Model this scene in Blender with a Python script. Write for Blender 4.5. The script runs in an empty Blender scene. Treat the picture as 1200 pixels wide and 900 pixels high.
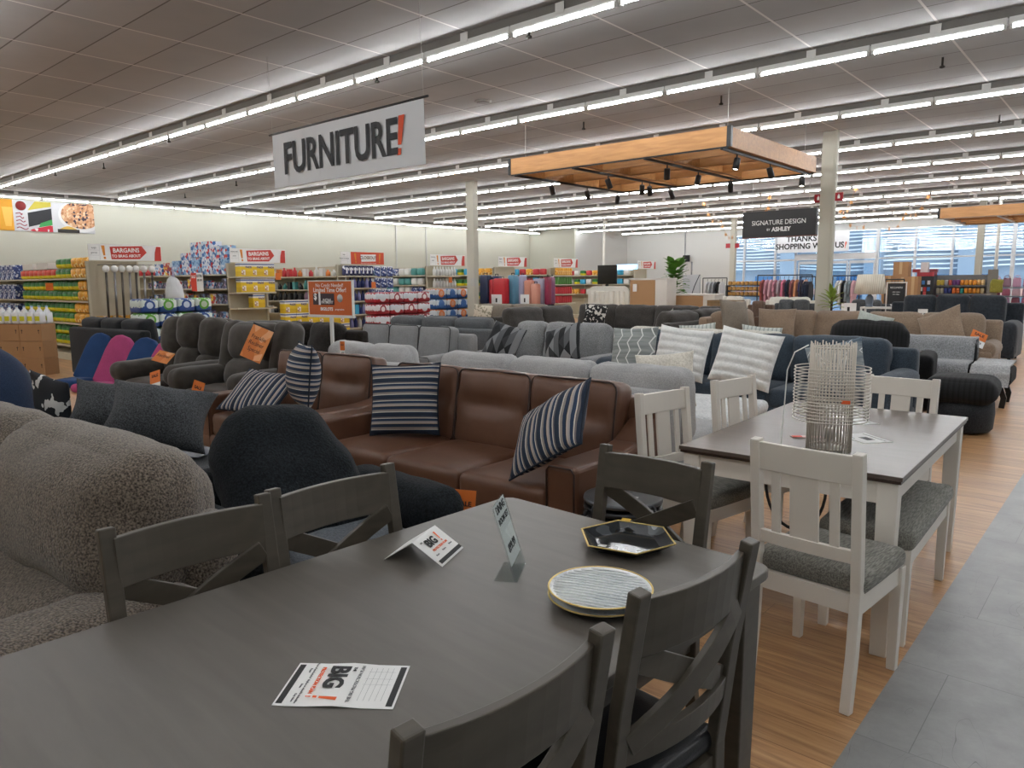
import bpy, math, random
import numpy as np
from mathutils import Vector, Matrix, Euler, noise
R = math.radians
sc = bpy.context.scene
col = sc.collection
rnd = random.Random(7)

# ------------------------------------------------------------------ camera
H = 1.52
YAW, PITCH, ROLL, FOC = R(40.918), R(7.950), R(-.462), 857.8
_f = Vector((-math.sin(YAW)*math.cos(PITCH), math.cos(YAW)*math.cos(PITCH), -math.sin(PITCH)))
_r0 = Vector((math.cos(YAW), math.sin(YAW), 0)); _u0 = _r0.cross(_f)
_r = _r0*math.cos(ROLL)+_u0*math.sin(ROLL); _u = -_r0*math.sin(ROLL)+_u0*math.cos(ROLL)
cam = bpy.data.cameras.new('camera'); co = bpy.data.objects.new('camera', cam); col.objects.link(co)
mw = Matrix.Identity(4)
for i in range(3):
    mw[i][0], mw[i][1], mw[i][2] = _r[i], _u[i], -_f[i]
mw[2][3] = H
co.matrix_world = mw
cam.sensor_width = 36; cam.lens = FOC/1200*36; cam.clip_start = .05; cam.clip_end = 400
sc.camera = co

def ray(px, py): return _r*((px-600)/FOC)+_u*((450-py)/FOC)+_f
def on_y(px, py, Y):
    d = ray(px, py); return Vector((0, 0, H))+d*(Y/d.y)
def on_x(px, py, X):
    d = ray(px, py); return Vector((0, 0, H))+d*(X/d.x)
def on_z(px, py, z):
    d = ray(px, py); return Vector((0, 0, H))+d*((z-H)/d.z)

# ------------------------------------------------------------------ helpers
def lin(c): return c/12.92 if c <= .04045 else ((c+.055)/1.055)**2.4
def C(h, k=1.0):
    h = h.lstrip('#')
    return tuple(min(1, lin(int(h[i:i+2], 16)/255)*k) for i in (0, 2, 4))+(1,)

def props(o, label=None, cat=None, group=None, kind=None):
    if label: o['label'] = label
    if cat: o['category'] = cat
    if group: o['group'] = group
    if kind: o['kind'] = kind
    return o

def thing(name, label, cat, loc=(0, 0, 0), rz=0, group=None, rot=None):
    o = bpy.data.objects.new(name, None); col.objects.link(o)
    o.empty_display_size = .1
    o.location = loc; o.rotation_euler = rot if rot else (0, 0, rz)
    return props(o, label, cat, group)

def dup(root, loc=None, rz=None, label=None, group=None, rot=None, mats=None):
    def cp(o, p):
        c = o.copy(); col.objects.link(c); c.parent = p
        if mats and c.type == 'MESH' and c.data.materials and c.data.materials[0].name in mats:
            c.data = recol(c.data, mats)
        for ch in kids.get(o.name, ()): cp(ch, c)
        return c
    kids = {}
    st = [root]
    while st:
        o = st.pop()
        kids[o.name] = list(o.children); st += kids[o.name]
    r = cp(root, None)
    if loc is not None: r.location = loc
    if rz is not None: r.rotation_euler = (0, 0, rz)
    if rot is not None: r.rotation_euler = rot
    return props(r, label, None, group)

_rc = {}
def recol(me, mats):
    key = (me.name, tuple(sorted((k, v.name) for k, v in mats.items())))
    if key not in _rc:
        m = me.copy()
        for i, s in enumerate(m.materials):
            if s and s.name in mats: m.materials[i] = mats[s.name]
        _rc[key] = m
    return _rc[key]

class MB:
    def __init__(s): s.v = []; s.f = []; s.m = []; s.s = []
    def add(s, vs, fs, mi=0, smooth=False, M=None):
        b = len(s.v)
        s.v += [tuple(M @ Vector(v)) for v in vs] if M else [tuple(v) for v in vs]
        s.f += [tuple(i+b for i in f) for f in fs]
        s.m += [mi]*len(fs); s.s += [smooth]*len(fs)
        return s
    def box(s, c, d, mi=0, rot=None, M=None):
        x, y, z = d[0]/2, d[1]/2, d[2]/2
        vs = [(-x, -y, -z), (x, -y, -z), (x, y, -z), (-x, y, -z), (-x, -y, z), (x, -y, z), (x, y, z), (-x, y, z)]
        T = Matrix.Translation(c)
        if rot: T = T @ Euler(rot).to_matrix().to_4x4()
        if M: T = M @ T
        return s.add(vs, [(0, 3, 2, 1), (4, 5, 6, 7), (0, 1, 5, 4), (1, 2, 6, 5), (2, 3, 7, 6), (3, 0, 4, 7)], mi, False, T)
    def span(s, a, b, mi=0):
        return s.box([(a[i]+b[i])/2 for i in range(3)], [abs(b[i]-a[i]) for i in range(3)], mi)
    def bar(s, p, q, w, h, up=(0, 0, 1), mi=0, w2=None, h2=None):
        p = Vector(p); q = Vector(q); d = (q-p).normalized()
        a = d.cross(Vector(up)).normalized(); b = a.cross(d)
        w2 = w2 or w; h2 = h2 or h
        vs = [p-a*w/2-b*h/2, p+a*w/2-b*h/2, p+a*w/2+b*h/2, p-a*w/2+b*h/2, q-a*w2/2-b*h2/2, q+a*w2/2-b*h2/2, q+a*w2/2+b*h2/2, q-a*w2/2+b*h2/2]
        return s.add(vs, [(0, 3, 2, 1), (4, 5, 6, 7), (0, 1, 5, 4), (1, 2, 6, 5), (2, 3, 7, 6), (3, 0, 4, 7)], mi)
    def sweep(s, pts, w, h, up=(0, 0, 1), mi=0):
        "rectangular section carried along pts (each section square to the path)"
        n = len(pts); P = [Vector(p) for p in pts]; vs = []; fs = []
        for i in range(n):
            d = (P[min(i+1, n-1)]-P[max(i-1, 0)]).normalized()
            a = d.cross(Vector(up)).normalized(); b = a.cross(d)
            vs += [P[i]-a*w/2-b*h/2, P[i]+a*w/2-b*h/2, P[i]+a*w/2+b*h/2, P[i]-a*w/2+b*h/2]
        for i in range(n-1):
            for k in range(4):
                fs.append((4*i+k, 4*i+(k+1) % 4, 4*i+4+(k+1) % 4, 4*i+4+k))
        fs += [(3, 2, 1, 0), (4*n-4, 4*n-3, 4*n-2, 4*n-1)]
        return s.add(vs, fs, mi)
    def tube(s, pts, r, n=8, closed=False, mi=0, smooth=True, r2=None):
        P = [Vector(p) for p in pts]; m = len(P); vs = []; fs = []; last = None
        for i in range(m):
            if closed: d = (P[(i+1) % m]-P[i-1]).normalized()
            else: d = (P[min(i+1, m-1)]-P[max(i-1, 0)]).normalized()
            if last is None:
                a = d.orthogonal().normalized()
            else:
                a = (last-d*last.dot(d)).normalized()
            last = a; b = d.cross(a)
            rr = r if r2 is None else r+(r2-r)*i/(m-1)
            for k in range(n):
                t = 2*math.pi*k/n
                vs.append(P[i]+a*math.cos(t)*rr+b*math.sin(t)*rr)
        for i in range(m if closed else m-1):
            j = (i+1) % m
            for k in range(n):
                fs.append((i*n+k, i*n+(k+1) % n, j*n+(k+1) % n, j*n+k))
        if not closed: fs += [tuple(range(n-1, -1, -1)), tuple(range((m-1)*n, m*n))]
        return s.add(vs, fs, mi, smooth)
    def lathe(s, prof, n=24, c=(0, 0, 0), mi=0, smooth=True, M=None, cap=True):
        vs = []; fs = []
        for r_, z in prof:
            for k in range(n):
                t = 2*math.pi*k/n
                vs.append((c[0]+r_*math.cos(t), c[1]+r_*math.sin(t), c[2]+z))
        for i in range(len(prof)-1):
            for k in range(n):
                fs.append((i*n+k, i*n+(k+1) % n, (i+1)*n+(k+1) % n, (i+1)*n+k))
        if cap and prof[0][0] > 1e-6: fs.append(tuple(range(n-1, -1, -1)))
        if cap and prof[-1][0] > 1e-6: fs.append(tuple(range((len(prof)-1)*n, len(prof)*n)))
        return s.add(vs, fs, mi, smooth, M)
    def prism(s, out, a, b, axis='z', mi=0, M=None):
        n = len(out)
        def P(u, v, w): return {'z': (u, v, w), 'y': (u, w, v), 'x': (w, u, v)}[axis]
        vs = [P(u, v, a) for u, v in out]+[P(u, v, b) for u, v in out]
        fs = [tuple(range(n-1, -1, -1)), tuple(range(n, 2*n))]+[(i, (i+1) % n, n+(i+1) % n, n+i) for i in range(n)]
        return s.add(vs, fs, mi, False, M)
    def soft(s, d, r=.06, b=(0, 0, 0), n=6, k=3, M=None, dim=(), wr=0, wf=5, seed=0, mi=0, taper=None):
        "upholstered block: rounded box of size d, bulging by fraction b on each axis, with dimples on its -y face and wrinkles"
        h = [x/2 for x in d]; rr = [min(r, x*.98) for x in h]
        ax = []
        for i in range(3):
            inn = h[i]-rr[i]
            e = [rr[i]*math.sin(math.pi/2*(j/k))/1.0 for j in range(1, k+1)]
            mid = [-inn+2*inn*j/n for j in range(n+1)]
            ax.append([-inn-x for x in reversed(e)]+mid+[inn+x for x in e])
        ids = {}; vs = []; fs = []
        def V(p):
            key = (round(p[0], 5), round(p[1], 5), round(p[2], 5))
            if key in ids: return ids[key]
            q = list(p); dd = [0]*3; c = [0]*3
            for i in range(3):
                inn = h[i]-rr[i]; c[i] = max(-inn, min(inn, q[i])); dd[i] = (q[i]-c[i])/rr[i]
            L = math.sqrt(sum(x*x for x in dd))
            if L > 1e-9:
                m = max(abs(x) for x in dd)/L
                q = [c[i]+dd[i]*m*rr[i] for i in range(3)]
            un = [p[i]/h[i] for i in range(3)]
            o = list(q)
            for i in range(3):
                u, w = un[(i+1) % 3], un[(i+2) % 3]
                o[i] = q[i]*(1+b[i]*max(0, 1-u*u)*max(0, 1-w*w))
            for (du, dv, dep, rad) in dim:
                if p[1] < 0:
                    t = ((un[0]-du)*h[0])**2+((un[2]-dv)*h[2])**2
                    o[1] += dep*math.exp(-t/(rad*rad))
            if wr:
                nn = noise.noise(Vector((o[0]*wf+seed*7.3, o[1]*wf-seed*3.1, o[2]*wf*1.3+seed)))
                n2 = noise.noise(Vector((o[0]*wf*3+seed, o[1]*wf*3, o[2]*wf*3)))
                g = wr*(nn+.35*n2)
                L = math.sqrt(sum((o[i]/h[i])**2 for i in range(3)))+1e-6
                o = [o[i]+g*(o[i]/h[i])/L for i in range(3)]
            if taper:
                t = (o[2]/h[2]+1)/2
                o[0] *= 1+(taper[0]-1)*t; o[1] *= 1+(taper[1]-1)*t
            ids[key] = len(vs); vs.append(tuple(o)); return ids[key]
        for a in range(3):
            u, w = (a+1) % 3, (a+2) % 3
            for sg in (-1, 1):
                for i in range(len(ax[u])-1):
                    for j in range(len(ax[w])-1):
                        q = []
                        for (ii, jj) in ((i, j), (i+1, j), (i+1, j+1), (i, j+1)):
                            p = [0]*3; p[a] = sg*h[a]; p[u] = ax[u][ii]; p[w] = ax[w][jj]; q.append(V(p))
                        fs.append(tuple(q) if sg > 0 else tuple(reversed(q)))
        return s.add(vs, fs, mi, True, M)
    def pillow(s, w, h, t, n=14, ears=.07, rib=0, ribn=9, pw=.5, M=None, wr=.006, seed=0, mi=0):
        "throw pillow standing in the xz plane, faces towards -y and +y"
        vs = []; fs = []; idx = {}
        def V(i, j, sd):
            if i in (0, n) or j in (0, n): sd = 0
            if (i, j, sd) in idx: return idx[(i, j, sd)]
            u = math.sin((2*i/n-1)*math.pi/2*.92)/math.sin(math.pi/2*.92); v = math.sin((2*j/n-1)*math.pi/2*.92)/math.sin(math.pi/2*.92)
            x = w/2*u*(1-ears*(1-v*v)); z = h/2*v*(1-ears*(1-u*u))
            y = sd*t/2*(max(0, (1-u*u))*max(0, (1-v*v)))**pw
            if rib: y += sd*rib*abs(math.sin(v*math.pi/2*ribn))**.6*(1-u**8)*(1-v**8)
            if wr: y += wr*noise.noise(Vector((x*7+seed, z*7, sd*3)))*(1 if sd else .6)*2
            idx[(i, j, sd)] = len(vs); vs.append((x, y, z)); return idx[(i, j, sd)]
        for sd in (-1, 1):
            for i in range(n):
                for j in range(n):
                    q = (V(i, j, sd), V(i+1, j, sd), V(i+1, j+1, sd), V(i, j+1, sd))
                    fs.append(q if sd < 0 else tuple(reversed(q)))
        return s.add(vs, fs, mi, True, M)
    def build(s, name, mats, parent=None, bevel=0, loc=None, rot=None, seg=2):
        me = bpy.data.meshes.new(name)
        me.from_pydata([tuple(v) for v in s.v], [], s.f)
        for m in (mats if isinstance(mats, (list, tuple)) else [mats]): me.materials.append(m)
        me.polygons.foreach_set('material_index', s.m)
        me.polygons.foreach_set('use_smooth', s.s)
        me.update()
        o = bpy.data.objects.new(name, me); col.objects.link(o)
        if parent: o.parent = parent
        if loc is not None: o.location = loc
        if rot is not None: o.rotation_euler = rot
        if bevel:
            b = o.modifiers.new('bevel', 'BEVEL'); b.width = bevel; b.segments = seg; b.limit_method = 'ANGLE'
        return o

def T(x=0, y=0, z=0, rx=0, ry=0, rz=0): return Matrix.Translation((x, y, z)) @ Euler((rx, ry, rz)).to_matrix().to_4x4()
def arc(c, r, a0, a1, n, plane='xy'):
    o = []
    for i in range(n+1):
        t = a0+(a1-a0)*i/n
        u, v = r*math.cos(t), r*math.sin(t)
        o.append({'xy': (c[0]+u, c[1]+v, c[2]), 'xz': (c[0]+u, c[1], c[2]+v), 'yz': (c[0], c[1]+u, c[2]+v)}[plane])
    return o
def rrect(w, h, r, n=4):
    o = []
    for cx, cy, a in ((w/2-r, h/2-r, 0), (-w/2+r, h/2-r, 90), (-w/2+r, -h/2+r, 180), (w/2-r, -h/2+r, 270)):
        for i in range(n+1):
            t = R(a+90*i/n); o.append((cx+r*math.cos(t), cy+r*math.sin(t)))
    return o

def text(name, items, mat, parent=None, loc=(0, 0, 0), rot=(0, 0, 0), cat=None):
    """lettering as one mesh: items = (string, x, y, size, align, boldness[, x stretch, shear]) in the local xy plane"""
    V = []; F = []
    for it in items:
        st, x, y, sz = it[:4]
        al = it[4] if len(it) > 4 else 'CENTER'; bo = it[5] if len(it) > 5 else 0
        sx = it[6] if len(it) > 6 else 1; rz = it[7] if len(it) > 7 else 0
        cu = bpy.data.curves.new('t', 'FONT'); cu.body = st; cu.size = sz; cu.align_x = al; cu.align_y = 'CENTER'; cu.offset = bo*sz; cu.resolution_u = 3
        cu.extrude = .0004
        ob = bpy.data.objects.new('t', cu); col.objects.link(ob)
        me = bpy.data.meshes.new_from_object(ob)
        b = len(V); c_, s_ = math.cos(rz), math.sin(rz)
        for v in me.vertices:
            a, d = v.co.x*sx, v.co.y
            V.append((x+a*c_-d*s_, y+a*s_+d*c_, v.co.z))
        F += [tuple(i+b for i in p.vertices) for p in me.polygons]
        bpy.data.objects.remove(ob); bpy.data.meshes.remove(me); bpy.data.curves.remove(cu)
    me = bpy.data.meshes.new(name); me.from_pydata(V, [], F); me.materials.append(mat)
    o = bpy.data.objects.new(name, me); col.objects.link(o)
    if parent: o.parent = parent
    o.location = loc; o.rotation_euler = rot
    return o

def bang(name, items, m, parent, loc=(0, 0, 0), rot=(0, 0, 0)):
    "exclamation marks drawn as a slanted wedge over a square dot: items = (x, y of centre, height, slant)"
    b = MB()
    for x, y, h, sl in items:
        P = lambda u, v: (x+h*u+sl*h*v, y+h*v, 0)
        b.add([P(-.07, -.24), P(.07, -.24), P(.12, .5), P(-.12, .5)], [(0, 1, 2, 3)])
        b.add([P(-.075, -.5), P(.075, -.5), P(.075, -.33), P(-.075, -.33)], [(0, 1, 2, 3)])
    return b.build(name, m, parent, 0, loc, rot)
# ------------------------------------------------------------------ materials
_mats = {}
def new_mat(name):
    m = bpy.data.materials.new(name); m.use_nodes = True
    nt = m.node_tree; b = nt.nodes['Principled BSDF']; return m, nt, b
def N(nt, t, **k):
    n = nt.nodes.new(t)
    for a, v in k.items(): setattr(n, a, v)
    return n
def mat(name, c, rough=.6, metal=0, nz=0, ns=20, bump=0, bs=60, coat=0, spec=None):
    "plain surface with slight tonal noise"
    if name in _mats: return _mats[name]
    m, nt, b = new_mat(name)
    cc = C(c) if isinstance(c, str) else c
    b.inputs['Base Color'].default_value = cc; b.inputs['Roughness'].default_value = rough; b.inputs['Metallic'].default_value = metal
    if coat: b.inputs['Coat Weight'].default_value = coat
    if spec is not None: b.inputs['Specular IOR Level'].default_value = spec
    tc = N(nt, 'ShaderNodeTexCoord')
    if nz or True:
        nz = nz or .04
        n = N(nt, 'ShaderNodeTexNoise'); n.inputs['Scale'].default_value = ns; n.inputs['Detail'].default_value = 4
        nt.links.new(tc.outputs['Object'], n.inputs['Vector'])
        mx = N(nt, 'ShaderNodeMix', data_type='RGBA')
        mx.inputs[6].default_value = tuple(x*(1-nz) for x in cc[:3])+(1,); mx.inputs[7].default_value = tuple(min(1, x*(1+nz)) for x in cc[:3])+(1,)
        nt.links.new(n.outputs['Fac'], mx.inputs[0]); nt.links.new(mx.outputs[2], b.inputs['Base Color'])
    if bump:
        n2 = N(nt, 'ShaderNodeTexNoise'); n2.inputs['Scale'].default_value = bs; n2.inputs['Detail'].default_value = 3
        nt.links.new(tc.outputs['Object'], n2.inputs['Vector'])
        bp = N(nt, 'ShaderNodeBump'); bp.inputs['Strength'].default_value = bump; bp.inputs['Distance'].default_value = .01
        nt.links.new(n2.outputs['Fac'], bp.inputs['Height']); nt.links.new(bp.outputs['Normal'], b.inputs['Normal'])
    _mats[name] = m
    return m
def fabric(name, c1, c2, scale=140, bump=.35, rough=.95, wide=.25, sheen=.15, stretch=(1, 1, 1)):
    "woven or plush cloth: two yarn tones mixed by fine noise"
    if name in _mats: return _mats[name]
    m, nt, b = new_mat(name)
    b.inputs['Roughness'].default_value = rough; b.inputs['Specular IOR Level'].default_value = .15
    b.inputs['Sheen Weight'].default_value = sheen
    tc = N(nt, 'ShaderNodeTexCoord'); mp = N(nt, 'ShaderNodeMapping'); mp.inputs['Scale'].default_value = stretch
    nt.links.new(tc.outputs['Object'], mp.inputs['Vector'])
    n = N(nt, 'ShaderNodeTexNoise'); n.inputs['Scale'].default_value = scale; n.inputs['Detail'].default_value = 3
    nt.links.new(mp.outputs['Vector'], n.inputs['Vector'])
    r = N(nt, 'ShaderNodeValToRGB'); r.color_ramp.elements[0].position = .5-wide/2; r.color_ramp.elements[1].position = .5+wide/2
    r.color_ramp.elements[0].color = C(c1); r.color_ramp.elements[1].color = C(c2)
    nt.links.new(n.outputs['Fac'], r.inputs['Fac'])
    n3 = N(nt, 'ShaderNodeTexNoise'); n3.inputs['Scale'].default_value = 6; n3.inputs['Detail'].default_value = 2
    nt.links.new(tc.outputs['Object'], n3.inputs['Vector'])
    hs = N(nt, 'ShaderNodeHueSaturation'); mr = N(nt, 'ShaderNodeMapRange'); mr.inputs[3].default_value = .8; mr.inputs[4].default_value = 1.2
    nt.links.new(n3.outputs['Fac'], mr.inputs[0]); nt.links.new(mr.outputs[0], hs.inputs['Value'])
    nt.links.new(r.outputs['Color'], hs.inputs['Color']); nt.links.new(hs.outputs['Color'], b.inputs['Base Color'])
    if bump:
        bp = N(nt, 'ShaderNodeBump'); bp.inputs['Strength'].default_value = bump; bp.inputs['Distance'].default_value = .006
        nt.links.new(n.outputs['Fac'], bp.inputs['Height']); nt.links.new(bp.outputs['Normal'], b.inputs['Normal'])
    _mats[name] = m
    return m
def wood(name, c1, c2, scale=(3, 40, 40), rough=.45, bump=.05, wide=.7):
    "grain running along local x unless scale says otherwise"
    if name in _mats: return _mats[name]
    m, nt, b = new_mat(name)
    tc = N(nt, 'ShaderNodeTexCoord'); mp = N(nt, 'ShaderNodeMapping'); mp.inputs['Scale'].default_value = scale
    nt.links.new(tc.outputs['Object'], mp.inputs['Vector'])
    n = N(nt, 'ShaderNodeTexNoise'); n.inputs['Scale'].default_value = 1; n.inputs['Detail'].default_value = 6; n.inputs['Distortion'].default_value = .6
    nt.links.new(mp.outputs['Vector'], n.inputs['Vector'])
    r = N(nt, 'ShaderNodeValToRGB'); r.color_ramp.elements[0].position = .5-wide/2; r.color_ramp.elements[1].position = .5+wide/2
    r.color_ramp.elements[0].color = C(c1); r.color_ramp.elements[1].color = C(c2)
    nt.links.new(n.outputs['Fac'], r.inputs['Fac']); nt.links.new(r.outputs['Color'], b.inputs['Base Color'])
    b.inputs['Roughness'].default_value = rough
    bp = N(nt, 'ShaderNodeBump'); bp.inputs['Strength'].default_value = bump; bp.inputs['Distance'].default_value = .004
    nt.links.new(n.outputs['Fac'], bp.inputs['Height']); nt.links.new(bp.outputs['Normal'], b.inputs['Normal'])
    _mats[name] = m
    return m
def emit(name, c, s):
    if name in _mats: return _mats[name]
    m, nt, b = new_mat(name)
    b.inputs['Base Color'].default_value = (.8, .8, .8, 1)
    b.inputs['Emission Color'].default_value = C(c); b.inputs['Emission Strength'].default_value = s
    _mats[name] = m
    return m
def glass(name, c='ffffff', gl=.08, rough=.02):
    if name in _mats: return _mats[name]
    m, nt, b = new_mat(name); nt.nodes.remove(b)
    out = nt.nodes['Material Output']
    t = N(nt, 'ShaderNodeBsdfTransparent'); t.inputs['Color'].default_value = C(c)
    g = N(nt, 'ShaderNodeBsdfGlossy'); g.inputs['Roughness'].default_value = rough
    fr = N(nt, 'ShaderNodeLayerWeight'); fr.inputs['Blend'].default_value = .25
    mr = N(nt, 'ShaderNodeMapRange'); mr.inputs[3].default_value = gl*.6; mr.inputs[4].default_value = min(1, gl*5)
    nt.links.new(fr.outputs['Fresnel'], mr.inputs[0])
    mx = N(nt, 'ShaderNodeMixShader'); nt.links.new(mr.outputs[0], mx.inputs[0])
    nt.links.new(t.outputs[0], mx.inputs[1]); nt.links.new(g.outputs[0], mx.inputs[2]); nt.links.new(mx.outputs[0], out.inputs[0])
    _mats[name] = m
    return m
def ramp_mat(name, stops, axis='z', span=1.0, rep=True, rough=.9, bump=0, off=0.0, noise_amt=0, coord='Object'):
    "bands of colour along one object axis, repeated every span metres; stops = [(position 0..1, hex)] with hard edges"
    if name in _mats: return _mats[name]
    m, nt, b = new_mat(name); b.inputs['Roughness'].default_value = rough
    tc = N(nt, 'ShaderNodeTexCoord'); sp = N(nt, 'ShaderNodeSeparateXYZ'); nt.links.new(tc.outputs[coord], sp.inputs[0])
    d = N(nt, 'ShaderNodeMath', operation='MULTIPLY_ADD'); d.inputs[1].default_value = 1/span; d.inputs[2].default_value = off
    nt.links.new(sp.outputs['XYZ'.index(axis.upper())], d.inputs[0])
    last = d
    if rep:
        fr = N(nt, 'ShaderNodeMath', operation='FRACT'); nt.links.new(d.outputs[0], fr.inputs[0]); last = fr
    r = N(nt, 'ShaderNodeValToRGB'); r.color_ramp.interpolation = 'CONSTANT'
    el = r.color_ramp.elements
    el[0].position = stops[0][0]; el[0].color = C(stops[0][1])
    el[1].position = stops[-1][0]; el[1].color = C(stops[-1][1])
    for p, c in stops[1:-1]:
        e = el.new(p); e.color = C(c)
    nt.links.new(last.outputs[0], r.inputs['Fac'])
    nt.links.new(r.outputs['Color'], b.inputs['Base Color'])
    if bump:
        n2 = N(nt, 'ShaderNodeTexNoise'); n2.inputs['Scale'].default_value = 150
        nt.links.new(tc.outputs['Object'], n2.inputs['Vector'])
        bp = N(nt, 'ShaderNodeBump'); bp.inputs['Strength'].default_value = bump; bp.inputs['Distance'].default_value = .005
        nt.links.new(n2.outputs['Fac'], bp.inputs['Height']); nt.links.new(bp.outputs['Normal'], b.inputs['Normal'])
    _mats[name] = m
    return m
def print_mat(name, base, cols, scale=25, thr=.5, rough=.6, vor=True, spread=.28):
    "printed packaging: a base colour with patches of other colours"
    if name in _mats: return _mats[name]
    m, nt, b = new_mat(name); b.inputs['Roughness'].default_value = rough
    tc = N(nt, 'ShaderNodeTexCoord')
    if vor:
        n = N(nt, 'ShaderNodeTexVoronoi'); n.inputs['Scale'].default_value = scale; nt.links.new(tc.outputs['Object'], n.inputs['Vector'])
        sp = N(nt, 'ShaderNodeSeparateColor'); nt.links.new(n.outputs['Color'], sp.inputs[0]); fac = sp.outputs[0]
    else:
        n = N(nt, 'ShaderNodeTexNoise'); n.inputs['Scale'].default_value = scale; nt.links.new(tc.outputs['Object'], n.inputs['Vector']); fac = n.outputs['Fac']
    r = N(nt, 'ShaderNodeValToRGB'); r.color_ramp.interpolation = 'CONSTANT'
    allc = [base]+list(cols); el = r.color_ramp.elements
    if vor: pos = [0]+[thr+(1-thr)*i/len(cols) for i in range(len(cols))]
    else: pos = [0]+[.5+spread*(i/len(cols))*.5 for i in range(len(cols))]
    el[0].position = 0; el[0].color = C(allc[0]); el[1].position = pos[-1]; el[1].color = C(allc[-1])
    for p, c in list(zip(pos, allc))[1:-1]:
        e = el.new(p); e.color = C(c)
    nt.links.new(fac, r.inputs['Fac']); nt.links.new(r.outputs['Color'], b.inputs['Base Color'])
    _mats[name] = m
    return m
# ------------------------------------------------------------------ the room
XL, XR, YN, YB, ZC = -24.2, 9.0, -5.0, 34.2, 4.05
ZT = 3.89
def struct(name, mb, m, **k):
    o = mb.build(name, m, **k); o['kind'] = 'structure'; return o

# floor: wood-look planks left of the aisle, grey tile in the aisle
def floor_wood_mat():
    m, nt, b = new_mat('wood_floor')
    tc = N(nt, 'ShaderNodeTexCoord')
    br = N(nt, 'ShaderNodeTexBrick'); br.offset = .37; br.inputs['Scale'].default_value = 1
    br.inputs['Brick Width'].default_value = 1.22; br.inputs['Row Height'].default_value = .15
    br.inputs['Mortar Size'].default_value = .0012; br.inputs['Bias'].default_value = 0
    br.inputs['Color1'].default_value = (0, 0, 0, 1); br.inputs['Color2'].default_value = (1, 1, 1, 1); br.inputs['Mortar'].default_value = (.0, .0, .0, 1)
    nt.links.new(tc.outputs['Object'], br.inputs['Vector'])
    mp = N(nt, 'ShaderNodeMapping'); mp.inputs['Scale'].default_value = (1.8, 30, 1)
    nt.links.new(tc.outputs['Object'], mp.inputs['Vector'])
    # each plank shifts its own grain
    ad = N(nt, 'ShaderNodeVectorMath', operation='MULTIPLY_ADD'); ad.inputs[1].default_value = (9, 7, 3)
    nt.links.new(br.outputs['Color'], ad.inputs[0]); nt.links.new(mp.outputs['Vector'], ad.inputs[2])
    n = N(nt, 'ShaderNodeTexNoise'); n.inputs['Scale'].default_value = 1; n.inputs['Detail'].default_value = 7; n.inputs['Distortion'].default_value = 1.1; n.inputs['Roughness'].default_value = .62
    nt.links.new(ad.outputs[0], n.inputs['Vector'])
    r = N(nt, 'ShaderNodeValToRGB'); el = r.color_ramp.elements
    el[0].position = .25; el[0].color = C('8f6440'); el[1].position = .75; el[1].color = C('d3a878')
    e = el.new(.5); e.color = C('b98b5d')
    nt.links.new(n.outputs['Fac'], r.inputs['Fac'])
    hs = N(nt, 'ShaderNodeHueSaturation'); hs.inputs['Saturation'].default_value = .98
    mr = N(nt, 'ShaderNodeMapRange'); mr.inputs[3].default_value = .88; mr.inputs[4].default_value = 1.07
    nt.links.new(br.outputs['Color'], mr.inputs[0]); nt.links.new(mr.outputs[0], hs.inputs['Value']); nt.links.new(r.outputs['Color'], hs.inputs['Color'])
    mx = N(nt, 'ShaderNodeMix', data_type='RGBA'); mx.inputs[7].default_value = C('6b4a30')
    nt.links.new(br.outputs['Fac'], mx.inputs[0]); nt.links.new(hs.outputs['Color'], mx.inputs[6])
    nt.links.new(mx.outputs[2], b.inputs['Base Color'])
    mr2 = N(nt, 'ShaderNodeMapRange'); mr2.inputs[3].default_value = .3; mr2.inputs[4].default_value = .45
    nt.links.new(n.outputs['Fac'], mr2.inputs[0]); nt.links.new(mr2.outputs[0], b.inputs['Roughness'])
    bp = N(nt, 'ShaderNodeBump'); bp.inputs['Strength'].default_value = .06; bp.inputs['Distance'].default_value = .004
    nt.links.new(n.outputs['Fac'], bp.inputs['Height']); nt.links.new(bp.outputs['Normal'], b.inputs['Normal'])
    return m
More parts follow.
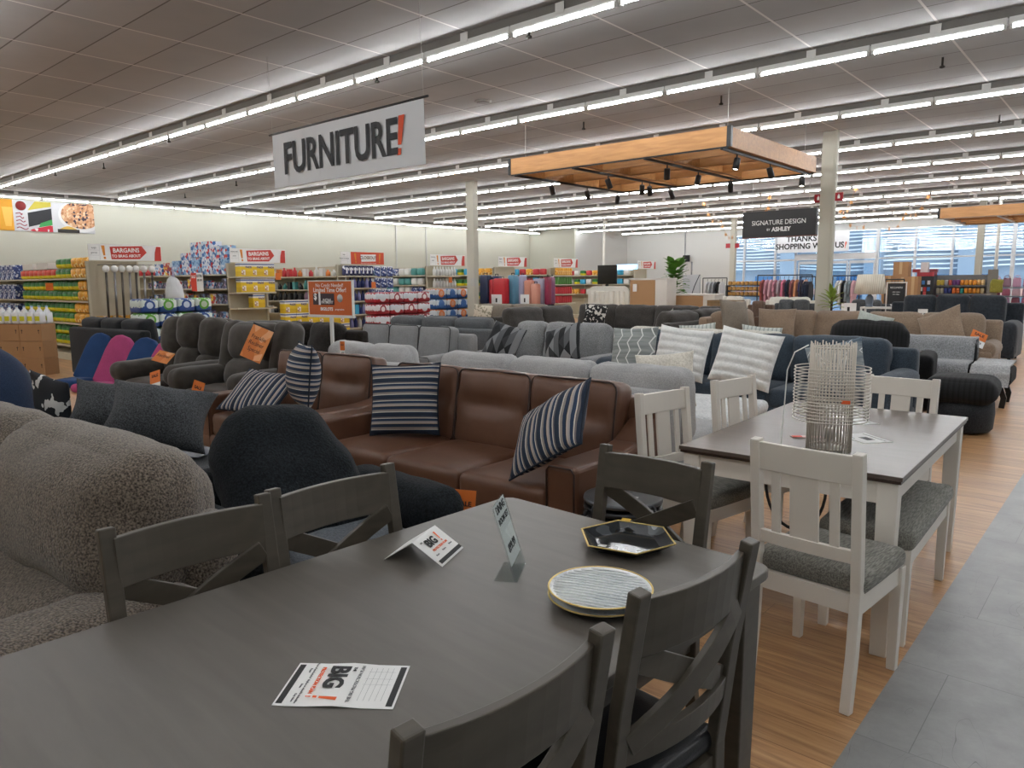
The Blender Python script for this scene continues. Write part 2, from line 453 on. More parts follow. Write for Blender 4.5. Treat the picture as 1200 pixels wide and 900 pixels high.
def floor_tile_mat():
    m, nt, b = new_mat('grey_floor_tile')
    tc = N(nt, 'ShaderNodeTexCoord')
    br = N(nt, 'ShaderNodeTexBrick'); br.offset = .5; br.inputs['Scale'].default_value = 1
    br.inputs['Brick Width'].default_value = .93; br.inputs['Row Height'].default_value = .62
    br.inputs['Mortar Size'].default_value = .0015; br.inputs['Color1'].default_value = (0, 0, 0, 1); br.inputs['Color2'].default_value = (1, 1, 1, 1); br.inputs['Mortar'].default_value = (.3, .3, .3, 1)
    nt.links.new(tc.outputs['Object'], br.inputs['Vector'])
    n = N(nt, 'ShaderNodeTexNoise'); n.inputs['Scale'].default_value = 2.6; n.inputs['Detail'].default_value = 8; n.inputs['Roughness'].default_value = .7
    nt.links.new(tc.outputs['Object'], n.inputs['Vector'])
    r = N(nt, 'ShaderNodeValToRGB'); el = r.color_ramp.elements
    el[0].position = .3; el[0].color = C('7b7b7b'); el[1].position = .75; el[1].color = C('9e9e9d')
    nt.links.new(n.outputs['Fac'], r.inputs['Fac'])
    hs = N(nt, 'ShaderNodeHueSaturation'); mr = N(nt, 'ShaderNodeMapRange'); mr.inputs[3].default_value = .93; mr.inputs[4].default_value = 1.05
    nt.links.new(br.outputs['Color'], mr.inputs[0]); nt.links.new(mr.outputs[0], hs.inputs['Value']); nt.links.new(r.outputs['Color'], hs.inputs['Color'])
    # scuffs: a few thin dark marks
    mp = N(nt, 'ShaderNodeMapping'); mp.inputs['Scale'].default_value = (3.2, .8, 1); mp.inputs['Rotation'].default_value = (0, 0, .5)
    nt.links.new(tc.outputs['Object'], mp.inputs['Vector'])
    v = N(nt, 'ShaderNodeTexNoise'); v.inputs['Scale'].default_value = 1.7; v.inputs['Detail'].default_value = 1; v.inputs['Distortion'].default_value = 2.2
    nt.links.new(mp.outputs['Vector'], v.inputs['Vector'])
    ab = N(nt, 'ShaderNodeMath', operation='SUBTRACT'); ab.inputs[1].default_value = .62; nt.links.new(v.outputs['Fac'], ab.inputs[0])
    a2 = N(nt, 'ShaderNodeMath', operation='ABSOLUTE'); nt.links.new(ab.outputs[0], a2.inputs[0])
    lt = N(nt, 'ShaderNodeMath', operation='LESS_THAN'); lt.inputs[1].default_value = .0016; nt.links.new(a2.outputs[0], lt.inputs[0])
    sm = N(nt, 'ShaderNodeMath', operation='MAXIMUM'); nt.links.new(br.outputs['Fac'], sm.inputs[0]); nt.links.new(lt.outputs[0], sm.inputs[1])
    s2 = N(nt, 'ShaderNodeMath', operation='MULTIPLY'); s2.inputs[1].default_value = .55; nt.links.new(sm.outputs[0], s2.inputs[0])
    mx = N(nt, 'ShaderNodeMix', data_type='RGBA'); mx.inputs[7].default_value = C('4d4f50')
    nt.links.new(s2.outputs[0], mx.inputs[0]); nt.links.new(hs.outputs['Color'], mx.inputs[6]); nt.links.new(mx.outputs[2], b.inputs['Base Color'])
    b.inputs['Roughness'].default_value = .38
    bp = N(nt, 'ShaderNodeBump'); bp.inputs['Strength'].default_value = .05; bp.inputs['Distance'].default_value = .01
    nt.links.new(n.outputs['Fac'], bp.inputs['Height']); nt.links.new(bp.outputs['Normal'], b.inputs['Normal'])
    return m
XA = -.63
struct('floor', MB().add([(XL-.3, YN-.3, 0), (XA, YN-.3, 0), (XA, YB+.3, 0), (XL-.3, YB+.3, 0), (XL-.3, YN-.3, -.1), (XA, YN-.3, -.1), (XA, YB+.3, -.1), (XL-.3, YB+.3, -.1)],
       [(0, 1, 2, 3), (7, 6, 5, 4), (0, 4, 5, 1), (1, 5, 6, 2), (2, 6, 7, 3), (3, 7, 4, 0)]), floor_wood_mat())
struct('floor_aisle', MB().add([(XA, YN-.3, 0), (XR+.3, YN-.3, 0), (XR+.3, YB+.3, 0), (XA, YB+.3, 0), (XA, YN-.3, -.1), (XR+.3, YN-.3, -.1), (XR+.3, YB+.3, -.1), (XA, YB+.3, -.1)],
       [(0, 1, 2, 3), (7, 6, 5, 4), (0, 4, 5, 1), (1, 5, 6, 2), (2, 6, 7, 3), (3, 7, 4, 0)]), floor_tile_mat())

def ceiling_mat():
    m, nt, b = new_mat('ceiling_tiles'); b.inputs['Roughness'].default_value = .9
    tc = N(nt, 'ShaderNodeTexCoord'); sp = N(nt, 'ShaderNodeSeparateXYZ'); nt.links.new(tc.outputs['Object'], sp.inputs[0])
    def line(i, off, per, wid):
        a = N(nt, 'ShaderNodeMath', operation='MULTIPLY_ADD'); a.inputs[1].default_value = 1/per; a.inputs[2].default_value = -off/per+.5
        nt.links.new(sp.outputs[i], a.inputs[0])
        f = N(nt, 'ShaderNodeMath', operation='FRACT'); nt.links.new(a.outputs[0], f.inputs[0])
        s = N(nt, 'ShaderNodeMath', operation='SUBTRACT'); s.inputs[1].default_value = .5; nt.links.new(f.outputs[0], s.inputs[0])
        ab = N(nt, 'ShaderNodeMath', operation='ABSOLUTE'); nt.links.new(s.outputs[0], ab.inputs[0])
        l = N(nt, 'ShaderNodeMath', operation='LESS_THAN'); l.inputs[1].default_value = wid/per/2; nt.links.new(ab.outputs[0], l.inputs[0])
        return l
    l1 = line(0, -3.052, 1.222, .024); l2 = line(1, 5.69, .6, .016)
    n = N(nt, 'ShaderNodeTexNoise'); n.inputs['Scale'].default_value = .8; n.inputs['Detail'].default_value = 5; nt.links.new(tc.outputs['Object'], n.inputs['Vector'])
    r = N(nt, 'ShaderNodeValToRGB'); el = r.color_ramp.elements
    el[0].position = .3; el[0].color = C('a09f9e'); el[1].position = .7; el[1].color = C('adacab')
    nt.links.new(n.outputs['Fac'], r.inputs['Fac'])
    # each tile its own tone
    br = N(nt, 'ShaderNodeTexBrick'); br.offset = 0; br.inputs['Scale'].default_value = 1; br.inputs['Brick Width'].default_value = 1.222; br.inputs['Row Height'].default_value = .6; br.inputs['Mortar Size'].default_value = 0
    br.inputs['Color1'].default_value = (0, 0, 0, 1); br.inputs['Color2'].default_value = (1, 1, 1, 1)
    mp = N(nt, 'ShaderNodeMapping'); mp.inputs['Location'].default_value = (3.052, -5.69+.6*20, 0); nt.links.new(tc.outputs['Object'], mp.inputs['Vector']); nt.links.new(mp.outputs['Vector'], br.inputs['Vector'])
    hs = N(nt, 'ShaderNodeHueSaturation'); mr = N(nt, 'ShaderNodeMapRange'); mr.inputs[3].default_value = .93; mr.inputs[4].default_value = 1.05
    nt.links.new(br.outputs['Color'], mr.inputs[0]); nt.links.new(mr.outputs[0], hs.inputs['Value']); nt.links.new(r.outputs['Color'], hs.inputs['Color'])
    mx = N(nt, 'ShaderNodeMix', data_type='RGBA'); mx.inputs[7].default_value = C('6d6965'); nt.links.new(l2.outputs[0], mx.inputs[0]); nt.links.new(hs.outputs['Color'], mx.inputs[6])
    mx2 = N(nt, 'ShaderNodeMix', data_type='RGBA'); mx2.inputs[7].default_value = C('d8d5d0'); nt.links.new(l1.outputs[0], mx2.inputs[0]); nt.links.new(mx.outputs[2], mx2.inputs[6])
    nt.links.new(mx2.outputs[2], b.inputs['Base Color'])
    n2 = N(nt, 'ShaderNodeTexNoise'); n2.inputs['Scale'].default_value = 90; nt.links.new(tc.outputs['Object'], n2.inputs['Vector'])
    bp = N(nt, 'ShaderNodeBump'); bp.inputs['Strength'].default_value = .25; bp.inputs['Distance'].default_value = .006
    nt.links.new(n2.outputs['Fac'], bp.inputs['Height']); nt.links.new(bp.outputs['Normal'], b.inputs['Normal'])
    return m
struct('ceiling', MB().span((XL-.3, YN-.3, ZC), (XR+.3, YB+.3, ZC+.1)), ceiling_mat())

wall_m = mat('cream_wall_paint', 'c8c8bb', .85, nz=.03, ns=.6)
wallb_m = mat('grey_paint_and_side_light', 'c6c6c2', .85, nz=.03, ns=.6)
struct('wall_left', MB().span((XL-.2, YN, 0), (XL, YB, ZC)), wall_m)
struct('wall_right', MB().span((XR, YN, 0), (XR+.2, YB, ZC)), wallb_m)
struct('wall_front', MB().span((XL-.2, YN-.2, 0), (XR+.2, YN, ZC)), wall_m)
XW = -15.45          # where the glazing starts
struct('wall_back', MB().span((XL-.2, YB, 0), (XW, YB+.2, ZC)), wallb_m)
# stock room block in the far left corner: its front in the cream paint, its different lighting on the side put in as grey
struct('wall_stockroom', MB().span((XL, 29.4, 0), (-21.4, 29.5, ZC)), wall_m)
struct('wall_stockroom_side', MB().span((-21.5, 29.5, 0), (-21.4, YB, ZC)), wallb_m)
for k, y in enumerate((20.5, 22.2)):
    struct('trim_%d' % (k+1), MB().span((XL, y, .0), (XL+.05, y+.05, ZC)), wallb_m)

# window wall: header, glazing bars, panes, door header
frame_m = mat('pale_aluminium_frame', 'c9cccf', .4, nz=.02)
pane_m = glass('window_glass', 'eef6fb', .06)
ZH = 3.62
struct('wall_back_header', MB().span((XW, YB, ZH), (XR+.2, YB+.2, ZC)), wallb_m)
mulx = [-15.45, -14.85, -13.35, -12.4, -8.95, -7.5, -6.15, -4.1, -2.6, -1.1, .4, 1.9, 3.4, 4.9, 6.4, 8.0, XR]
for k, x in enumerate(mulx):
    w = .14 if k in (4, 7) else .09
    struct('window_bar', MB().span((x-w/2, YB-.02, 0), (x+w/2, YB+.12, ZH)), frame_m)
for k in range(len(mulx)-1):
    a, b_ = mulx[k], mulx[k+1]
    wn = struct('window_%d' % (k+1), MB().span((a+.05, YB+.045, .02), (b_-.05, YB+.055, ZH)), pane_m)
struct('window_sill', MB().span((XW, YB-.02, 0), (XR, YB+.14, .12)), frame_m)
struct('window_transom', MB().span((XW, YB-.015, 2.36), (-12.4, YB+.12, 2.44)), frame_m)
struct('window_transom', MB().span((-8.95, YB-.015, 2.36), (XR, YB+.12, 2.42)), frame_m)
# entrance: header box over sliding doors
struct('door_header', MB().span((-12.4, YB-.10, 2.38), (-8.95, YB+.12, 2.64)), mat('door_header_white', 'd5d6d6', .5))
for k, (a, b_) in enumerate(((-12.25, -11.2), (-11.15, -10.1), (-10.05, -9.0))):
    d = MB()
    for z0, z1 in ((0, .12), (2.2, 2.32)): d.span((a, YB-.06, z0), (b_, YB, z1))
    for x0 in (a, b_-.06): d.span((x0, YB-.06, .12), (x0+.06, YB, 2.2))
    o = struct('door_%d' % (k+1), d, frame_m)
    MB().span((a+.06, YB-.035, .12), (b_-.06, YB-.03, 2.2)).build('pane', pane_m, o)

# outside: ground, pale street slab and the louvred building across the road
struct('street_outside', MB().span((-60, YB+.3, -.3), (60, 110, -.12)), mat('street_concrete', 'b9bbbb', .9))
lou = mat('louvre_metal', 'e6ebee', .45, nz=.1, ns=3)
bw = mat('pale_concrete', '93a2b0', .9, nz=.1, ns=1)
bl = thing('building', 'pale grey building with wavy horizontal louvres across the street', 'building', (0, 56, -.12))
MB().span((-34, 1.5, 0), (26, 12, 5.2)).build('wall', bw, bl)
for x in (-27, -21, -15, -9.2, -3.5, 2.5, 8.5, 14.5): MB().span((x-.55, .2, 0), (x+.55, 1.5, 5.6)).build('pier', bw, bl)
lv = MB()
for i in range(13):
    z = 2.4+i*.27
    pts = [(-30+j*1.5, 1.0+.1*math.sin(j*.9+i), z+.11*math.sin(j*.45+i*.5)+.05*math.sin(j*1.3)) for j in range(38)]
    lv.sweep(pts, .05, .09)
lvo = lv.build('louvre', lou, bl)
for i in range(9): MB().span((-30+i*6.2, 1.0, .3), (-26.5+i*6.2, 1.45, 1.9)).build('shop_window', mat('dark_blue_glass', '3f6f9c', .2), bl)
MB().span((-30, .6, .5), (24, .75, .95)).build('banner_strip', mat('salmon_band', 'e0ab97', .8), bl)
tb = thing('tower_outside', 'tall blue-grey office tower far across the street', 'building', (-32, 88, -.12))
t_ = MB()
for i in range(7): t_.span((-5+i*1.5, -.3, 0), (-4.3+i*1.5, 0, 16))
MB().span((-5.2, 0, 0), (5.2, 8, 16)).build('body', mat('tower_glass', '86aecb', .3), tb); t_.build('fin', mat('tower_fin', '56748f', .5), tb)

# columns
col_m = mat('column_paint', 'b9b6a8', .6, nz=.03, ns=2)
def column(k, x, y, w, wd=None):
    c = MB().span((x-w/2, y-w/2, 0), (x+w/2, y+w/2, ZC))
    o = struct('column_%d' % k, c, col_m, bevel=.012)
    return o
c1 = column(1, -13.3, 13.83, .22)
MB().span((.13, -.16, 0), (.2, -.11, ZC)).build('conduit', col_m, c1, loc=(-13.3, 13.83, 0))
MB().span((-13.18, 13.62, 1.42), (-13.04, 13.72, 1.62)).build('switch_box', mat('box_grey', 'b4b4ae', .5), c1)
c2 = column(2, -4.42, 13.63, .22)
MB().span((-4.30, 13.48, 0), (-4.26, 13.54, ZC)).build('conduit', col_m, c2)
column(3, -12.8, 28.4, .2)
column(4, -4.36, 28.6, .2)
pp = MB().lathe([(.05, 0), (.05, ZC)], 12, (-16.66, 24.9, 0)); struct('column_5', pp, mat('white_pipe', 'dedcd4', .5))
pp = MB().lathe([(.05, 0), (.05, ZC)], 12, (-3.7, 27.3, 0)); struct('column_6', pp, mat('white_pipe', 'dedcd4', .5))

# ------------------------------------------------------------------ fluorescent rows
LUM = 60.0
tube_m = emit('lit_tube', 'fbfdff', LUM)
hous_m = mat('white_enamel', 'e9e9e6', .5, nz=.02)
strut_m = mat('grey_strut', '77746f', .6)
clip_m = mat('tube_clip', 'd0d0cc', .5)
SEG = 1.222
def make_light():
    h = MB().prism([(-.030, .080), (-.030, .03), (-.020, .018), (.020, .018), (.030, .03), (.030, .080)], -.602, .602, 'x')
    o = h.build('strip_light', hous_m)
    t = MB().tube([(-.575, 0, 0), (.575, 0, 0)], .0135, 6, mi=0); t.build('tube', tube_m, o)
    for s in (-1, 1):
        MB().span((s*.585-.012, -.02, -.022), (s*.585+.012, .02, .022)).build('lamp_holder', clip_m, o)
    MB().span((-.05, -.038, .055), (.05, -.031, .15)).build('bracket', hous_m, o)
    return o
l0 = make_light()
first = True
ORD = ['first', 'second', 'third', 'fourth', 'fifth', 'sixth', 'seventh', 'eighth', 'ninth', 'tenth', 'eleventh', 'twelfth']
def place_light(x, y, rz, lab, grp):
    global first
    o = l0 if first else dup(l0)
    first = False
    o.location = (x, y, ZT); o.rotation_euler = (0, 0, rz); props(o, lab, 'ceiling light', grp)
strut_n = 0
for k in range(-2, 10):
    y = 5.69+3*k if k >= 0 else (1.85, -1.2)[-k-1]
    x0 = -22.5 if k < 9 else -20.7
    xs = [x for x in [-3.68+SEG*(j+.5) for j in range(-16, 9)] if x > x0]
    for x in xs:
        if k >= 0: lab, grp = 'lit fluorescent strip light in the %s ceiling row, counted from nearest to farthest' % ORD[k], 'strip lights of the %s ceiling row' % ORD[k]
        else: lab, grp = 'lit fluorescent strip light in ceiling rows above and behind the viewer', 'strip lights overhead'
        place_light(x, y, 0, lab, grp)
    struct('trim_strut', MB().span((xs[0]-.62, y-.021, ZT+.081), (xs[-1]+.62, y+.021, ZC)), strut_m)
ys = [29.2-SEG*(j+.5) for j in range(26)]
for y in ys: place_light(-23.4, y, R(90), 'lit fluorescent strip light in the row that runs along the left wall', 'strip lights along the left wall')
struct('trim_strut', MB().span((-23.421, ys[-1]-.62, ZT+.081), (-23.379, ys[0]+.62, ZC)), strut_m)

# sprinkler heads
spk = MB().lathe([(.012, .12), (.012, .03), (.03, .02), (.03, 0), (0, -.005)], 8).build('sprinkler', mat('dark_bronze', '3a3733', .4, .6))
k = 0
spots = [(442, 97), (845, 123), (684, 152), (1104, 80), (1171, 144), (620, 45), (277, 218), (217, 232), (122, 198), (65, 206), (17, 218), (198, 167), (797, 240)]
for px, py in spots:
    p = on_z(px, py, ZC-.12)
    o = spk if k == 0 else dup(spk)
    o.location = p; k += 1
    props(o, 'small dark sprinkler head hanging from the ceiling tiles', 'sprinkler', 'ceiling sprinklers')

# ------------------------------------------------------------------ world + exposure
w = bpy.data.worlds.new('world'); sc.world = w; w.use_nodes = True
nt = w.node_tree; bg = nt.nodes['Background']
sky = N(nt, 'ShaderNodeTexSky'); sky.sky_type = 'HOSEK_WILKIE' if False else 'NISHITA'
sky.sun_elevation = R(38); sky.sun_rotation = R(150); sky.sun_disc = False; sky.air_density = 1.2; sky.dust_density = 1.5
nt.links.new(sky.outputs[0], bg.inputs['Color']); bg.inputs['Strength'].default_value = .42
sc.view_settings.view_transform = 'Standard'; sc.view_settings.look = 'None'; sc.view_settings.gamma = 1; sc.view_settings.use_curve_mapping = False
sc.view_settings.exposure = 0
sc.cycles.use_denoising = True
sc.cycles.max_bounces = 8; sc.cycles.diffuse_bounces = 4; sc.cycles.glossy_bounces = 3; sc.cycles.transparent_max_bounces = 16
sc.cycles.sample_clamp_indirect = 6
# ------------------------------------------------------------------ grey cross-back dining set
gw = wood('grey_stained_wood', '3a352d', '524b41', (5, 30, 30), .42, .04)
gwt = wood('grey_stained_top', '504b45', '605b54', (3, 26, 26), .42, .02)
blk = mat('black_vinyl', '15161a', .35, bump=.1, bs=200)
def make_cross_chair(name, lab, grp):
    t = thing(name, lab, 'chair', group=grp)
    py = lambda z: -.19 - max(0, z-.42)*.115
    for s in (-1, 1):
        x = s*.195
        p = MB(); p.sweep([(x, -.235, 0), (x, py(.22)-.005, .22), (x, py(.45), .45), (x, py(.7), .7), (x, py(.955)-.012, .955)], .038, .03, up=(1, 0, 0) if False else (0, 1, 0))
        p.build('back_post', gw, t, bevel=.004)
        MB().bar((s*.185, .2, 0), (s*.185, .2, .42), .036, .036, up=(0, 1, 0), w2=.042, h2=.042).build('leg', gw, t, bevel=.003)
        MB().span((s*.185-.011, -.19, .355), (s*.185+.011, .2, .42)).build('seat_rail', gw, t)
    cur = lambda x: -.03*(1-(x/.185)**2)
    xs = [-.185+.37*i/10 for i in range(11)]
    tr = MB(); n = len(xs); vs = []; fs = []
    for x in xs:
        for z, dy in ((.81, -.01), (.81, .01), (.932, .01), (.932, -.01)):
            vs.append((x, py(z)+cur(x)+dy, z))
    for i in range(n-1):
        for k_ in range(4): fs.append((4*i+k_, 4*i+4+k_, 4*i+4+(k_+1) % 4, 4*i+(k_+1) % 4))
    fs += [(0, 1, 2, 3), (4*n-1, 4*n-2, 4*n-3, 4*n-4)]
    tr.add(vs, fs).build('top_rail', gw, t, bevel=.003)
    for s in (-1, 1):
        pts = []
        for i in range(11):
            x = -.176+.352*i/10; z = .716 - s*x/.176*.094
            pts.append((x, py(z)+cur(x)+s*.008, z))
        MB().sweep(pts, .056, .015, up=(0, 1, 0)).build('cross_brace', gw, t, bevel=.002)
    lr = MB(); vs = []
    for x in xs:
        for z, dy in ((.572, -.01), (.572, .01), (.628, .01), (.628, -.01)):
            vs.append((x, py(z)+cur(x)+dy, z))
    lr.add(vs, fs).build('lower_rail', gw, t, bevel=.002)
    MB().span((-.19, .19, .355), (.19, .212, .42)).build('apron', gw, t); MB().span((-.19, -.2, .355), (.19, -.18, .42)).build('apron', gw, t)
    MB().soft((.425, .42, .055), .022, (.0, .0, .3), 6, 2, T(0, .015, .45)).build('seat', blk, t)
    return t
ch = make_cross_chair('dining_chair', 'grey cross-back wooden dining chair before the taupe sofa, far side of grey table', 'cross-back chairs at the grey table')
ch.location = (-1.532, .80, 0); ch.rotation_euler = (0, 0, R(-94.0))
for x, y, a, lab in ((-1.527, 1.235, -93.4, 'grey cross-back wooden dining chair at far side of grey table, before the slate recliner'),
                     (-1.208, 1.84, 178, 'grey cross-back wooden dining chair at the table end, behind the black hexagonal plate'),
                     (-.915, .785, 84.6, 'grey cross-back wooden dining chair on near side, cut off by the bottom of the photo'),
                     (-.90, 1.34, 83.4, 'grey cross-back wooden dining chair on near side beside the round marble plates')):
    dup(ch, (x, y, 0), R(a), lab)

TG = (-1.222, 1.075); TGR = R(-2.2)
gt = thing('dining_table', 'large dark grey wooden dining table in the foreground with brochures and plates', 'table', (TG[0], TG[1], 0), TGR)
MB().prism(rrect(.98, 1.64, .045), .732, .76).build('table_top', gwt, gt, bevel=.004)
ap = MB()
for a, b_ in (((-.43, -.77, .64), (-.405, .77, .731)), ((.405, -.77, .64), (.43, .77, .731)), ((-.43, -.77, .64), (.43, -.745, .731)), ((-.43, .745, .64), (.43, .77, .731))): ap.span(a, b_)
ap.build('apron', gw, gt)
for sx in (-1, 1):
    for sy in (-1, 1):
        MB().bar((sx*.42, sy*.755, 0), (sx*.42, sy*.755, .731), .075, .075, up=(0, 1, 0), w2=.09, h2=.09).build('leg', gw, gt, bevel=.004)
def tg(x, y, z=.7605):   # a point on the grey table top
    return (x, y, z)

paper = mat('white_paper', 'f0f0ee', .7)
ink = mat('black_ink', '1c1c1e', .7); orange_ink = mat('orange_ink', 'e8622a', .7); grey_ink = mat('grey_ink', '77787a', .7); red_ink = mat('red_ink', 'd8402c', .7); white_ink = mat('white_ink', 'f4f4f2', .7)

# flat brochure
def rects(items):
    m_ = MB()
    for x0, y0, x1, y1 in items: m_.add([(x0, y0, 0), (x1, y0, 0), (x1, y1, 0), (x0, y1, 0)], [(0, 1, 2, 3)])
    return m_
br = thing('brochure', 'open white protection plan brochure lying flat on the grey table', 'brochure', (-1.10, .7725, .7605), R(-53))
fold = lambda y: .003*max(0, 1-abs(y)/.05)
ys_ = [-.112, -.05, 0, .05, .112]
b_ = MB(); vs = []; fs = []
for dz in (0, .0008):
    for x in (-.075, .075):
        for y in ys_: vs.append((x, y, fold(y)+dz))
for i in range(4):
    fs += [(i, i+1, 6+i, 5+i), (10+i, 15+i, 16+i, 11+i), (i, 10+i, 11+i, i+1), (5+i, 6+i, 16+i, 15+i)]
fs += [(0, 5, 15, 10), (4, 14, 19, 9)]
b_.add(vs, fs).build('sheet', paper, br)
# reading direction is local +x on the left half (y<0): the y axis points up the letters
text('lettering', [('BIG', -.022, -.022, .052, 'CENTER', .035), ('THE', -.05, .008, .009)], ink, br, (0, 0, .0043))
bang('exclamation_mark', [(.05, -.022, .046, .1)], orange_ink, br, (0, 0, .0042))
text('plan_name', [('PROTECTION PLAN', -.008, -.054, .0105, 'CENTER', .02), ('!', .048, -.054, .013, 'CENTER', .04)], orange_ink, br, (0, 0, .0042))
text('small_print', [('Peace of mind included', -.045, -.072, .006), ('Repair', -.045, -.08, .006), ('Replace or refund', .01, -.072, .006), ('Stains', .01, -.08, .006), ('No deductibles', .05, -.072, .006), ('Easy claims', .05, -.08, .006)], grey_ink, br, (0, 0, .0022))
text('plan_title', [('THE BIG PROTECTION PLAN', 0, .024, .0098, 'CENTER', 0, 1, math.pi)], grey_ink, br, (0, 0, .0045))
rects([(-.068, -.108, .068, -.096), (-.068, .096, .068, .108)]).build('black_strip', ink, br, loc=(0, 0, .0012))
rects([(-.06+.0, .04+i*.011, .055, .0405+i*.011) for i in range(5)]+[(-.02, .036, -.0195, .09), (-.045, .036, -.0445, .09), (.0, .036, .0005, .09)]).build('grid_lines', grey_ink, br, loc=(0, 0, .0028))

# tent card
tc_ = thing('tent_card', 'white folded protection plan card standing like a tent on the grey table', 'brochure', (-1.49, 1.335, .7605), R(112.5))
# local x = along the ridge (reading direction), local y = away from the printed side
hw, hh, dp = .075, .058, .088
tb_ = MB()
for s in (-1, 1):
    n_ = Vector((0, s*hh, dp)).normalized()*.0007
    pts = [(-hw, 0, hh), (hw, 0, hh), (hw, s*dp, 0), (-hw, s*dp, 0)]
    vs = [tuple(Vector(p)+n_) for p in pts]+[tuple(Vector(p)-n_) for p in pts]
    tb_.add(vs, [(0, 1, 2, 3), (7, 6, 5, 4), (0, 4, 5, 1), (1, 5, 6, 2), (2, 6, 7, 3), (3, 7, 4, 0)])
tb_.build('card', paper, tc_)
ang = math.atan2(hh, dp)
pl = dict(loc=(0, -dp/2-.002, hh/2+.003), rot=(ang, 0, 0))
text('lettering', [('BIG', -.014, .020, .036, 'CENTER', .035), ('THE', -.055, .034, .007)], ink, tc_, **pl)
bang('exclamation_mark', [(.032, .022, .036, .1)], orange_ink, tc_, **pl)
text('plan_name', [('PROTECTION PLAN', .0, -.004, .010, 'CENTER', .02)], orange_ink, tc_, **pl)
text('small_print', [('Repair', -.045, -.02, .007), ('Replace', 0, -.018, .007), ('Refund', .045, -.016, .007)], grey_ink, tc_, **pl)
r_ = rects([(-.07, -.047, .07, -.035)]); r_.build('black_strip', ink, tc_, **pl)

# acrylic slant-back holder with a printed sheet
acr = glass('clear_acrylic', 'f6f9f9', .04)
ah = thing('sign_holder', 'clear acrylic slanted sign holder with a white price sheet on grey table', 'sign holder', (-1.19, 1.405, .7605), R(120))
# local x along the bottom edge, local y: towards the foot
MB().span((-.066, 0, 0), (.066, .06, .002)).build('foot', acr, ah, bevel=.0006)
tilt = R(-17)
Pn = T(rx=tilt)
MB().box((0, 0, .102), (.132, .002, .205), M=Pn).build('front_panel', acr, ah)
MB().box((0, .0022, .122), (.122, .0012, .16), M=Pn).build('price_sheet', paper, ah)
MB().box((0, .0044, .102), (.132, .002, .205), M=Pn).build('back_panel', acr, ah)
text('lettering', [('DINING', 0, .185, .028, 'CENTER', .02), ('ROOM SET', 0, .155, .022, 'CENTER', .02), ('899.99', 0, .08, .03, 'CENTER', .03)], ink, ah, loc=(0, -.0014*0+.0012, 0), rot=(R(90)+tilt, 0, 0))

# plates
marb_b = print_mat('black_marble', '1d2023', ['26292c', '4a4f52', '8b9093'], 9, .5, .12, vor=False, spread=.5)
marb_w = print_mat('white_marble', 'ebedee', ['dadde0', 'bcc2c7'], 16, .5, .15, vor=False, spread=.35)
gold = mat('gold_rim', 'd6bc74', .34, 1)
hx = thing('serving_plate', 'black marble hexagonal plate with gold rim on the grey table', 'plate', (-1.085, 1.755, .7605), R(13))
MB().lathe([(.0, .004), (.085, .004), (.09, .0), (.10, .0), (.14, .024), (.143, .028), (.136, .027), (.10, .008), (0, .008)], 6, smooth=False).build('dish', marb_b, hx)
MB().lathe([(.1425, .0255), (.1445, .028), (.143, .0295), (.1385, .0288), (.1385, .027), (.1425, .0270)], 6, smooth=False, cap=False).build('rim', gold, hx)
MB().span((-.05, .10, 0), (-.022, .115, .0006)).build('yellow_sticker', mat('yellow_label', 'd9b13a', .6), hx, loc=(0, -.01, .021), rot=(R(12), 0, 0))
MB().span((-.012, -.008, 0), (.012, .008, .0006)).build('price_label', paper, hx, loc=(-.055, -.055, .0085))
def plate(z, lab):
    t = thing('round_plate', lab, 'plate', (-.935, 1.395, z), R(20), 'round marble plates on the grey table')
    MB().lathe([(0, .003), (.07, .003), (.075, 0), (.085, 0), (.122, .016), (.125, .019), (.12, .0195), (.09, .010), (0, .009)], 40).build('dish', marb_w, t)
    MB().lathe([(.1240, .0175), (.1262, .019), (.125, .0208), (.1215, .0208), (.121, .019)], 40, cap=False).build('rim', gold, t)
    return t
plate(.7605, 'white marble round plate with gold rim, lower of two stacked on grey table')
p2_ = plate(.7775, 'white marble round plate with gold rim under clear wrap, upper of the stack')
wr = MB()
for i in range(15):
    y = -.105+i*.015; L = math.sqrt(max(0, .117**2-y*y))
    wr.tube([(-L*.97, y, 0), (-L*.5, y+.002, .001), (L*.5, y-.001, .001), (L*.97, y, 0)], .0022, 5)
wrm = mat('clear_wrap', 'eef1f3', .12)
wr.build('wrap_fold', wrm, p2_, loc=(0, 0, .0172))

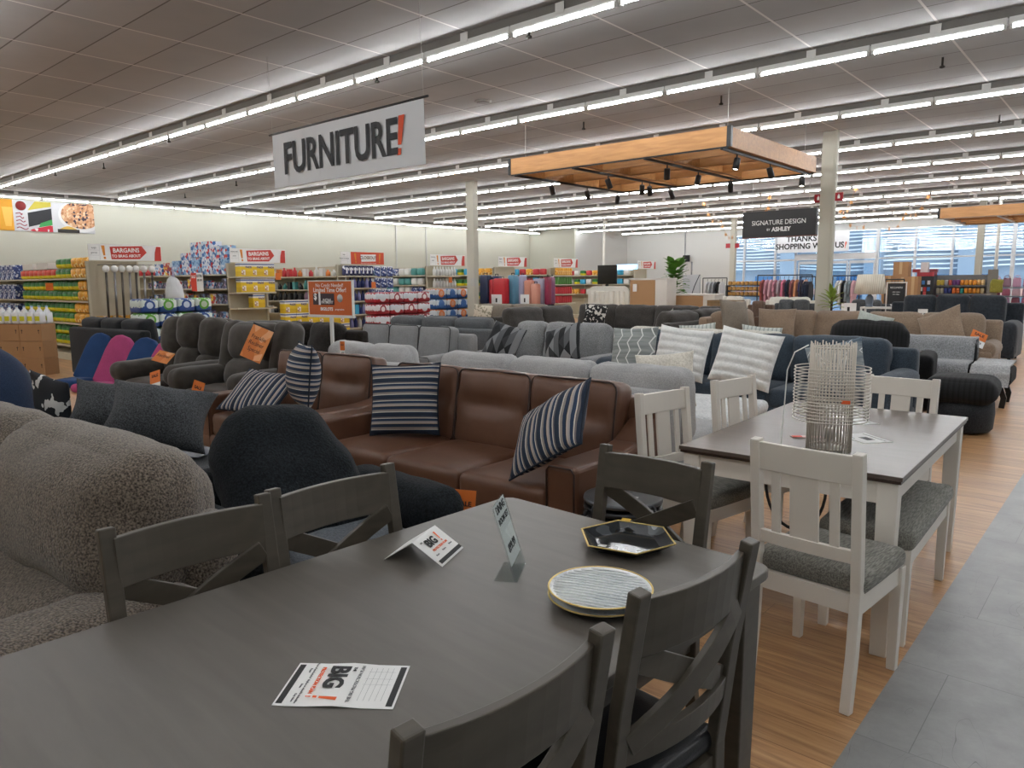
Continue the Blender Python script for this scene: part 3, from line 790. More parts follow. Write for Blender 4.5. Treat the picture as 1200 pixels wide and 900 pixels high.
# ------------------------------------------------------------------ white dining set
ww = mat('white_painted_wood', 'e3dcd2', .4, nz=.03, ns=8)
lg = fabric('grey_linen', '64625c', '918f87', 240, .3, stretch=(1, .10, 1))
wtop = wood('dark_walnut_top', '4b4039', '62554d', (3, 24, 24), .34, .02)
edge = mat('dark_brown_edge', '3a2a22', .4)
def make_slat_chair(name, lab, grp):
    t = thing(name, lab, 'chair', group=grp)
    py = lambda z: -.195 - max(0, z-.44)*.10
    for s in (-1, 1):
        x = s*.185
        MB().sweep([(x, -.235, 0), (x, py(.2)-.012, .2), (x, py(.44), .44), (x, py(.7), .7), (x-s*.0, py(.94), .94)], .036, .04, up=(0, 1, 0)).build('back_post', ww, t, bevel=.004)
        MB().bar((s*.19, .2, 0), (s*.19, .2, .425), .034, .034, up=(0, 1, 0), w2=.044, h2=.044).build('leg', ww, t, bevel=.003)
        MB().span((s*.188-.012, -.19, .355), (s*.188+.012, .2, .425)).build('seat_rail', ww, t)
    cur = lambda x: -.009*(1-(x/.175)**2)
    xs = [-.172+.344*i/8 for i in range(9)]
    def rail(name, z0, z1, th):
        vs = []; fs = []; n = len(xs)
        for x in xs:
            for z, dy in ((z0, -th), (z0, th), (z1, th), (z1, -th)): vs.append((x, py(z)+cur(x)+dy, z))
        for i in range(n-1):
            for k_ in range(4): fs.append((4*i+k_, 4*i+4+k_, 4*i+4+(k_+1) % 4, 4*i+(k_+1) % 4))
        fs += [(0, 1, 2, 3), (4*n-1, 4*n-2, 4*n-3, 4*n-4)]
        MB().add(vs, fs).build(name, ww, t, bevel=.003)
    rail('top_rail', .825, .93, .011); rail('lower_rail', .54, .59, .011)
    for x, w_ in ((0, .105), (-.107, .034), (.107, .034)):
        MB().bar((x, py(.57)+cur(x), .57), (x, py(.85)+cur(x), .85), w_, .012, up=(0, 1, 0)).build('slat', ww, t, bevel=.002)
    MB().span((-.19, .188, .355), (.19, .212, .425)).build('apron', ww, t); MB().span((-.19, -.205, .355), (.19, -.18, .425)).build('apron', ww, t)
    MB().soft((.425, .425, .075), .03, (.0, .0, .35), 7, 3, T(0, .018, .458), wr=.002).build('seat_cushion', lg, t)
    return t
wc = make_slat_chair('slat_back_chair', 'white slat-back dining chair with grey seat at near end of white table', 'white chairs at the white table')
wc.location = (-.852, 2.83, 0); wc.rotation_euler = (0, 0, R(-5))
for x, y, a, lab in ((-1.69, 3.41, -101, 'white slat-back dining chair beside the dark metal stools, at left of white table'),
                     (-1.61, 4.12, -101, 'white slat-back dining chair at left of white table, before the ribbed white pillows'),
                     (-1.10, 4.57, 175, 'white slat-back dining chair at far end of white table, before the navy sofa')):
    dup(wc, (x, y, 0), R(a), lab)
wt = thing('dining_table', 'white dining table with dark walnut top holding a rattan lamp', 'table', (-1.15, 3.84, 0), R(1.5))
MB().span((-.47, -.80, .742), (.47, .80, .76)).build('table_top', wtop, wt, bevel=.002)
MB().span((-.465, -.795, .729), (.465, .795, .7415)).build('top_edge', edge, wt)
ap = MB()
for a, b_ in (((-.435, -.77, .635), (-.41, .77, .728)), ((.41, -.77, .635), (.435, .77, .728)), ((-.435, -.77, .635), (.435, -.745, .728)), ((-.435, .745, .635), (.435, .77, .728))): ap.span(a, b_)
ap.build('apron', ww, wt, bevel=.002)
for sx in (-1, 1):
    for sy in (-1, 1):
        MB().bar((sx*.415, sy*.745, 0), (sx*.415, sy*.745, .728), .062, .062, up=(0, 1, 0), w2=.078, h2=.078).build('leg', ww, wt, bevel=.004)
bn = thing('bench', 'white dining bench with grey woven seat tucked under right side of white table', 'bench', (-.835, 3.67, 0), R(1.5))
MB().soft((.38, .95, .085), .035, (0, 0, .25), 8, 3, T(0, 0, .455), wr=.002).build('seat_cushion', lg, bn)
ap = MB()
for a, b_ in (((-.17, -.44, .345), (-.15, .44, .42)), ((.15, -.44, .345), (.17, .44, .42)), ((-.17, -.45, .345), (.17, -.43, .42)), ((-.17, .43, .345), (.17, .45, .42))): ap.span(a, b_)
ap.build('apron', ww, bn)
for sx in (-1, 1):
    for sy in (-1, 1):
        MB().bar((sx*.155, sy*.435, 0), (sx*.155, sy*.435, .42), .036, .036, up=(0, 1, 0), w2=.046, h2=.046).build('leg', ww, bn, bevel=.003)
# black strap looping down from the apron
o = MB().tube([(.13*math.cos(t), 0, -.2*math.sin(t)) for t in [math.pi*i/16 for i in range(17)]], .007, 6).build('strap', mat('black_strap', '141416', .5), loc=(-1.10, 3.15, .634))
props(o, 'black strap hanging in a loop under the near end of white table', 'strap')

# lamp: inner column of vertical sticks, outer drum of horizontal rings
rat = mat('pale_rattan', 'd8cfc3', .6, nz=.1, ns=30)
wire = mat('white_wire', 'dcd6cc', .45)
lm = thing('rattan_lamp', 'tall rattan stick lamp ringed by a pale wire drum shade on white table', 'lamp', (-1.035, 3.36, .7605), R(10))
for k_ in range(40):
    a = 2*math.pi*k_/40; r0 = .092
    MB().tube([(r0*math.cos(a), r0*math.sin(a), .0), (r0*math.cos(a+.04), r0*math.sin(a+.04), .24), (r0*math.cos(a), r0*math.sin(a), .475+.006*(k_ % 3))], .0031, 6).build('stick', rat, lm)
for z in (.018, .24, .462):
    MB().tube(arc((0, 0, z), .0875, 0, 2*math.pi*39/40, 39), .0035, 6, closed=True).build('hoop', rat, lm)
for k_ in range(17):
    z = .145+k_*.0143
    MB().tube(arc((0, 0, z), .156+.0015*math.sin(k_), 0, 2*math.pi*47/48, 47), .0026, 5, closed=True).build('shade_ring', wire, lm)
for k_ in range(6):
    a = 2*math.pi*k_/6
    MB().tube([(.1535*math.cos(a), .1535*math.sin(a), .143), (.1535*math.cos(a), .1535*math.sin(a), .378)], .0022, 5).build('shade_wire', wire, lm)
for k_ in range(3):
    a = 2*math.pi*k_/3+.4
    MB().tube([(.093*math.cos(a), .093*math.sin(a), .24), (.1535*math.cos(a), .1535*math.sin(a), .24)], .0022, 5).build('spoke', wire, lm)
rr = random.Random(3)
for k_ in range(10):
    a = rr.random()*6.28; a2 = a+rr.uniform(-1.2, 1.2); q_ = rr.uniform(.5, .95)
    MB().tube([(.07*math.cos(a), .07*math.sin(a), .26), (.05*math.cos((a+a2)/2), .05*math.sin((a+a2)/2), .36), (.078*math.cos(a2), .078*math.sin(a2), .36+.1*q_)], .0025, 5).build('twig', mat('white_twig', 'e4e2dc', .5), lm)
MB().lathe([(0, 0), (.06, 0), (.06, .015), (.012, .02), (.012, .05), (.02, .052), (.02, .10), (0, .1)], 16).build('socket', mat('pale_socket', 'b9b4ad', .5), lm)
MB().span((.06, -.145, .235), (.095, -.143, .25)).build('orange_sticker', orange_ink, lm)
MB().tube([(-.10, -.02, .47), (-.15, -.06, .44), (-.175, -.08, .36), (-.18, -.085, .2), (-.185, -.09, .03), (-.19, -.10, .004), (-.2, -.16, .004), (-.13, -.21, .004), (-.05, -.19, .004), (-.06, -.12, .004), (-.085, -.08, .006)], .003, 6).build('cord', mat('white_cord', 'dfdfda', .5), lm)
def sheet(name, lab, x, y, w_, h_, rz, dark, z=.7605):
    t = thing(name, lab, 'paper', (x, y, z), R(rz))
    MB().span((-w_/2, -h_/2, 0), (w_/2, h_/2, .0012)).build('sheet', paper, t)
    m_ = MB()
    for a in dark: m_.span((a[0], a[1], .0012), (a[2], a[3], .0016))
    m_.build('printing', ink, t)
    return t
sheet('leaflet', 'white printed leaflet lying right of the lamp on white table', -.98, 3.72, .21, .15, -40, [(-.02, -.02, .05, .02), (-.09, .05, .09, .055), (-.09, -.055, .0, -.05)])
sheet('price_card', 'small white card with dark edge behind the lamp on white table', -1.10, 4.14, .14, .09, -38, [(.055, -.04, .063, .04), (-.05, .02, .03, .026)])
pk = thing('hang_tag', 'pink and red swing tag lying left of the lamp on white table', 'tag', (-1.20, 3.57, .7605), R(35))
MB().span((-.075, -.022, 0), (.075, .022, .004)).build('card', mat('pale_pink_card', 'e6c5c4', .6), pk)
MB().span((-.07, -.018, .004), (-.025, .018, .0046)).build('red_panel', red_ink, pk)

# dark metal stools nested in a stack
stm = mat('dark_gunmetal', '2b2c2f', .35, .6); stt = mat('gunmetal_seat', '5c5f63', .3, .7)
for i, nm in enumerate(('lowest', 'middle', 'topmost')):
    z = i*.038
    t = thing('metal_stool', 'round dark metal stool, %s of the nested stack beside the brown sofa' % nm, 'stool', (-1.80, 2.87, z), R(17*i), 'nested metal stools')
    MB().lathe([(0, .442), (.175, .442), (.185, .44), (.187, .425), (.182, .42), (.18, .436), (0, .437)], 32).build('seat', stt if i == 2 else stm, t)
    for k_ in range(4):
        a = R(45+90*k_)
        MB().tube([(.182*math.cos(a), .182*math.sin(a), .43), (.197*math.cos(a), .197*math.sin(a), .425), (.2*math.cos(a), .2*math.sin(a), .40), (.215*math.cos(a), .215*math.sin(a), 0)], .007, 6).build('leg', stm, t)
    if i == 2: MB().span((-.02, -.012, .4425), (.02, .012, .4432)).build('price_label', paper, t, loc=(.05, -.03, 0), rot=(0, 0, R(-17)))
# ------------------------------------------------------------------ upholstery
def piping_path(w, h, y, r=.03, b=0):
    "rounded rectangle in the xz plane"
    return [(x*(1+b*(1-(2*z/h)**2)*.5), y, z*(1+b*(1-(2*x/w)**2)*.5)) for x, z in rrect(w, h, r, 3)]
def sofa(name, lab, W, D, bh, sh, n, m, loc, rz, cat='sofa', arms=(1, 1), aw=.2, ah=.62, bt=.22, bm=None, sm=None, pipe=None, leg=None, seed=0,
         back_over=.0, dim=(), arm='block', cush_h=None, base=True, lean=9, br=.07, wr=.008, group=None, nb=None, lh=.07, seat_r=.05, bulge=.28, am=None, fr=.1, frame_h=None):
    """sofa facing local -y, centre of its footprint at the origin. bh back height, sh seat height, n seats."""
    t = thing(name, lab, cat, loc, rz, group)
    bm = bm or m; sm = sm or m; am = am or m; nb = nb or n
    iw = W-aw*sum(arms); x0 = -W/2+aw*arms[0]
    if base: MB().soft((W-.02, D-.03, sh-.17-lh), .03, (0, 0, 0), 5, 2, T(0, .0, lh+(sh-.17-lh)/2)).build('base', m, t)
    fh = frame_h or bh-.08
    MB().soft((W-.02-(2*aw-.06 if arm == 'slope' else 0)*0, .17, fh-lh), .05, (0, 0, 0), 6, 3, T(0, D/2-.095, lh+(fh-lh)/2), wr=wr*.4, seed=seed).build('back_frame', m, t)
    sd = D-.17-bt*.55
    for i in range(n):
        w = iw/n
        MB().soft((w-.006, sd, .19), seat_r, (0, .0, .16), 7, 3, T(x0+w*(i+.5), -D/2+.02+sd/2, sh-.085), wr=wr*.7, seed=seed+i).build('seat_cushion', sm, t)
    ch_ = cush_h or bh-sh+.05
    for i in range(nb):
        w = iw/nb
        M_ = T(x0+w*(i+.5), D/2-.17-bt*.42, sh+ch_/2-.035, rx=R(-lean))
        o = MB().soft((w+back_over, bt, ch_), br, (.02, bulge, .02), 10, 3, M_, dim=dim, wr=wr, seed=seed+11*i, wf=6).build('back_cushion', bm, t)
        if pipe:
            for yy in (-.42,):
                pp = [M_ @ Vector(p) for p in piping_path(w*.985, ch_*.97, yy*bt, .05, .02)]
                MB().tube(pp, .006, 6, closed=True).build('piping', pipe, o)
    for k_, s in ((0, -1), (1, 1)):
        if not arms[k_]: continue
        x = s*(W/2-aw/2); a_ = MB()
        if arm == 'roll':
            a_.soft((aw*.8, D-.06, ah-.12-lh), .04, (0, 0, 0), 6, 2, T(x, -.02, lh+(ah-.12-lh)/2))
            a_.soft((aw*1.08, D-.1, .22), .105, (.02, .0, .06), 8, 4, T(x+s*.01, -.02, ah-.11), wr=wr, seed=seed)
        elif arm == 'slope':
            pr = [(-D/2+.02, lh), (D/2-.03, lh), (D/2-.03, ah+.16), (D/2-.16, ah+.13), (D/2-.36, ah+.02), (D/2-.5, ah), (-D/2+.02, ah)]
            a_.prism(pr, x-aw/2, x+aw/2, 'x')
        elif arm == 'puff':
            a_.soft((aw, D-.02, ah-lh), min(aw*.48, .11), (.08, .03, .06), 8, 4, T(x, -.01, lh+(ah-lh)/2), wr=wr*1.6, seed=seed+k_)
        else:
            a_.soft((aw, D-.02, ah-lh), .045, (.02, 0, .03), 7, 3, T(x, -.01, lh+(ah-lh)/2), wr=wr*.5, seed=seed+k_)
        o = a_.build('arm', am, t, bevel=.025 if arm == 'slope' else 0, seg=3)
        if pipe:
            f_ = [(x+(aw/2-.012)*sx_, -D/2+.018 if arm == 'slope' else -D/2-.002, z) for sx_, z in ((-1, lh+.02), (-1, ah-.03), (-.8, ah-.006), (.8, ah-.006), (1, ah-.03), (1, lh+.02))]
            MB().tube(f_, .005, 6).build('piping', pipe, o)
    lm_ = leg or mat('dark_leg', '241d18', .5)
    for sx in (-1, 1):
        for sy in (-1, 1):
            MB().bar((sx*(W/2-.09), sy*(D/2-.1), 0), (sx*(W/2-.09), sy*(D/2-.1), lh+.03), .04, .04, up=(0, 1, 0), w2=.055, h2=.055).build('leg', lm_, t)
    return t
def pillow(name, lab, m, w, h, t, loc, rot, rib=0, ribn=9, group=None, seed=0, pw=.5, ears=.07, trim=None):
    o = MB().pillow(w, h, t, rib=rib, ribn=ribn, seed=seed, pw=pw, ears=ears, n=48 if rib else 14).build(name, m)
    o.location = loc; o.rotation_euler = rot
    if trim:
        pts = []
        k = 14
        for a in range(4):
            for i in range(k):
                u = -1+2*i/k
                x, z = [(u, -1), (1, u), (-u, 1), (-1, -u)][a]
                pts.append((w/2*x*(1-ears*(1-z*z)), 0, h/2*z*(1-ears*(1-x*x))))
        MB().tube(pts, .006, 5, closed=True).build('trim', trim, o)
    return props(o, lab, 'pillow', group)

# --- brown leather three-seater and loveseat
leather = fabric('brown_leather', '583a2a', '684836', 9, .10, .42, .8, 0)
leather_pipe = mat('brown_piping', '2f1b14', .55)
leather.node_tree.nodes['Principled BSDF'].inputs['Specular IOR Level'].default_value = .45
tuft = ((-.45, .12, .035, .05), (.0, .10, .05, .05), (.45, .12, .035, .05), (-.22, .10, .03, .04), (.22, .10, .03, .04), (-.7, .14, .02, .05), (.7, .14, .02, .05))
BS = sofa('leather_sofa', 'brown leather three-seat sofa with buttoned back and striped pillows', 2.24, 1.0, .93, .47, 3, leather, (-3.15, 3.26, 0), R(1), arm='slope', aw=.19, ah=.62,
     pipe=leather_pipe, dim=tuft, seed=1, wr=.012, bulge=.22, bt=.2, br=.05)
BL = sofa('leather_loveseat', 'brown leather two-seat loveseat with buttoned back, left of the brown sofa', 1.62, 1.0, .93, .47, 2, leather, (-5.12, 3.33, 0), R(2), arm='slope', aw=.19, ah=.62,
     pipe=leather_pipe, dim=tuft, seed=4, wr=.012, bulge=.22, bt=.2, br=.05)

stripe = [(0, '1f2b3d'), (.16, '23344a'), (.2, 'cfc9bd'), (.25, '8f8782'), (.36, '22324a'), (.5, '1c2736'), (.54, 'b8a89c'), (.62, 'a09a99'), (.7, '233650'), (.84, 'd8d2c4'), (.88, '70696a'), (.95, '1f2b3d')]
stv = ramp_mat('navy_stripe_vertical', stripe, 'x', .115, rough=.95, bump=.3)
sth = ramp_mat('navy_stripe_level', stripe, 'z', .115, rough=.95, bump=.3)
fr_m = mat('navy_fringe', '1c2431', .95)
pg = 'navy striped pillows'
pillow('striped_pillow', 'navy striped pillow lying tilted on left seat of brown loveseat', stv, .5, .5, .16, (-5.38, 3.1, .64), (R(-56), R(6), R(24)), trim=fr_m, group=pg, seed=1)
pillow('striped_pillow', 'navy striped pillow standing edge-on against right back of brown loveseat', sth, .46, .46, .24, (-4.62, 3.2, .70), (R(-6), 0, R(-22)), trim=fr_m, group=pg, seed=2)
pillow('striped_pillow', 'navy striped pillow upright on left seat of the brown sofa', sth, .5, .48, .18, (-3.72, 3.23, .715), (R(-14), R(-3), R(26)), trim=fr_m, group=pg, seed=3)
pillow('striped_pillow', 'navy striped pillow leaning on right arm of the brown sofa', stv, .50, .46, .18, (-2.30, 2.98, .74), (R(-48), R(-30), R(4)), trim=fr_m, group=pg, seed=4)

# --- taupe chenille sofa beside the far chairs (faces -y, only its right end in view)
taupe = fabric('taupe_chenille', '38312b', '877b6e', 170, 1.0, .95, .3, .3)
ts = thing('recliner_sofa', 'taupe chenille recliner sofa with plump cushions behind the far grey chairs', 'sofa', (-3.0, .56, 0), R(3))
MB().soft((2.1, .86, .3), .06, (0, 0, 0), 6, 2, T(0, 0, .19)).build('base', taupe, ts)
MB().soft((2.0, .2, .78), .09, (0, 0, 0), 6, 3, T(-.02, .40, .45)).build('back_frame', taupe, ts)
for x in (-.5, .47):
    MB().soft((.95, .34, .50), .15, (.02, .42, .04), 12, 5, T(x, .27, .80, rx=R(-14)), wr=.02, wf=4, seed=x).build('back_cushion', taupe, ts)
    MB().soft((.95, .34, .27), .12, (.02, .3, .03), 10, 4, T(x, .14, .535, rx=R(-6)), wr=.014, wf=4, seed=x+3).build('lumbar_cushion', taupe, ts)
    MB().soft((.80, .62, .22), .09, (0, 0, .2), 9, 4, T(x-.04, -.18, .40), wr=.012, seed=x).build('seat_cushion', taupe, ts)
for s in (-1, 1):
    a_ = MB().soft((.28, .88, .40), .1, (.05, .0, 0), 7, 3, T(s*.93, -.02, .26))
    a_.soft((.34, .84, .24), .115, (.06, .04, .12), 9, 5, T(s*.93, -.06, .545), wr=.016, seed=s)
    a_.build('arm', taupe, ts)
for sx in (-1, 1):
    for sy in (-1, 1): MB().span((sx*.9-.03, sy*.35-.03, 0), (sx*.9+.03, sy*.35+.03, .06)).build('leg', mat('dark_leg', '241d18', .5), ts)
cream = fabric('cream_boucle', 'cfc9bb', 'f0ebe0', 70, .8, .95, .4, .2)
pillow('throw_pillow', 'cream pillow with dark piping on taupe sofa, cut by left photo edge', cream, .44, .44, .16, (-3.12, .5, .74), (R(-20), R(6), R(25)), trim=fr_m, seed=5)

# --- slate recliner chair (faces +x)
slate = fabric('slate_plush', '0e1113', '24282c', 110, .8, .95, .4, .03)
slate_lit = fabric('slate_plush_lit', '3a3f45', '5a6067', 110, .6, .95, .4, .2)  # lighter slate: light from above put into the seat and footrest colour
sr = thing('recliner_chair', 'dark slate plush recliner chair turned sideways between taupe sofa and brown sofa', 'armchair', (-2.64, 1.70, 0), R(86))
# local: faces -y, so rz=+90 turns it towards +x
MB().soft((1.0, .9, .3), .06, (0, 0, 0), 6, 2, T(0, 0, .2)).build('base', slate, sr)
MB().soft((.66, .40, .70), .19, (.03, .14, .02), 12, 6, T(-.02, .13, .68, rx=R(-40)), wr=.03, wf=3.6, seed=5, taper=(.74, .8)).build('back_cushion', slate, sr)
MB().soft((.86, .2, .6), .09, (0, 0, .02), 8, 4, T(0, .38, .42)).build('back_frame', slate, sr)
MB().soft((.62, .62, .22), .09, (0, .05, .2), 9, 4, T(0, -.2, .40), wr=.01).build('seat_cushion', slate_lit, sr)
for s in (-1, 1):
    a_ = MB().soft((.2, .86, .4), .08, (0, 0, 0), 6, 3, T(s*.41, -.02, .28))
    a_.soft((.25, .74, .2), .095, (.06, .03, .1), 9, 5, T(s*.41, -.09, .55), wr=.012, seed=s)
    a_.build('arm', slate, sr)
MB().soft((.58, .1, .26), .045, (0, .2, 0), 7, 3, T(0, -.47, .26)).build('footrest', slate_lit, sr)
for sx in (-1, 1):
    for sy in (-1, 1): MB().span((sx*.42-.03, sy*.36-.03, 0), (sx*.42+.03, sy*.36+.03, .06)).build('leg', mat('dark_leg', '241d18', .5), sr)

# --- charcoal pillow-back sofa behind the taupe one (faces +y, back hidden)
char = fabric('charcoal_tweed', '2a2c2e', '54575a', 130, .9, .95, .35, .06)
cs = sofa('charcoal_sofa', 'charcoal tweed sofa with loose pillows standing behind the taupe recliner sofa', 2.1, .98, .80, .46, 2, char, (-4.55, 1.80, 0), R(180), aw=.2, ah=.58, seed=9, bt=.1, nb=-1)
pgc = 'large charcoal pillows'
pillow('back_pillow', 'large charcoal tweed pillow on charcoal sofa, left one beside the navy bean bag', char, .48, .44, .26, (-5.02, 1.82, .72), (R(-40), R(8), R(56)), group=pgc, seed=8, pw=.55, ears=.15)
pillow('back_pillow', 'large charcoal tweed pillow on charcoal sofa, right one above the taupe cushion', char, .60, .48, .30, (-4.40, 1.86, .74), (R(-50), R(12), R(58)), group=pgc, seed=9, pw=.55, ears=.15)
lf = thing('leaflet', 'dark blue leaflet with white edge lying on charcoal sofa near the recliners', 'paper', (-4.35, 2.02, .51), R(15))
MB().span((-.15, -.1, 0), (.15, .1, .002)).build('sheet', mat('navy_leaflet', '2b3756', .4), lf)
MB().span((-.15, -.1, .002), (-.02, -.08, .0024)).build('white_edge', paper, lf)
lf.rotation_euler = (R(4), 0, R(20))
zeb = print_mat('black_white_print', '20242a', ['20242a', 'd9dadb'], 11, .5, .9, vor=False, spread=.3)
pillow('patterned_pillow', 'black and white patterned pillow half hidden behind charcoal pillows', zeb, .40, .38, .10, (-5.36, 1.60, .76), (R(8), R(10), R(14)), seed=12)

# --- navy bean bag at the left edge
navy_cloth = fabric('navy_canvas', '152238', '22324c', 120, .3, .8, .4, .1)
bb = thing('bean_bag', 'navy faceted bean bag chair at the left edge of the photo', 'bean bag', (-6.42, 1.36, 0), R(20))
MB().soft((.98, .98, 1.07), .3, (.08, .08, .02), 7, 4, T(0, 0, .535), wr=.03, wf=2.2, taper=(.66, .66), seed=3).build('bag', navy_cloth, bb)
# --- dark brown recliners
rec = fabric('dark_brown_suede', '2e2a26', '47423c', 14, .15, .65, .8, .25)
recs = fabric('dark_brown_seat', '2f2722', '453a33', 14, .15, .5, .8, .1)
def recliner(lab, loc, rz, lobes, seed):
    t = thing('recliner', lab, 'armchair', loc, rz)
    MB().soft((1.0, .86, .34), .06, (0, 0, 0), 6, 2, T(0, .02, .21)).build('base', rec, t)
    MB().soft((.78, .2, .85), .09, (.03, 0, .02), 8, 4, T(0, .36, .62, rx=R(-12))).build('back_shell', rec, t)
    if lobes == 3:
        L = [(-.29, .25, .25, .40, .86), (0, .22, .27, .36, .92), (.29, .25, .25, .40, .86), (-.27, .20, .24, .26, .58), (0, .17, .28, .32, .62), (.27, .20, .24, .26, .58)]
    else:
        L = [(0, .23, .6, .36, .86), (0, .15, .58, .30, .57), (-.35, .26, .16, .60, .74), (.35, .26, .16, .60, .74)]
    for i, (x, y, w_, h_, z) in enumerate(L):
        MB().soft((w_+.05, .26, h_), min(.12, w_*.42), (.03, .2, .03), 8, 4, T(x, y, z, rx=R(-14)), wr=.01, seed=seed+i).build('back_cushion', rec, t)
    t.scale = (1.05, 1.0, 1.10)
    MB().soft((.60, .62, .2), .09, (0, .04, .18), 8, 4, T(0, -.17, .40), wr=.008, seed=seed).build('seat_cushion', recs, t)
    for s in (-1, 1):
        a_ = MB().soft((.2, .82, .38), .07, (0, 0, 0), 6, 3, T(s*.41, -.03, .28))
        a_.soft((.25, .78, .19), .09, (.05, .0, .06), 8, 5, T(s*.41, -.05, .56), wr=.01, seed=seed+s)
        a_.build('arm', rec, t)
    MB().soft((.58, .12, .30), .055, (0, .25, 0), 7, 3, T(0, -.46, .27)).build('footrest', rec, t)
    for sx in (-1, 1):
        for sy in (-1, 1): MB().span((sx*.4-.03, sy*.33-.03, 0), (sx*.4+.03, sy*.33+.03, .06)).build('leg', mat('dark_leg', '241d18', .5), t)
    return t
recliner('dark brown suede recliner with three-lobed tufted back, left of two recliners', (-7.82, 3.55, 0), R(12), 3, 1)
recliner('dark brown suede recliner with a large orange notice on its back', (-6.62, 3.60, 0), R(10), 2, 8)

# --- light grey pieces with their backs to the brown leather ones (face +y)
lgrey = fabric('light_grey_weave', '9a9a9a', 'bebebe', 170, .4, .95, .35, .2)
lgl = sofa('grey_loveseat', 'light grey loveseat seen from behind, back to back with brown loveseat', 1.55, .98, .93, .46, 2, lgrey, (-5.66, 4.68, 0), R(182), aw=.2, ah=.6, seed=21, bt=.26, br=.1, wr=.014, frame_h=.8)
lgs = sofa('grey_sofa', 'light blue-grey sofa seen from behind, back to back with brown sofa', 2.5, 1.0, .92, .46, 3, fabric('blue_grey_weave', '989898', 'bcbcbc', 170, .4, .95, .35, .2), (-3.52, 4.66, 0), R(181), aw=.22, ah=.6, seed=25, bt=.24, br=.08, wr=.012, frame_h=.8, arms=(0, 1))
cz = thing('chaise', 'light grey chaise seat reaching out from grey sofa beside the white chairs', 'chaise', (-2.93, 5.75, 0), R(1))
MB().soft((.92, 1.15, .30), .03, (0, 0, 0), 6, 2, T(0, 0, .19)).build('base', lgrey, cz)
plushw = fabric('white_plush', 'c9ccce', 'eceeee', 60, .9, .95, .4, .2)
MB().soft((.94, 1.17, .13), .055, (0, 0, .25), 9, 3, T(0, 0, .40), wr=.012).build('seat_cushion', plushw, cz)
pillow('cream_pillow', 'cream bouclé pillow lying on the grey chaise beside white chair', cream, .48, .46, .17, (-2.95, 5.35, .69), (R(-16), R(-6), R(22)), seed=15)
wo = thing('ottoman', 'white plush square ottoman peeking between light grey loveseat and grey sofa', 'ottoman', (-4.62, 5.6, 0), R(10))
MB().soft((.6, .6, .34), .06, (0, 0, .0), 6, 3, T(0, 0, .25)).build('body', plushw, wo)
MB().soft((.62, .62, .14), .06, (0, 0, .3), 8, 3, T(0, 0, .49), wr=.01).build('cushion', plushw, wo)
for sx in (-1, 1):
    for sy in (-1, 1): MB().span((sx*.24-.02, sy*.24-.02, 0), (sx*.24+.02, sy*.24+.02, .09)).build('leg', mat('dark_leg', '241d18', .5), wo)

# --- second rank of sofas (face -y)
gmid = fabric('mid_grey_linen', '7b7c7d', '9c9d9e', 170, .35, .95, .35, .2)
sofa('grey_linen_sofa', 'mid grey linen three-seat sofa with piped box cushions behind the light grey loveseat', 2.15, .95, .93, .47, 3, gmid, (-7.62, 6.42, 0), R(3), aw=.22, ah=.62, seed=31, pipe=mat('dark_grey_piping', '3c3e40', .8), bt=.22, br=.06, lean=8)
heat = fabric('heather_grey_tweed', '6b6c6d', 'a7a8a9', 120, .6, .95, .4, .2)
sofa('heather_sofa', 'heather grey tweed sofa with black diamond pillows, left of the navy sofa', 1.85, 1.0, .97, .47, 3, heat, (-5.82, 7.52, 0), R(2), aw=.2, ah=.62, seed=35, bt=.26, br=.09, lean=14, wr=.012)
dia = None
def diamond_mat():
    m, nt, b = new_mat('black_diamond_print'); b.inputs['Roughness'].default_value = .9
    tc = N(nt, 'ShaderNodeTexCoord'); sp = N(nt, 'ShaderNodeSeparateXYZ'); nt.links.new(tc.outputs['Object'], sp.inputs[0])
    def fl(sx, sz):     # index of the diagonal band a point lies in
        a = N(nt, 'ShaderNodeMath', operation='MULTIPLY'); a.inputs[1].default_value = sx; nt.links.new(sp.outputs[0], a.inputs[0])
        c = N(nt, 'ShaderNodeMath', operation='MULTIPLY_ADD'); c.inputs[1].default_value = sz; nt.links.new(sp.outputs[2], c.inputs[0]); nt.links.new(a.outputs[0], c.inputs[2])
        f = N(nt, 'ShaderNodeMath', operation='FLOOR'); nt.links.new(c.outputs[0], f.inputs[0]); return f
    cb_ = N(nt, 'ShaderNodeCombineXYZ')
    for i, f in enumerate((fl(6.5, 5), fl(6.5, -5), fl(13, 0))): nt.links.new(f.outputs[0], cb_.inputs[i])
    s = N(nt, 'ShaderNodeTexWhiteNoise'); nt.links.new(cb_.outputs[0], s.inputs['Vector'])
    r = N(nt, 'ShaderNodeValToRGB'); r.color_ramp.interpolation = 'CONSTANT'; el = r.color_ramp.elements
    el[0].position = 0; el[0].color = C('16181b'); el[1].position = .8; el[1].color = C('7d7f82')
    e = el.new(.42); e.color = C('2e3033'); e = el.new(.62); e.color = C('55585b')
    nt.links.new(s.outputs[0], r.inputs['Fac']); nt.links.new(r.outputs['Color'], b.inputs['Base Color'])
    return m
dia = diamond_mat()
pillow('diamond_pillow', 'black and grey diamond pillow on left end of heather grey sofa', dia, .50, .48, .16, (-6.32, 7.2, .70), (R(-26), R(14), R(10)), group='black diamond pillows', seed=31)
pillow('diamond_pillow', 'black and grey diamond pillow on right end of heather grey sofa', dia, .54, .5, .16, (-5.4, 7.22, .71), (R(-26), R(-16), R(6)), group='black diamond pillows', seed=33)

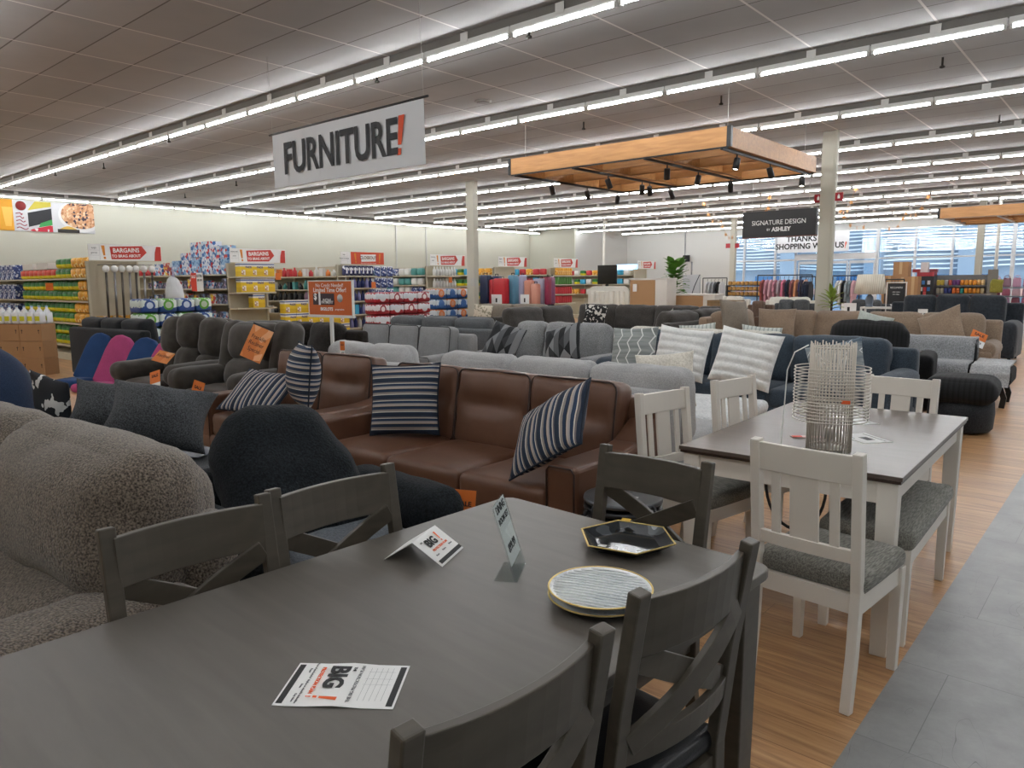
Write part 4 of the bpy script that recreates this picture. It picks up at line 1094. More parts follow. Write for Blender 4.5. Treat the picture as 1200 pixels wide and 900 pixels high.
navyf = fabric('navy_tweed', '29313a', '485460', 130, .5, .95, .4, .2)
NS = sofa('navy_sofa', 'navy tweed sofa piled with white ribbed pillows behind the white table', 3.15, 1.08, .93, .46, 3, navyf, (-3.2, 7.46, 0), R(1), aw=.24, ah=.66, seed=41, bt=.28, br=.09, lean=12, wr=.014, back_over=.02, arm='roll')
ribw = fabric('white_fur', 'e6e8e6', 'fafaf8', 50, .9, .95, .4, .2)
pgw = 'white ribbed pillows'
chev = None
def chevron_mat(name, c1, c2, span, amp, per, wid):
    m, nt, b = new_mat(name); b.inputs['Roughness'].default_value = .9
    tc = N(nt, 'ShaderNodeTexCoord'); sp = N(nt, 'ShaderNodeSeparateXYZ'); nt.links.new(tc.outputs['Object'], sp.inputs[0])
    pg_ = N(nt, 'ShaderNodeMath', operation='PINGPONG'); pg_.inputs[1].default_value = per; nt.links.new(sp.outputs[2], pg_.inputs[0])
    a = N(nt, 'ShaderNodeMath', operation='MULTIPLY_ADD'); a.inputs[1].default_value = amp; nt.links.new(pg_.outputs[0], a.inputs[0]); nt.links.new(sp.outputs[0], a.inputs[2])
    d = N(nt, 'ShaderNodeMath', operation='DIVIDE'); d.inputs[1].default_value = span; nt.links.new(a.outputs[0], d.inputs[0])
    f = N(nt, 'ShaderNodeMath', operation='FRACT'); nt.links.new(d.outputs[0], f.inputs[0])
    l = N(nt, 'ShaderNodeMath', operation='LESS_THAN'); l.inputs[1].default_value = wid; nt.links.new(f.outputs[0], l.inputs[0])
    n = N(nt, 'ShaderNodeTexNoise'); n.inputs['Scale'].default_value = 5
    mp = N(nt, 'ShaderNodeMapping'); mp.inputs['Scale'].default_value = (.3, 1, 6); nt.links.new(tc.outputs['Object'], mp.inputs['Vector']); nt.links.new(mp.outputs['Vector'], n.inputs['Vector'])
    r = N(nt, 'ShaderNodeValToRGB'); el = r.color_ramp.elements; el[0].position = .35; el[0].color = C(c1); el[1].position = .65; el[1].color = C('a3a8a7')
    nt.links.new(n.outputs['Fac'], r.inputs['Fac'])
    mx = N(nt, 'ShaderNodeMix', data_type='RGBA'); mx.inputs[7].default_value = C(c2); nt.links.new(l.outputs[0], mx.inputs[0]); nt.links.new(r.outputs['Color'], mx.inputs[6])
    nt.links.new(mx.outputs[2], b.inputs['Base Color'])
    return m
chev = chevron_mat('grey_chevron', '7f8685', 'e6e8e6', .125, .55, .085, .11)
pillow('chevron_pillow', 'grey and white chevron pillow on left end of navy sofa', chev, .56, .56, .2, (-4.28, 7.0, .74), (R(-16), R(-3), R(4)), seed=41)
pillow('ribbed_pillow', 'white ribbed fur pillow on navy sofa beside the chevron pillow', ribw, .58, .56, .2, (-3.68, 7.0, .74), (R(-18), R(6), R(8)), rib=.05, ribn=6, group=pgw, seed=42)
pillow('ribbed_pillow', 'white ribbed fur pillow on navy sofa behind the second white chair', ribw, .62, .58, .2, (-2.98, 7.0, .73), (R(-20), R(9), R(6)), rib=.05, ribn=6, group=pgw, seed=44)
dgrid = chevron_mat('slate_lattice', '5b6a78', 'dfe3e6', .16, .9, .12, .06)
pillow('lattice_pillow', 'slate blue lattice pillow on right end of navy sofa behind the lamp', dgrid, .5, .5, .18, (-2.12, 7.02, .70), (R(-20), R(-14), R(10)), seed=45)
# ------------------------------------------------------------------ far furniture
def graft(src, dst, M_):
    for o in list(src.children):
        o.parent = dst; o.matrix_local = M_ @ o.matrix_local
    bpy.data.objects.remove(src)
cord_w = fabric('cream_corduroy', 'b7b3a8', 'd9d6cc', 60, .8, .95, .3, .2, (1, 1, .05))
sofa('corduroy_sofa', 'cream corduroy sofa back to back with the navy sofa', 2.4, .95, .9, .46, 3, cord_w, (-4.2, 8.68, 0), R(182), seed=51, bt=.24, wr=.01, frame_h=.84)
pale = ramp_mat('pale_rib', [(0, 'cfd3cf'), (.5, 'aab2ae'), (.9, 'e3e6e2')], 'x', .05, bump=.3)
sage = fabric('sage_stripe', 'a2aca6', 'c6cec8', 90, .4, .9, .4, .2)
for i, (px, y, m_, lab) in enumerate(((880, 8.62, pale, 'pale ribbed pillow on cream corduroy sofa, above the right white fur pillow'), (806, 8.60, pale, 'pale ribbed pillow on cream corduroy sofa, above the left white fur pillow')  )):
    x = on_y(px, 388, y).x
    pillow('pale_pillow', lab, m_, .5, .44, .14, (x, y+.32, .735), (R(8), R((4, -6, 12)[i]), R(6)), seed=50+i)
# black plush swivel chair (faces +x) with its drum ottoman
bvel = fabric('black_velvet', '08080a', '141416', 90, .4, .8, .4, .02)
brib = ramp_mat('black_ribbed', [(0, '060607'), (.25, '141416'), (.5, '161618'), (.85, '0a0a0b')], 'x', .045, rough=.9, bump=.3)
bc = thing('plush_chair', 'wide black velvet armchair with ribbed fur back behind the navy sofa', 'armchair', (-2.37, 9.32, 0), R(8))
MB().soft((1.2, .9, .36), .08, (0, 0, 0), 6, 3, T(0, 0, .24)).build('base', bvel, bc)
MB().soft((.86, .30, .62), .14, (.02, .1, .06), 10, 5, T(-.14, .26, .70, rx=R(-8), ry=R(3)), wr=.03, wf=4).build('back', brib, bc)
MB().soft((.8, .6, .18), .08, (0, 0, .2), 8, 3, T(0, -.14, .46)).build('seat_cushion', brib, bc)
for s in (-1, 1): MB().soft((.2, .86, .44), .07, (0, 0, .04), 7, 3, T(s*.5, 0, .46)).build('arm', bvel, bc)
for sx in (-1, 1):
    for sy in (-1, 1): MB().span((sx*.5-.03, sy*.36-.03, 0), (sx*.5+.03, sy*.36+.03, .08)).build('leg', mat('dark_leg', '241d18', .5), bc)
ot = thing('drum_ottoman', 'round black ottoman with ribbed velvet top beside the navy sofa end', 'ottoman', (-1.34, 8.42, 0), R(4))
MB().lathe([(0, .02), (.26, .02), (.285, .05), (.295, .2), (.285, .31), (0, .31)], 32).build('drum', fabric('charcoal_velvet', '1f2022', '34363a', 90, .4, .8, .4, .1), ot)
MB().soft((.62, .66, .25), .11, (.05, .05, .08), 9, 4, T(0, 0, .43), wr=.008).build('cushion', brib, ot)
# chaise lounge draped with two throws
cl = thing('chaise_lounge', 'dark chaise lounge on curved black legs under grey throws beside the aisle', 'chaise', (-1.82, 10.45, 0), R(2))
blw = mat('black_lacquer', '121212', .35)
MB().soft((1.35, .74, .2), .05, (0, 0, .1), 7, 3, T(0, 0, .36)).build('seat', bvel, cl)
MB().soft((.95, .22, .36), .08, (0, 0, .04), 7, 3, T(-.22, .26, .55)).build('back', bvel, cl)
for sx in (-1, 1):
    for sy in (-1, 1):
        x = sx*.6; y = sy*.28
        MB().sweep([(x-sx*.10, y, .29), (x-sx*.02, y, .22), (x+sx*.015, y, .12), (x+sx*.0, y, 0)], .06, .05, up=(0, 1, 0)).build('leg', blw, cl, bevel=.006)
def throw(name, lab, m, pts, wdt, loc, rz, th=.035, seed=0, fr=None):
    """cloth hanging along the profile pts (x, z), wdt deep in y"""
    n = 22; vs = []; fs = []; P = []
    L = [0]
    for i in range(len(pts)-1): L.append(L[-1]+math.dist(pts[i], pts[i+1]))
    def at_(s):
        for i in range(len(pts)-1):
            if s <= L[i+1] or i == len(pts)-2:
                f = (s-L[i])/(L[i+1]-L[i]); return [pts[i][k]+(pts[i+1][k]-pts[i][k])*f for k in (0, 1)]
    ns = 36; mm = MB(); idx = {}
    for side in (0, 1):
        for i in range(ns+1):
            s = L[-1]*i/ns; a = at_(max(0, s-.01)); b_ = at_(min(L[-1], s+.01)); x, z = at_(s)
            d = math.hypot(b_[0]-a[0], b_[1]-a[1]); nx, nz = -(b_[1]-a[1])/d, (b_[0]-a[0])/d
            for j in range(n+1):
                y = -wdt/2+wdt*j/n
                w_ = .012*noise.noise(Vector((s*6, y*6, seed)))+.006*math.sin(s*55)
                o_ = w_+(th if side else 0)
                vs.append((x+nx*o_, y+.015*noise.noise(Vector((s*4, j, seed+5))), z+nz*o_))
    K = (ns+1)*(n+1)
    for i in range(ns):
        for j in range(n):
            q = (i*(n+1)+j, i*(n+1)+j+1, (i+1)*(n+1)+j+1, (i+1)*(n+1)+j)
            fs.append(q); fs.append(tuple(K+k_ for k_ in reversed(q)))
    for j in range(n):
        for i in (0, ns):
            a = i*(n+1)+j; fs.append((a, a+1, K+a+1, K+a))
    for i in range(ns):
        for j in (0, n):
            a = i*(n+1)+j; b_ = a+n+1; fs.append((a, b_, K+b_, K+a))
    o = mm.add(vs, fs, 0, True).build(name, m)
    o.location = loc; o.rotation_euler = (0, 0, rz)
    return props(o, lab, 'blanket')
plg = fabric('grey_plush_throw', '75777a', 'a2a4a6', 70, .9, .95, .35, .3)
plr = fabric('silver_ribbed_throw', '9b9c9d', 'c2c3c4', 60, .9, .95, .35, .3)
# profiles run front to back: the local x of throw() is turned to point away from the viewer
throw('throw_blanket', 'grey plush throw draped over the raised back of the chaise lounge', plg, [(-.47, .10), (-.46, .44), (-.42, .50), (.02, .505), (.05, .70), (.10, .77), (.40, .765), (.405, .5)], .96, (-2.05, 10.45, 0), R(92), .02, 3)
throw('throw_blanket', 'silver ribbed throw over the chaise seat, hanging by the curved black leg', plr, [(-.46, .27), (-.445, .41), (-.41, .48), (-.32, .50), (.34, .50)], .38, (-1.345, 10.45, 0), R(92), .02, 7)
# charcoal U-shaped sectional
chs = fabric('charcoal_velvet_sofa', '34322f', '4f4c49', 60, .35, .9, .5, .2)
cu = thing('sectional_sofa', 'large charcoal sectional with loose back pillows and black-white cushions', 'sofa', (-7.95, 13.7, 0), R(-1))
for W_, n_, M_, ar in ((4.0, 4, Matrix.Identity(4), (0, 0)), (2.3, 2, T(-1.5-.05, -1.68, 0, rz=R(90)), (1, 0)), (2.3, 2, T(1.5+.05, -1.68, 0, rz=R(-90)), (0, 1))):
    tmp = sofa('tmp', 'x', W_, 1.0, .9, .45, n_, chs, (0, 0, 0), 0, arms=ar, aw=.22, ah=.6, seed=61+n_, bt=.28, br=.1, wr=.02, lean=14, back_over=.05, cush_h=.58)
    graft(tmp, cu, M_)
bwp = print_mat('black_white_damask', '1c1d1f', ['1c1d1f', 'd4d3cd'], 14, .5, .9, vor=False, spread=.2)
pillow('accent_pillow', 'black and white patterned pillow in left corner of charcoal sectional', bwp, .5, .5, .18, (-9.05, 13.2, .78), (R(-18), R(6), R(20)), seed=61)
pillow('accent_pillow', 'black and white patterned pillow at right end of charcoal sectional', bwp, .52, .5, .18, (-6.78, 12.4, .74), (R(-16), R(-10), R(-70)), seed=62)
# tan loveseat left behind it
tan2 = fabric('sand_weave', '6f675d', '968d81', 120, .4, .95, .4, .2)
sofa('tan_loveseat', 'sand coloured loveseat behind charcoal sectional, in front of the suitcases', 2.3, 1.0, .95, .47, 2, tan2, (-12.0, 13.75, 0), R(10), seed=71, bt=.26, lean=12)
pillow('floral_pillow', 'cream leaf-print pillow on left end of the sand loveseat', print_mat('leaf_print', 'cfc8b8', ['cfc8b8', '8f8a78'], 16, .5, .9, vor=False, spread=.2), .5, .46, .16, (-12.55, 13.4, .72), (R(-16), R(5), R(24)), seed=71)
# tan sectional on the right
tan = fabric('tan_chenille', '7b6a5a', 'a08d7a', 110, .5, .95, .4, .25)
tsn = thing('sectional_sofa', 'tan chenille sectional with plump back cushions behind the grey throws', 'sofa', (-3.28, 12.45, 0), R(1))
for W_, n_, M_, ar in ((3.4, 4, Matrix.Identity(4), (0, 1)), (1.5, 2, T(-1.98, -.26, 0, rz=R(90)), (1, 0))):
    tmp = sofa('tmp', 'x', W_, 1.0, .985, .47, n_, tan, (0, 0, 0), 0, arms=ar, aw=.22, ah=.62, seed=81+n_, bt=.28, br=.1, wr=.016, lean=12, back_over=.03, arm='roll')
    graft(tmp, tsn, M_)
pillow('tan_pillow', 'tan square pillow on right end of the tan sectional beside its tag', tan, .62, .6, .2, (-2.22, 12.02, .76), (R(-18), R(-22), R(-14)), seed=83)
pillow('sage_pillow', 'sage green pillow on the tan sectional just above the black fur chair', sage, .5, .48, .16, (on_y(1022, 372, 11.98).x, 11.98, .77), (R(-18), R(14), R(6)), seed=88)
pillow('tan_pillow', 'tan square pillow in left corner of the tan sectional', tan, .6, .56, .2, (-4.62, 12.0, .78), (R(-16), R(0), R(14)), seed=84)
pillow('tan_pillow', 'brown grey pillow on front end of the tan sectional wing', tan2, .62, .56, .22, (-5.22, 11.9, .78), (R(-16), R(4), R(70)), seed=85)
# tall dark recliner sofa behind, beside the aisle
dch = fabric('midnight_suede', '1f2328', '333940', 30, .2, .85, .6, .2)
sofa('reclining_sofa', 'tall midnight grey reclining sofa behind the tan sectional, beside the aisle', 2.3, 1.05, 1.17, .48, 3, dch, (-2.9, 16.35, 0), R(0), aw=.28, ah=.72, seed=91, bt=.3, br=.08, wr=.008, arm='puff', frame_h=1.05)
# other far sofas between the sectionals and the clothes racks
def far_sofa(lab, px0, px1, Y, top, m, n, seed):
    a, b_ = on_y(px0, 355, Y).x, on_y(px1, 355, Y).x
    return sofa('far_sofa', lab, b_-a, .95, top, .46, n, m, ((a+b_)/2, Y+.48, 0), 0, seed=seed, bt=.24, wr=.012, group=None)
far_sofa('brown far sofa beside the slatted wooden crate', 860, 892, 17.6, .97, fabric('brown_far', '5b4a40', '6f5c50', 60, .2), 1, 92)
far_sofa('dark grey far sofa below the pink clothes rack', 893, 946, 18.75, .98, fabric('grey_far', '3d3f41', '57595b', 60, .2), 2, 93)
far_sofa('charcoal far sofa left of the potted palm, behind the pale column', 978, 1034, 18.6, 1.0, fabric('grey_far', '3d3f41', '57595b', 60, .2), 2, 94)
wht = fabric('ivory_weave', 'c9c6bd', 'e2dfd6', 100, .3)
far_sofa('ivory far sofa below the coat stand, farthest left', 816, 866, 21.5, 1.0, wht, 2, 95)
far_sofa('ivory far sofa under the clothes rack of pink coats', 884, 947, 21.2, .99, wht, 2, 96)

# black velvet recliner sofa behind the two brown recliners, black sofa further left
bks = fabric('black_brown_velvet', '161311', '2a2522', 40, .3, .8, .5, .15)
sofa('black_sofa', 'black velvet reclining sofa behind the recliners and left of the orange sign', 2.1, 1.0, 1.0, .48, 3, bks, (-8.5, 5.33, 0), R(3), aw=.26, ah=.66, seed=101, bt=.28, br=.1, wr=.02, arm='puff', lean=14)
blk_far = fabric('soot_weave', '1b1c1e', '2b2d30', 80, .25, .9, .4, .1)
sofa('black_sofa', 'soot black sofa seen from behind, beyond the pink and blue floor chairs', 2.3, .95, .98, .46, 3, blk_far, (-12.45, 4.95, 0), R(186), seed=103, bt=.26, br=.08, frame_h=.84)
pgb = fabric('pale_grey_boucle', 'a9a8a4', 'cfcdc8', 60, .6, .95, .3, .2)
sofa('pale_armchair', 'pale grey bouclé armchair seen from behind, left of the first recliner', .95, .9, 1.0, .46, 1, pgb, (-10.72, 5.5, 0), R(184), cat='armchair', seed=105, bt=.22, frame_h=.9)
sofa('dark_sofa', 'dark grey sofa seen from behind, right of the orange sign post', 2.5, 1.0, .95, .46, 3, fabric('pewter_weave', '45484b', '64676a', 120, .3), (-8.75, 8.55, 0), R(186), seed=107, bt=.24, br=.08, pipe=mat('dark_grey_piping', '3c3e40', .8), frame_h=.8)

# folded foam floor chairs
fb = fabric('blue_mesh', '1f3a63', '2b4a78', 200, .2, .9, .4, .1); fp = fabric('pink_mesh', '9c3f6b', 'b55284', 200, .2, .9, .4, .1)
for i, (px, m_, nm) in enumerate(((93, fb, 'navy blue foam floor chair, leftmost of the leaning row'), (116, fp, 'pink foam floor chair standing between two navy blue ones'), (144, fb, 'navy blue foam floor chair between the two pink ones'), (170, fp, 'pink foam floor chair, nearest to the recliner arm'), (192, fb, 'navy blue foam floor chair mostly hidden behind the recliner'))):
    p = on_y(px, 440, 4.05)
    t = thing('floor_chair', nm, 'floor chair', (p.x, 4.0, 0), R(28), 'foam floor chairs')
    pr = [(-.2, 0), (.2, 0)]+[(x, z) for x, z in ((.21, .5), (.19, .66), (.14, .74), (.06, .78), (-.06, .78), (-.14, .74), (-.19, .66), (-.21, .5))]
    MB().prism(pr, -.05, .05, 'y', M=T(0, .16, .06, rx=R(-16), ry=R(20))).build('backrest', m_, t, bevel=.03, seg=3)
    MB().soft((.42, .42, .12), .05, (0, 0, .1), 6, 3, T(0, -.06, .065)).build('seat', m_, t)

# cartons with bleach-like jugs on top, at the far left
kraft = mat('kraft_card', 'a07a55', .85, nz=.06, ns=6)
jug_m = mat('milky_plastic', 'e3e7ea', .35); jl = mat('yellow_green_label', 'c9c928', .6); arr = mat('dark_arrow', '3a2a20', .8)
def arrow(): return rects([(-.006, -.03, .006, .03)]).add([(-.02, .015, 0), (.02, .015, 0), (0, .042, 0)], [(0, 1, 2)])
k_ = 0
for c in range(3):
    for r_ in range(3):
        t = thing('carton', 'brown shipping carton with arrows, %s in the %s column of the jug stack' % (('bottom', 'middle', 'top')[r_], ('right', 'middle', 'left')[c]), 'box', (-14.4-c*.37, 4.18-c*.23, r_*.292), R(32), 'shipping cartons')
        MB().span((-.215, -.16, .001), (.215, .16, .289)).build('box', kraft, t, bevel=.004)
        for s in (-1, 1): arrow().build('arrow_mark', arr, t, loc=(s*.16, -.1615, .16), rot=(R(90), 0, 0))
jug0 = None
for c in range(3):
    for i in range(3):
        for j in range(2):
            ca, sa = math.cos(R(32)), math.sin(R(32))
            dx, dy = -.145+i*.145, -.08+j*.16
            loc = (-14.4-c*.37+dx*ca-dy*sa, 4.18-c*.23+dx*sa+dy*ca, .876)
            if c == 2 and i == 0: continue
            if jug0 is None:
                jug0 = thing('jug', 'milky white plastic jug with yellow label on the shipping cartons', 'jug', loc, R(32), 'milky jugs on the cartons')
                MB().soft((.125, .135, .20), .03, (0, 0, 0), 3, 2, T(0, 0, .10)).lathe([(.055, .185), (.045, .22), (.018, .255), (.018, .28), (0, .28)], 10).build('body', jug_m, jug0)
                MB().span((-.045, -.0695, .05), (.045, -.068, .13)).build('label', jl, jug0)
                MB().lathe([(0, .28), (.02, .28), (.02, .3), (0, .3)], 10).build('cap', mat('blue_cap', '8aa6c8', .4), jug0)
            else: dup(jug0, loc)

# white headboard, cardboard-backed dressers, crate, plants, lamp and small signs
hb = on_y(689, 336, 17).x; he = on_y(737, 336, 17).x
t = thing('headboard', 'white channel-tufted headboard with rounded corners behind the charcoal sectional', 'headboard', ((hb+he)/2, 17.0, 0))
W_ = he-hb
o_ = [(-W_/2, 0), (-W_/2, 1.2)]+[(-W_/2+.2-.2*math.cos(R(a)), 1.18+.2*math.sin(R(a))) for a in (15, 35, 55, 75, 90)]+[(W_/2-.2+.2*math.cos(R(a)), 1.18+.2*math.sin(R(a))) for a in (90, 75, 55, 35, 15)]+[(W_/2, 1.2), (W_/2, 0)]
MB().prism(list(reversed(o_)), 0, .08, 'y').build('frame', mat('white_boucle', 'dddad0', .9), t, bevel=.02)
for i in range(7):
    x = -W_/2+.12+(W_-.24)*(i+.5)/7
    MB().soft(((W_-.24)/7, .08, .82), .035, (0, .1, 0), 3, 3, T(x, -.02, .84)).build('channel', mat('ivory_boucle', 'e6e3d8', .95), t)
cardb = mat('brown_hardboard', 'ab855f', .8, nz=.05, ns=4); wlam = mat('white_laminate', 'dcd9d2', .45)
def dresser(lab, px0, px1, pxs, top, Y, D):
    a, b_, s_ = on_y(px0, 350, Y).x, on_y(px1, 350, Y).x, 0
    t = thing('dresser', lab, 'dresser', ((a+b_)/2, Y+D/2, 0))
    w_ = b_-a
    MB().span((-w_/2+.02, -D/2+.006, 0), (w_/2-.02, D/2, top-.04)).build('carcass', wlam, t)
    MB().span((-w_/2, -D/2-.01, top-.04), (w_/2, D/2+.01, top)).build('top', wlam, t, bevel=.004)
    MB().span((-w_/2+.03, -D/2, .05), (-w_/2+.03+pxs*w_, -D/2+.005, top-.05)).build('back_panel', cardb, t)
    MB().span((-w_/2+.12, -D/2-.004, top-.35), (-w_/2+.24, -D/2-.001, top-.15)).build('label', paper, t)
    return t
dresser('tall white chest turned to show its brown hardboard back, left of green plant', 737, 782, .66, 1.585, 17.0, .5)
dresser('low white dresser turned to show its brown hardboard back, right of green plant', 781, 838, .74, 1.17, 17.7, .5)
pn = wood('pine_crate', '6d573c', '9a7f5a', (3, 30, 30), .7)
cr = thing('crate', 'slatted pine crate standing right of the low white dresser', 'crate', (-7.72, 16.8, 0))
for i in range(8): MB().span((-.36+i*.092, -.25, .1), (-.29+i*.092, -.235, 1.0)).build('slat', pn, cr)
MB().span((-.37, -.235, 0), (.37, .25, 1.04)).build('box', pn, cr)
def leaf_mesh(L, w_, bend):
    vs = []; fs = []; n = 7
    for i in range(n+1):
        f = i/n; ww_ = w_*math.sin(math.pi*min(1, f*.92+.06))
        a = bend*f; x = L*(math.sin(a)/bend if bend else f); z = L*((1-math.cos(a))/bend if bend else 0)
        vs += [(x, -ww_/2, -z+.012), (x, 0, -z), (x, ww_/2, -z+.012)]
    for i in range(n):
        for k in range(2): fs.append((3*i+k, 3*i+k+1, 3*i+k+4, 3*i+k+3))
    return vs, fs
def leafy(t, m, n, z0, z1, L, w_, up0, up1, seed, spread=0):
    rr = random.Random(seed)
    for i in range(n):
        f = i/max(1, n-1); lv = MB(); vs, fs = leaf_mesh(L*rr.uniform(.8, 1.15), w_, rr.uniform(.5, 1.2))
        az = i*2.4+rr.random(); el = up0+(up1-up0)*f
        M_ = Matrix.Translation((spread*math.cos(az), spread*math.sin(az), z0+(z1-z0)*f)) @ Euler((0, 0, az)).to_matrix().to_4x4() @ Euler((0, -el, 0)).to_matrix().to_4x4()
        lv.add(vs, fs, 0, True, M_).build('leaf', m, t)
gl1 = mat('fig_leaf', '4f7f2c', .5, nz=.35, ns=6); gl2 = mat('palm_leaf', '8a9f45', .5, nz=.4, ns=9)
x_ = on_y(791, 330, 18.6).x
t = thing('potted_tree', 'tall leafy green artificial tree behind the low white dresser', 'plant', (x_, 18.6, 0))
MB().lathe([(0, 0), (.16, 0), (.2, .35), (.18, .35), (.17, .32), (0, .32)], 16).build('pot', mat('grey_pot', '8b8a86', .7), t)
MB().tube([(0, 0, .3), (.02, 0, 1.0), (-.01, 0, 2.0)], .02, 6).build('trunk', mat('bark', '5b4a38', .9), t)
leafy(t, gl1, 90, .95, 2.0, .26, .24, .0, 1.2, 4, .14)
x_ = on_y(975, 350, 13.22).x
t = thing('potted_palm', 'small potted palm with yellow-green leaves in front of the pale column', 'plant', (x_, 13.2, .72))
MB().lathe([(0, 0), (.13, 0), (.17, .26), (.15, .26), (.14, .24), (0, .24)], 16).build('pot', mat('brown_pot', '6a5443', .7), t)
MB().tube([(0, 0, .2), (.01, .0, .5)], .02, 6).build('trunk', mat('bark', '5b4a38', .9), t)
leafy(t, gl2, 22, .28, .52, .25, .075, .45, 1.4, 7)
st = thing('side_table', 'dark round side table carrying the small potted palm', 'table', (x_, 13.2, 0))
MB().lathe([(0, .69), (.18, .69), (.19, .7), (.19, .72), (0, .72)], 20).build('top', blw, st); MB().lathe([(.03, 0), (.03, .69)], 10).build('post', blw, st); MB().lathe([(0, 0), (.15, 0), (.15, .02), (0, .03)], 16).build('foot', blw, st)
def at(px, py, Y): return on_y(px, py, Y)
# console table with lamp, vase, cards
wm = mat('white_metal', 'e2e2de', .4)
a, b_ = at(1018, 360, 17.6).x, at(1056, 360, 17.6).x
ct = thing('console_table', 'white metal-framed console table behind the tan sectional, holding lamp and vase', 'table', ((a+b_)/2, 17.75, 0))
MB().span((-.5, -.18, .86), (.5, .18, .9)).build('top', wm, ct)
for sx in (-1, 1):
    for sy in (-1, 1): MB().span((sx*.48-.02, sy*.16-.02, 0), (sx*.48+.02, sy*.16+.02, .86)).build('leg', wm, ct)
x = at(1019, 350, 17.75).x
t = thing('table_lamp', 'table lamp with cream fringed drum shade and grey glass base', 'lamp', (x, 17.75, .901))
MB().lathe([(0, 0), (.08, 0), (.085, .02), (.07, .05), (.09, .12), (.075, .22), (.03, .27), (.02, .34), (0, .34)], 16).build('base', mat('grey_glass', '6e7885', .15), t)
shade = ramp_mat('fringe_cream', [(0, 'e2dccc'), (.5, 'c8c0ae'), (.8, 'ece7da')], 'x', .035, rough=.95, bump=.4)
MB().lathe([(.24, .28), (.33, .30), (.27, .72), (.25, .72)], 24).build('lamp_shade', shade, t)
x = at(1051, 360, 17.75).x
t = props(MB().lathe([(0, 0), (.07, 0), (.13, .05), (.14, .11), (.09, .17), (.05, .2), (.06, .23), (.04, .23), (.03, .2), (0, .19)], 18).build('vase', mat('white_ceramic', 'e4e1da', .35), loc=(x, 17.72, .901)), 'round white ceramic vase at right end of the console table', 'vase')
blkb = mat('menu_black', '17181a', .5)
x = at(1045, 347, 16.9+.0).x
t = thing('sign_stand', 'black notice board in a thin metal frame behind the tan sectional', 'sign', (x, 17.25, 0))
MB().span((-.17, -.01, .98), (.17, .01, 1.42)).build('board', blkb, t)
for s in (-1, 1): MB().span((s*.19-.008, -.012, 0), (s*.19+.008, .012, 1.45)).build('post', wm, t)
MB().span((-.2, -.012, 1.43), (.2, .012, 1.45)).build('cross_bar', wm, t)
text('lettering', [('RECLINERS', 0, 1.33, .05), ('take a seat', 0, 1.24, .035), ('and relax', 0, 1.19, .035)], white_ink, t, (0, -.012, 0), (R(90), 0, 0))
def card(lab, px0, px1, py0, py1, Y, base=None, dark=True):
    p, q = at(px0, py0, Y), at(px1, py1, Y)
    t = thing('sign_card', lab, 'sign', ((p.x+q.x)/2, Y, 0))
    w_ = q.x-p.x
    MB().span((-w_/2, -.006, q.z), (w_/2, .006, p.z)).build('card', paper, t)
    MB().span((-.012, .006, 0), (.012, .02, q.z+.05)).build('post', wm, t)
    MB().span((-.1, -.06, 0), (.1, .1, .012)).build('foot', wm, t)
    if dark: MB().span((-w_*.08, -.008, q.z+(p.z-q.z)*.15), (w_*.08, -.0065, q.z+(p.z-q.z)*.6)).build('dark_mark', ink, t)
    return t
card('white card with small dark mark right of the potted palm', 986, 1003, 355, 367, 15.4)
card('small white card in front of the midnight reclining sofa', 1076, 1087, 362, 367, 15.45, dark=False)
card('white card with dark mark in front of the red suitcase', 576, 588, 345, 356, 14.5)
card('white card with dark mark below the peach suitcase', 610, 620, 345, 356, 14.5)

# ------------------------------------------------------------------ shelving aisles along the left wall
shm = mat('cream_shelf_metal', 'c3bba6', .5); shd = mat('shelf_back', 'b6ad97', .6)
GY = [5.31, 8.11, 10.98, 13.95, 16.75, 19.5, 24.8]
GX0, GX1 = -15.3, -23.0
SZ = [.18, .66, 1.14, 1.62]
def gondola(i, y, lab, levels):
    t = thing('shelving_unit', lab, 'shelf', (0, y, 0))
    MB().span((GX1, .55, 0), (GX0, .6, 1.95)).build('back_panel', shd, t)
    MB().span((GX1, .05, 0), (GX0, .55, .14)).build('base', shm, t)
    for z in levels:
        MB().span((GX1, .1, z-.03), (GX0, .55, z)).build('shelf', shm, t)
    for x in (GX0, -17.9, -20.4, GX1): MB().span((x-.03, .52, 0), (x+.03, .62, 1.97)).build('upright', shm, t)
    return t
def endcap(lab, y, levels, w_=.95):
    t = thing('endcap_shelf', lab, 'shelf', (-15.24, y, 0))
    MB().span((0, 0, 0), (.03, w_, 1.97)).build('back_panel', shd, t)
    MB().span((.03, 0, 0), (.42, w_, .14)).build('base', shm, t)
    for z in levels:
        MB().prism([(.03, -.0), (.42, .0), (.42, w_), (.03, w_)], z-.03, z, 'z').build('shelf', shm, t)
    for yy in (0, w_-.04): MB().span((.0, yy, 0), (.06, yy+.04, 1.97)).build('upright', shm, t)
    return t
names = ['cookies and snack packs', 'toys and boxed games', 'boxed personal care', 'white and blue packets', 'green and red goods behind the suitcases', 'pantry goods near the corner', 'green bags near the tree']
levs = [[.30, .76, 1.21, 1.66], [.72, 1.08, 1.42, 1.74], [.72, 1.06, 1.36, 1.70], [.8, 1.2, 1.45, 1.72], [1.0, 1.4, 1.74], [1.0, 1.45, 1.75], [1.0, 1.4, 1.75]]
for i, y in enumerate(GY):
    gondola(i, y, 'cream metal aisle shelving holding %s' % names[i], levs[i])
elevs = [[.32], [.62, 1.00, 1.34, 1.68], [.42, .75, 1.08, 1.40, 1.70], [1.0, 1.38, 1.70], [.8, 1.3], [.80, 1.10, 1.42, 1.72], [1.2, 1.6]]
enm = ['hanging stick lights', 'yellow and white pet boxes', 'navy bags and bottles', 'white bottles beside the pale column', 'goods behind the suitcases', 'yellow and green packets', 'goods near the green tree']
